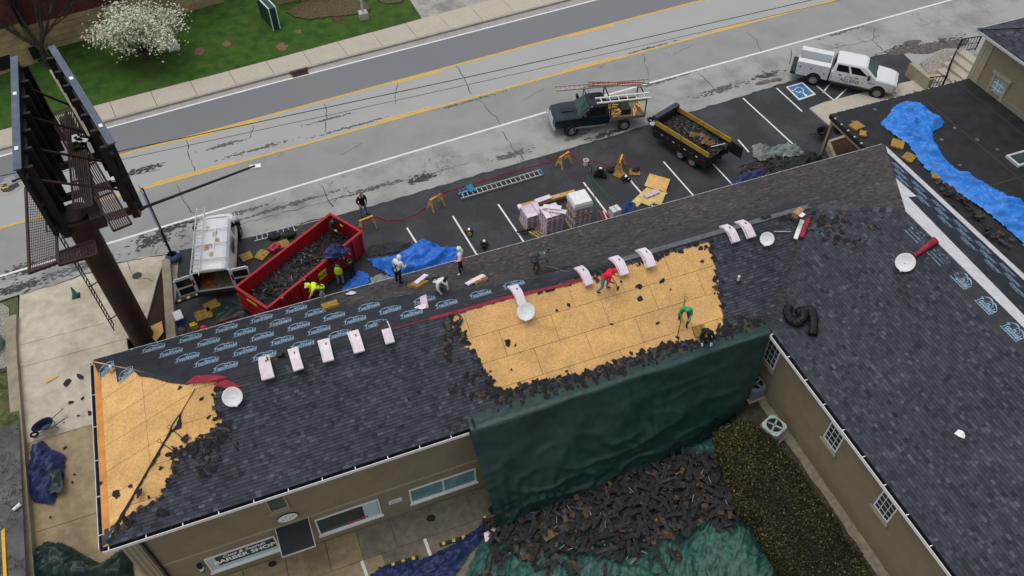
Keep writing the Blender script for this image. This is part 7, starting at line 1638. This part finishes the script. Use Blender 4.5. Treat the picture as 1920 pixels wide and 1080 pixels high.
# ---- wheelbarrow(s)
def barrow(loc, rz, label, m):
    t = thing('wheelbarrow', label, 'wheelbarrow', loc, rz); b = MB()
    rings = [(.22, .14, .28), (.40, .26, .5), (.48, .33, .56)]
    def ring(a, w, z): return [V((a*(1.25 if cos(q) > 0 else .85)*cos(q), w*sin(q), z)) for q in [2*pi*i/16 for i in range(16)]]
    vs = []; 
    for a, w, z in rings: vs += ring(a, w, z)
    b.add(vs, [tuple(range(16))]+[(i*16+j, i*16+(j+1) % 16, (i+1)*16+(j+1) % 16, (i+1)*16+j) for i in range(2) for j in range(16)]+[(i*16+j, (i+1)*16+j, (i+1)*16+(j+1) % 16, i*16+(j+1) % 16) for i in range(2) for j in range(16)]); b.build('tray', m, t)
    for s_ in (-1, 1): MB().tube([(.55, s_*.06, .2), (-.2, s_*.22, .3), (-1.0, s_*.3, .55)], .02, 6).build('handle', M_blackp, t); MB().tube([(-.3, s_*.22, .32), (-.38, s_*.2, .02)], .018, 6).build('leg', M_blackp, t)
    inst('wheel', tyre_mesh(.19, .08), t, (.6, 0, .19)); return t
barrow(PD(92, 806), radians(197), 'blue wheelbarrow standing on the concrete drive', mat('barrow_blue', (.02, .035, .09), rough=.4)); barrow(P(1537, 258), radians(20), 'black wheelbarrow lying beside the porch post', M_blackp)
t = thing('blue_bin', 'navy plastic bin under the porch edge', 'bin', P(1571, 245)); MB().lathe([(0, 0), (.3, 0), (.38, .4), (.4, .42), (.36, .42), (.28, .04), (0, .04)], (0, 0, 0), 16).build('tub', mat('bin_navy', (.02, .02, .09), rough=.4), t); MB().lathe([(.36, 0), (.42, 0), (.42, .03), (.36, .03)], (0, 0, .41), 16).build('rim', MATS['bin_navy'], t)
# ---- cones
def cone(loc, label, m, s_=1.0):
    t = thing('traffic_cone', label, 'traffic cone', loc); MB().prism([(-.2*s_, -.2*s_), (.2*s_, -.2*s_), (.2*s_, .2*s_), (-.2*s_, .2*s_)], 0, .03).build('base', M_blackp if s_ > .9 else m, t); MB().lathe([(.15*s_, .03), (.03*s_, .7*s_), (.0, .7*s_)], (0, 0, 0), 16).build('cone', m, t)
    MB().lathe([(.1*s_, .34*s_), (.075*s_, .48*s_), (.06*s_, .48*s_)], (0, 0, 0), 16).build('band', m if s_ > .9 else M_white, t); return t
cone(PD(143, 555), 'green traffic cone on the concrete drive', mat('cone_green', (.02, .2, .12), rough=.5)); cone(P(1269, 1047, -2.75), 'small orange cone with white band on the debris tarp', mat('cone_orange', (.75, .07, .01), rough=.5), .55)
# ---- air conditioners
def ac(loc, rz, label, m, s_=1.0):
    t = thing('air_conditioner', label, 'air conditioner', loc, rz); w = .42*s_; h = .85*s_; c = .14
    ol = [(-w+c, -w), (w-c, -w), (w, -w+c), (w, w-c), (w-c, w), (-w+c, w), (-w, w-c), (-w, -w+c)]
    MB().prism(ol, .06, h).build('cabinet', m, t); MB().bbox(-w-.1, w+.1, -w-.1, w+.1, -.1, .06).build('pad', M_conc, t)
    MB().lathe([(0, 0), (.36*s_, 0), (.36*s_, .01), (0, .01)], (0, 0, h), 22).build('fan_well', M_black, t); MB().lathe([(.34*s_, 0), (.4*s_, 0), (.4*s_, .03), (.34*s_, .03)], (0, 0, h+.005), 22).build('fan_ring', m, t)
    for k in range(4): a = k*pi/2+.3; MB().rot((.17*s_*cos(a), .17*s_*sin(a), h+.02), (.28*s_, .085*s_, .012), rz=a, rx=.25).build('blade', M_greybed, t)
    fn = MB()
    for k in range(-6, 7):
        for s2_ in (-1, 1): fn.box((k*.055*s_, s2_*w, h*.55), (.02, .02, h*.75)); fn.box((s2_*w, k*.04*s_, h*.55), (.02, .02, h*.75))
    fn.build('fins', m, t)['kind'] = 'stuff'; return t
zbed = -1.5
q = P(1455, 812, zbed); ac(V((18.85, P(1458, 812, zbed).y, zbed)), .35, 'pale green round topped air conditioner beside the hedge', mat('ac_pale', (.38, .45, .42), var=.06, rough=.5), 1.12)
q = P(1410, 737, zbed); ac(V((q.x, q.y, zbed)), .05, 'blue grey air conditioner beside the hanging green tarp', mat('ac_grey', (.22, .27, .32), var=.08, rough=.5), 1.0)
# ---- wall sign, lamp and notice on the yard wall
q = WY(539, 969); t = thing('oval_sign', 'white oval sign with dark rim above the door canopy', 'sign', (q.x, WALL_Y, q.z)); rx, rz_ = .42, .3
pr = [(rx*cos(a), rz_*sin(a)) for a in [2*pi*i/28 for i in range(28)]]
for nm, s_, y0, y1, m in (('rim', 1.07, -.05, 0, M_blackp), ('face', 1.0, -.06, -.05, M_white)): b = MB(); b.prism([(x*s_, z*s_) for x, z in pr], 0, 1); b.v = [(x, y0+(y1-y0)*z, y) for x, y, z in b.v]; b.f = [f[::-1] for f in b.f]; b.build(nm, m, t)
for k in range(4): MB().box((-.2+.14*k, -.065, .03*((k % 2)*2-1)*2), (.05, .006, .05)).build('emblem', M_scrapB, t)
q = WY(741, 939); t = thing('wall_notice', 'small white notice board on the wall between two windows', 'notice', (q.x, WALL_Y, q.z)); MB().box((0, -.02, 0), (.62, .03, .3)).build('board', M_bucket, t)
for k in range(3): MB().box((0, -.037, .07-.07*k), (.42, .004, .02)).build('text_line', M_scrapD, t)
q = WY(376, 1060); t = thing('wall_lamp', 'black cylinder wall lamp at the barber window', 'lamp', (q.x, WALL_Y-.12, q.z)); MB().lathe([(0, -.28), (.1, -.28), (.1, .28), (0, .28)], (0, 0, 0), 14).build('body', M_blackp, t); MB().box((0, .07, 0), (.06, .12, .1)).build('bracket', M_blackp, t); MB().lathe([(.101, -.15), (.104, -.15), (.104, .05), (.101, .05)], (0, 0, 0), 14).build('striped_sleeve', M_white, t)
# ================================================================ TARPS AND DEBRIS
def cloth(name, label, corners, zf, m, nu=34, nv=24, amp=.1, fr=2.2, seed=0, edge=.12, cat='tarp', fold=0.0):
    """crumpled sheet over a quad of world points (a,b,c,d), height from zf(u,v)"""
    a, b, c, d = [V(p) for p in corners]; mb = MB()
    def f(u, v):
        uu = u+edge*.5*mnoise.noise(V((v*3+seed, 7, 0)))*(abs(u-.5) > .4); vv = v+edge*.5*mnoise.noise(V((u*3+seed, 3, 0)))*(abs(v-.5) > .4)
        p = (a*(1-uu)+b*uu)*(1-vv)+(d*(1-uu)+c*uu)*vv
        n1 = mnoise.noise(V((p.x*fr+seed, p.y*fr, seed))); n2 = abs(mnoise.noise(V((p.x*fr*2.3, p.y*fr*2.3+seed, 2)))); n3 = 1-abs(mnoise.noise(V((p.x*fr*.8+seed*2, p.y*fr*1.7, 4))))*2
        ed = min(1, 6*min(u, 1-u, v, 1-v)+.25)
        p.z += zf(u, v)+amp*ed*(.5+.6*n1+.55*n2+fold*n3); return p
    mb.grid(f, nu, nv); o = mb.build(name, m, smooth=True); return tag(o, label, cat)
def polycloth(name, label, poly, z, m, amp=.15, fr=2.0, seed=0, step=.07, cat='tarp', smooth=True, zf=None, fold=.5, ang=.4, stretch=1.0):
    """crumpled sheet filling a pixel outline laid at height z (or zf(x,y)); creases run along direction ang"""
    pts = [P(x, y, z) for x, y in poly]; p2 = [(p.x, p.y) for p in pts]; x0 = min(p[0] for p in p2); x1 = max(p[0] for p in p2); y0 = min(p[1] for p in p2); y1 = max(p[1] for p in p2)
    nx_, ny_ = int((x1-x0)/step)+2, int((y1-y0)/step)+2; mb = MB(); idx = {}; ca, sa = cos(ang), sin(ang); N_ = mnoise.noise
    def rg(a, c, k): n = abs(N_(V((a, c, k))))*2.4; return max(0, 1-n)**1.6
    def hgt(x, y):
        a = x*ca+y*sa; c = -x*sa+y*ca; w = N_(V((x*.5+seed, y*.5, 2.5)))*1.3; w2 = N_(V((x*1.7, y*1.7, seed)))*.35
        st = stretch; h = .28+.3*N_(V((a*fr*.45/st+seed, c*fr*.7, seed)))+fold*.75*rg(a*fr*.32/st+w*.6, c*fr*1.1+w+seed, 1)+fold*.45*rg(a*fr*.5/st+w2+seed, c*fr*2.6+w2*2, 5)+fold*.25/st*rg(c*fr*.9+seed, a*fr*2.0+w, 9)+fold*.2*rg(a*fr*1.5/st, c*fr*6.0+w2*4, 3)
        return amp*max(.03, h)
    def dist(x, y):
        best = 9
        for i in range(len(p2)):
            ax, ay = p2[i]; bx_, by = p2[(i+1) % len(p2)]; ex, ey = bx_-ax, by-ay; t = max(0, min(1, ((x-ax)*ex+(y-ay)*ey)/max(ex*ex+ey*ey, 1e-9))); best = min(best, (ax+ex*t-x)**2+(ay+ey*t-y)**2)
        return sqrt(best)
    for j in range(ny_):
        for i in range(nx_):
            x, y = x0+i*step, y0+j*step; ins = inpoly((x, y), p2); dd = dist(x, y)+.05*N_(V((x*5, y*5, 3)))
            if ins or dd < step*.75:
                base = zf(x, y) if zf else z; k = max(0, min(1, dd/.35)) if ins else 0
                idx[(i, j)] = len(mb.v); mb.v.append((x+random.uniform(-.25, .25)*step, y+random.uniform(-.25, .25)*step, base+.012+hgt(x, y)*(.2+.8*k)))
    for j in range(ny_-1):
        for i in range(nx_-1):
            q = [idx.get(k) for k in ((i, j), (i+1, j), (i+1, j+1), (i, j+1))]
            if None not in q: mb.f.append(q); mb.m.append(0); mb.t.append(.5)
    return tag(mb.build(name, m, smooth=smooth), label, cat)
def creased(m, sc=3.0, st=.55, ang=None):
    n = m.node_tree.nodes; l = m.node_tree.links; b = n['Principled BSDF']; g = n.new('ShaderNodeNewGeometry'); t = n.new('ShaderNodeTexNoise'); t.noise_type = 'RIDGED_MULTIFRACTAL'; t.inputs['Scale'].default_value = sc; t.inputs['Detail'].default_value = 4; t.inputs['Distortion'].default_value = .6
    if ang is None: l.new(g.outputs['Position'], t.inputs['Vector'])
    else: mp = n.new('ShaderNodeMapping'); mp.vector_type = 'TEXTURE'; mp.inputs['Rotation'].default_value = (0, 0, ang); mp.inputs['Scale'].default_value = (4, .8, 1); l.new(g.outputs['Position'], mp.inputs[0]); l.new(mp.outputs[0], t.inputs['Vector'])
    bp = n.new('ShaderNodeBump'); bp.inputs['Strength'].default_value = st; bp.inputs['Distance'].default_value = .05; l.new(t.outputs[0], bp.inputs['Height']); l.new(bp.outputs[0], b.inputs['Normal'])
for m_ in (M_navy, M_grnL, M_silver, M_dkgrn): creased(m_, 2.6, .7)
creased(M_blue, 1.5, .6, .3); creased(M_blueL, 1.5, .7, -.85)
creased(M_grnT, 1.2, .25)
# blue tarp by the eave in the lot
polycloth('blue_tarp', 'crumpled bright blue tarp on the lot below the eave', [(690, 488), (730, 484), (752, 478), (775, 462), (792, 449), (815, 458), (830, 466), (862, 466), (868, 485), (830, 500), (760, 525), (735, 520), (700, 500)], 0, M_blue, amp=.5, fr=.95, seed=3, fold=.7, ang=.25)
polycloth('blue_tarp', 'small blue tarp strip beside the black clad helper', [(640, 545), (655, 525), (672, 508), (690, 515), (692, 530), (660, 548)], 0, M_blue, amp=.35, fr=1.8, seed=5, fold=.8)
polycloth('silver_tarp', 'silver grey tarp patch between two blue tarps at the eave', [(695, 522), (715, 514), (735, 520), (740, 530), (700, 540)], 0, M_silver, amp=.25, fr=2.2, seed=6)
polycloth('underlayment_scrap', 'black printed underlayment sheet crumpled beside the dumpster', [(684, 470), (700, 460), (735, 455), (770, 456), (765, 470), (720, 478), (690, 482)], 0, M_felt, amp=.3, fr=1.6, seed=8, fold=.6)
polycloth('dark_green_tarp', 'dark green tarp spread on the asphalt behind the dumpster end', [(400, 590), (420, 565), (445, 570), (470, 585), (440, 605), (405, 612)], 0, M_dkgrn, amp=.12, fr=2, seed=9)
# navy bundle carried overhead
bp_ = P(640, 533)+V((.15, .45, 2.0)); b = MB(); b.grid(lambda u, v: bp_+V((.6*cos(u*6.283)*sin(pi*v)**.5*(1+.45*mnoise.noise(V((u*9, v*7, 1)))), .42*sin(u*6.283)*sin(pi*v)*(1+.3*mnoise.noise(V((u*5, v*5, 3)))), -.26*cos(pi*v)*(1+.9*mnoise.noise(V((u*9, v*9, 5)))))), 26, 14); tag(b.build('navy_tarp_bundle', M_navy, smooth=False), 'navy tarp bundle held over the dumpster side', 'tarp')
# silver and navy sheets near the trailer
polycloth('silver_tarp', 'torn silver sheeting heaped behind the trailer', [(1408, 275), (1425, 272), (1445, 278), (1470, 272), (1500, 280), (1510, 292), (1480, 296), (1455, 292), (1440, 300), (1425, 305), (1412, 295)], 0, M_silver, amp=.4, fr=2.0, seed=12, fold=.9)
polycloth('navy_tarp', 'navy tarp strip along the eave behind the trailer', [(1370, 345), (1395, 325), (1420, 318), (1445, 312), (1430, 330), (1390, 350)], 0, M_navy, amp=.3, fr=2.2, seed=13, fold=.8)
polycloth('blue_cloth', 'dark blue cloth beside the plywood sheets at the eave', [(1160, 392), (1178, 376), (1192, 382), (1190, 400), (1165, 408)], 0, mat('cloth_blue', (.02, .045, .13), var=.3), amp=.3, fr=2.4, seed=14, fold=.8)
polycloth('black_sheeting', 'black sheeting heap by the porch post and eave', [(1495, 300), (1510, 285), (1530, 292), (1545, 300), (1530, 312), (1500, 318)], 0, M_blackp, amp=.5, fr=2, seed=15, fold=.8)
heap('waste_heap', 'dark debris scattered on asphalt between trailer and eave', 'waste', Matrix.Translation(P(1440, 312)) @ Matrix.Rotation(.1, 4, 'Z'), 3.6, 1.5, lambda u, v: .03, 160, 21, HM)
# blue tarp on the flat roof
bt_ = [(1650, 232), (1668, 215), (1672, 205), (1690, 195), (1708, 193), (1730, 206), (1768, 232), (1764, 240), (1748, 250), (1750, 268), (1765, 295), (1790, 318), (1838, 345), (1872, 362), (1935, 392), (1935, 480), (1900, 440), (1850, 400), (1810, 372), (1768, 345), (1735, 318), (1715, 290), (1700, 270), (1672, 252)]
polycloth('blue_tarp', 'long bright blue tarp flowing across the black flat roof', bt_, ZF, M_blueL, amp=.34, fr=1.25, seed=31, fold=1.2, ang=-.85, stretch=2.6)
rr = random.Random(8); k0 = 0
for k in range(46):
    t = rr.random(); x = 1768+t*120+rr.gauss(0, 6); y = 352+t*112+rr.gauss(0, 7); p = P(x, y, ZF); o = MB()
    o.box((0, 0, 0), (rr.uniform(.2, .5), rr.uniform(.12, .24), .02)); ob = o.build('torn_shingle', rr.choice((M_scrapA, M_scrapC, M_scrapA, M_scrapB))); ob.location = p+V((0, 0, .06+.03*(k % 8))); ob.rotation_euler = (rr.gauss(0, .3), rr.gauss(0, .3), rr.uniform(0, 6)); tag(ob, 'torn shingle in the row heaped along the blue roof tarp', 'torn shingle', 'torn shingles heaped along the blue roof tarp')
# ---- green tarp hung from the eave over the yard
eL = V((P(875, 800, ZE).x, YF, ZE)); eR = V((XW-.1, YF, ZE)); NU, NV = 150, 90
bl = P(925, 962, -2.9); 
def hang(u, v):
    x = eL.x+(eR.x-eL.x)*u
    if v < .12:                                     # lapped back onto the shingles
        t = (.12-v)/.12; w = .55-.12*u; y = YF-.16+t*w; z = ZE+.07+max(0, (y-YF))*MS+.015*mnoise.noise(V((x*3, t*3, 0))); return V((x+.1*(u < .02), y, z))
    t = (v-.12)/.88; sag = sin(pi*min(1, t*1.0))
    top = V((x, YF-.18, ZE+.05)); yb = 16.4-.5*sin(pi*u)-1.1*(1-u)**3; xb = x*1.0+.55*(1-u)**2
    bot = V((xb if u < .9 else xb-(u-.9)*14, yb, -2.35-.4*(1-u)+.5*max(0, u-.75)*4*.5))
    p = top+(bot-top)*t; p.y -= .55*sin(pi*t)*(t**.8)*(.6+.4*sin(pi*u)); 
    # fans of pleats pulled from the gathering points near the hem
    f1 = atan2(p.z+4.6, p.x-(eL.x+1.2)); r1 = sqrt((p.z+4.6)**2+(p.x-eL.x-1.2)**2); p.y -= .07*sin(f1*52+2.5*mnoise.noise(V((f1*5, 0, 0))))*max(0, 1-r1/5.6)**.8*(t > .1)
    f2 = atan2(p.z+.9, p.x-(eL.x+8.4)); r2 = sqrt((p.z+.9)**2+(p.x-eL.x-8.4)**2); p.y -= .05*sin(f2*19+1+2.5*mnoise.noise(V((f2*4, 1, 0))))*max(0, 1-r2/3.8)*min(1, r2/.9)*max(0, min(1, (f2-1.2)*1.5))
    f3 = 1-abs(mnoise.noise(V((p.x*.35+p.z*.5, p.z*.8-p.x*.22, 6))))*2.6; p.y -= .16*max(0, f3)**2*t
    p.y += .16*mnoise.noise(V((p.x*.55, p.z*.55, 3)))+.07*mnoise.noise(V((p.x*1.5+p.z*.6, p.z*1.1, 8)))*(.3+t)+(.11*abs(mnoise.noise(V((p.x*1.9, p.z*2.2, 5)))) if t > .72 else 0)
    if p.y > WALL_Y-.1 and t > .02: p.y = min(p.y, YF-.2+.3*t)
    return p
hb = MB(); hb.grid(hang, NU, NV); 
tag(hb.build('green_tarp', M_grnT, smooth=True), 'large dark green tarp hanging from the eave over the courtyard', 'tarp')
def yz(x, y):                                        # ground of the heap: rises toward the bed
    return ZC+.05+max(0, (x-13.2))*.22+.18*max(0, 1-abs(y-14.5)/3)*(1 if x > 6 else .4)
polycloth('green_tarp', 'wrinkled green ground tarp spread under the debris pile', [(870, 1085), (905, 1010), (925, 975), (985, 920), (1100, 880), (1250, 845), (1335, 835), (1350, 850), (1392, 930), (1440, 1010), (1490, 1085), (1500, 1150), (850, 1150)], ZC+.1, M_grnL, amp=.22, fr=1.6, seed=41, zf=yz, fold=.9, ang=.9)
polycloth('green_tarp', 'dark green tarp edge draped up beside the hedge', [(1352, 850), (1372, 880), (1400, 925), (1440, 990), (1490, 1085), (1460, 1085), (1400, 985), (1365, 910)], -2.2, M_grnT, amp=.35, fr=1.6, seed=43, zf=lambda x, y: yz(x, y)+.35, fold=.9)
polycloth('navy_tarp', 'long navy tarp rolled along the courtyard beside the wheel stops', [(690, 1085), (720, 1062), (790, 1052), (860, 1018), (905, 985), (925, 975), (915, 1000), (880, 1040), (850, 1085), (840, 1120), (680, 1120)], ZC, M_navy, amp=.35, fr=1.3, seed=44, fold=.9, ang=.5)
rr = random.Random(99); SHM = []
for k in range(14):
    b = MB(); L = rr.uniform(.55, 1.0) if k < 11 else rr.uniform(.25, .5); w = rr.uniform(.14, .19) if k < 11 else rr.uniform(.2, .36); n = 5
    lo = [V((L*(i/n-.5), -w/2+rr.uniform(-.02, .02), .05*sin(i/n*pi*rr.uniform(.5, 1.4))+rr.uniform(-.01, .01))) for i in range(n+1)]; hi = [p+V((rr.uniform(-.02, .02), w+rr.uniform(-.03, .03), rr.uniform(-.02, .02))) for p in lo]
    for i in range(n): b.add([lo[i], lo[i+1], hi[i+1], hi[i], lo[i]-V((0, 0, .008)), lo[i+1]-V((0, 0, .008))], [(0, 1, 2, 3), (4, 5, 1, 0)])
    if k % 3 == 0: b.cm = 1; b.add([lo[0]+V((0, w*.55, .012)), lo[n]+V((0, w*.55, .012)), hi[n]+V((0, 0, .012)), hi[0]+V((0, 0, .012))], [(0, 1, 2, 3)])
    SHM.append(b.mesh('torn_shingle', [rr.choice((M_scrapA, M_scrapA, M_scrapA, M_scrapB)) if k < 12 else M_scrapC, M_scrapB]))
dpoly = [(900, 985), (950, 945), (1000, 920), (1100, 885), (1200, 870), (1300, 850), (1345, 860), (1385, 930), (1400, 985), (1370, 1005), (1330, 960), (1300, 1000), (1260, 1060), (1230, 1085), (900, 1085), (930, 1030)]
polycloth('debris_mound', 'dark matted layer of torn roofing under the courtyard debris', [(915, 990), (955, 948), (1040, 915), (1140, 885), (1250, 862), (1340, 862), (1375, 920), (1372, 985), (1330, 960), (1290, 985), (1225, 985), (1150, 1020), (1060, 1010), (990, 1020), (940, 1020)], ZC+.35, M_debris, amp=.3, fr=2.2, seed=61, zf=lambda x, y: yz(x, y)+.2, fold=.6, cat='debris')['kind'] = 'stuff'
tr = 0; cand = []
while len(cand) < 950 and tr < 40000:
    tr += 1; x, y = rr.uniform(880, 1420), rr.uniform(845, 1085)
    if not inpoly((x, y), dpoly): continue
    dens = 1.0 if y < 985 else max(.22, 1-(y-985)/90)
    if x > 1240 and y > 985: dens *= .35
    if rr.random() < dens*(.55+.9*mnoise.noise(V((x*.012, y*.016, 3)))+.25): cand.append((x, y))
hp_ = lambda x, y: max(0, 1-((x-1150)/330)**2)*max(0, 1-((y-925)/130)**2)
ds = MB()
for k, (x, y) in enumerate(cand):
    p = P(x, y, ZC+.3); z = yz(p.x, p.y)+.2+.42*hp_(x, y)*rr.uniform(.55, 1); p = P(x, y, z)
    rot = (rr.gauss(0, .2), rr.gauss(0, .2), rr.gauss(1.0, .9))
    if k < 290:
        o = inst('torn_shingle', SHM[k % len(SHM)], None, p+V((0, 0, .2)), (rot[0]*.7, rot[1]*.7, rot[2])); tag(o, 'torn dark shingle in the courtyard debris pile', 'torn shingle', 'torn shingles of the courtyard debris pile')
    else:
        R = Matrix.Rotation(rot[2], 3, 'Z') @ Matrix.Rotation(rot[0], 3, 'X') @ Matrix.Rotation(rot[1], 3, 'Y'); L = rr.uniform(.3, .95); w = rr.uniform(.12, .26); ds.cm = rr.choices((0, 1, 2, 3), (20, 1.5, .5, 1.8))[0]
        if ds.cm == 3: L, w = rr.uniform(.08, .4), .018
        ds.box(p+V((0, 0, .18 if ds.cm == 3 else 0)), (L, w, .01), R)
tag(ds.build('shingle_debris', HM), 'dense litter of small dark shingle pieces in the courtyard', 'debris', kind='stuff')
for k, (x, y) in enumerate(((1075, 935), (1215, 935), (1250, 1000), (1150, 905), (1100, 960), (1030, 1000), (1310, 940), (1235, 975))):
    p = P(x, y, ZC+.6); b = MB(); b.grid(lambda u, v: V(((u-.5)*.7, (v-.5)*.5, .16*sin(pi*u)*sin(pi*v)+.1*mnoise.noise(V((u*4+k, v*4, 1))))), 7, 6); o = b.build('brown_felt_clump', MATS['brown_insulation'] if k % 2 else M_scrapC); o.location = P(x, y, yz(p.x, p.y)+.42); o.rotation_euler = (0, 0, k*1.3); tag(o, 'brown felt clump on the courtyard debris pile', 'felt clump', 'brown felt clumps on the debris pile')
# ---- tarps on the drive
polycloth('navy_tarp', 'crumpled navy tarp lying on the concrete drive', [(70, 848), (90, 838), (102, 850), (128, 862), (120, 905), (108, 925), (98, 945), (62, 940), (50, 905), (60, 885)], -1.6, M_navy, amp=.5, fr=1.2, seed=51, zf=lambda x, y: dz(y), fold=.8)
polycloth('dark_green_tarp', 'folded dark green tarp patch on the navy tarp', [(88, 885), (122, 888), (120, 925), (98, 928), (88, 910)], -1.5, M_dkgrn, amp=.2, fr=2.4, seed=52, zf=lambda x, y: dz(y)+.38, fold=.8)
polycloth('dark_green_tarp', 'large dark green tarp bunched at the foot of the drive', [(58, 1042), (95, 1022), (125, 1025), (160, 1042), (190, 1058), (225, 1035), (245, 1030), (250, 1095), (60, 1095)], -2.4, M_dkgrn, amp=.5, fr=1.0, seed=53, zf=lambda x, y: dz(y), fold=.8)
for k, (x, y, s_) in enumerate(((100, 716, .0), (127, 718, .22), (150, 706, .22), (133, 755, .16), (155, 747, .1), (168, 775, .16), (147, 780, .1), (122, 840, .1), (136, 905, .1), (140, 890, .07), (120, 793, .05), (95, 970, .07), (210, 750, .0))):
    if not s_: continue
    p = PD(x, y); b = MB(); ol = jag([(s_*cos(a), s_*.6*sin(a)) for a in [i*pi/3 for i in range(6)]], s_*.25, s_); b.prism(ol, 0, .02); o = b.build('torn_shingle', M_scrapA); o.location = p+V((0, 0, .02)); o.rotation_euler = (.2, 0, k); tag(o, 'torn shingle scrap lying on the concrete drive', 'torn shingle', 'shingle scraps on the drive')
p = PD(100, 712); o = MB().prism([(-.35, -.12), (.3, .1), (.1, .2), (-.3, .05)], 0, .02).build('board_offcut', M_osb); o.location = p+V((0, 0, .03)); tag(o, 'pale pointed board scrap lying on the concrete drive', 'board')
for k, (x, y, s_) in enumerate(((808, 972, .22), (512, 1058, .2), (925, 955, .3))):
    p = P(x, y, ZC); o = MB().prism(jag([(s_*cos(a), s_*.8*sin(a)) for a in [i*pi/3 for i in range(6)]], s_*.2, s_), 0, .03).build('torn_shingle', M_scrapA); o.location = p+V((0, 0, .02)); tag(o, ('black shingle scrap on the walk below the wide window', 'black shingle scrap on the walk under the door canopy', 'black shingle slab at the foot of the hanging tarp')[k], 'torn shingle')
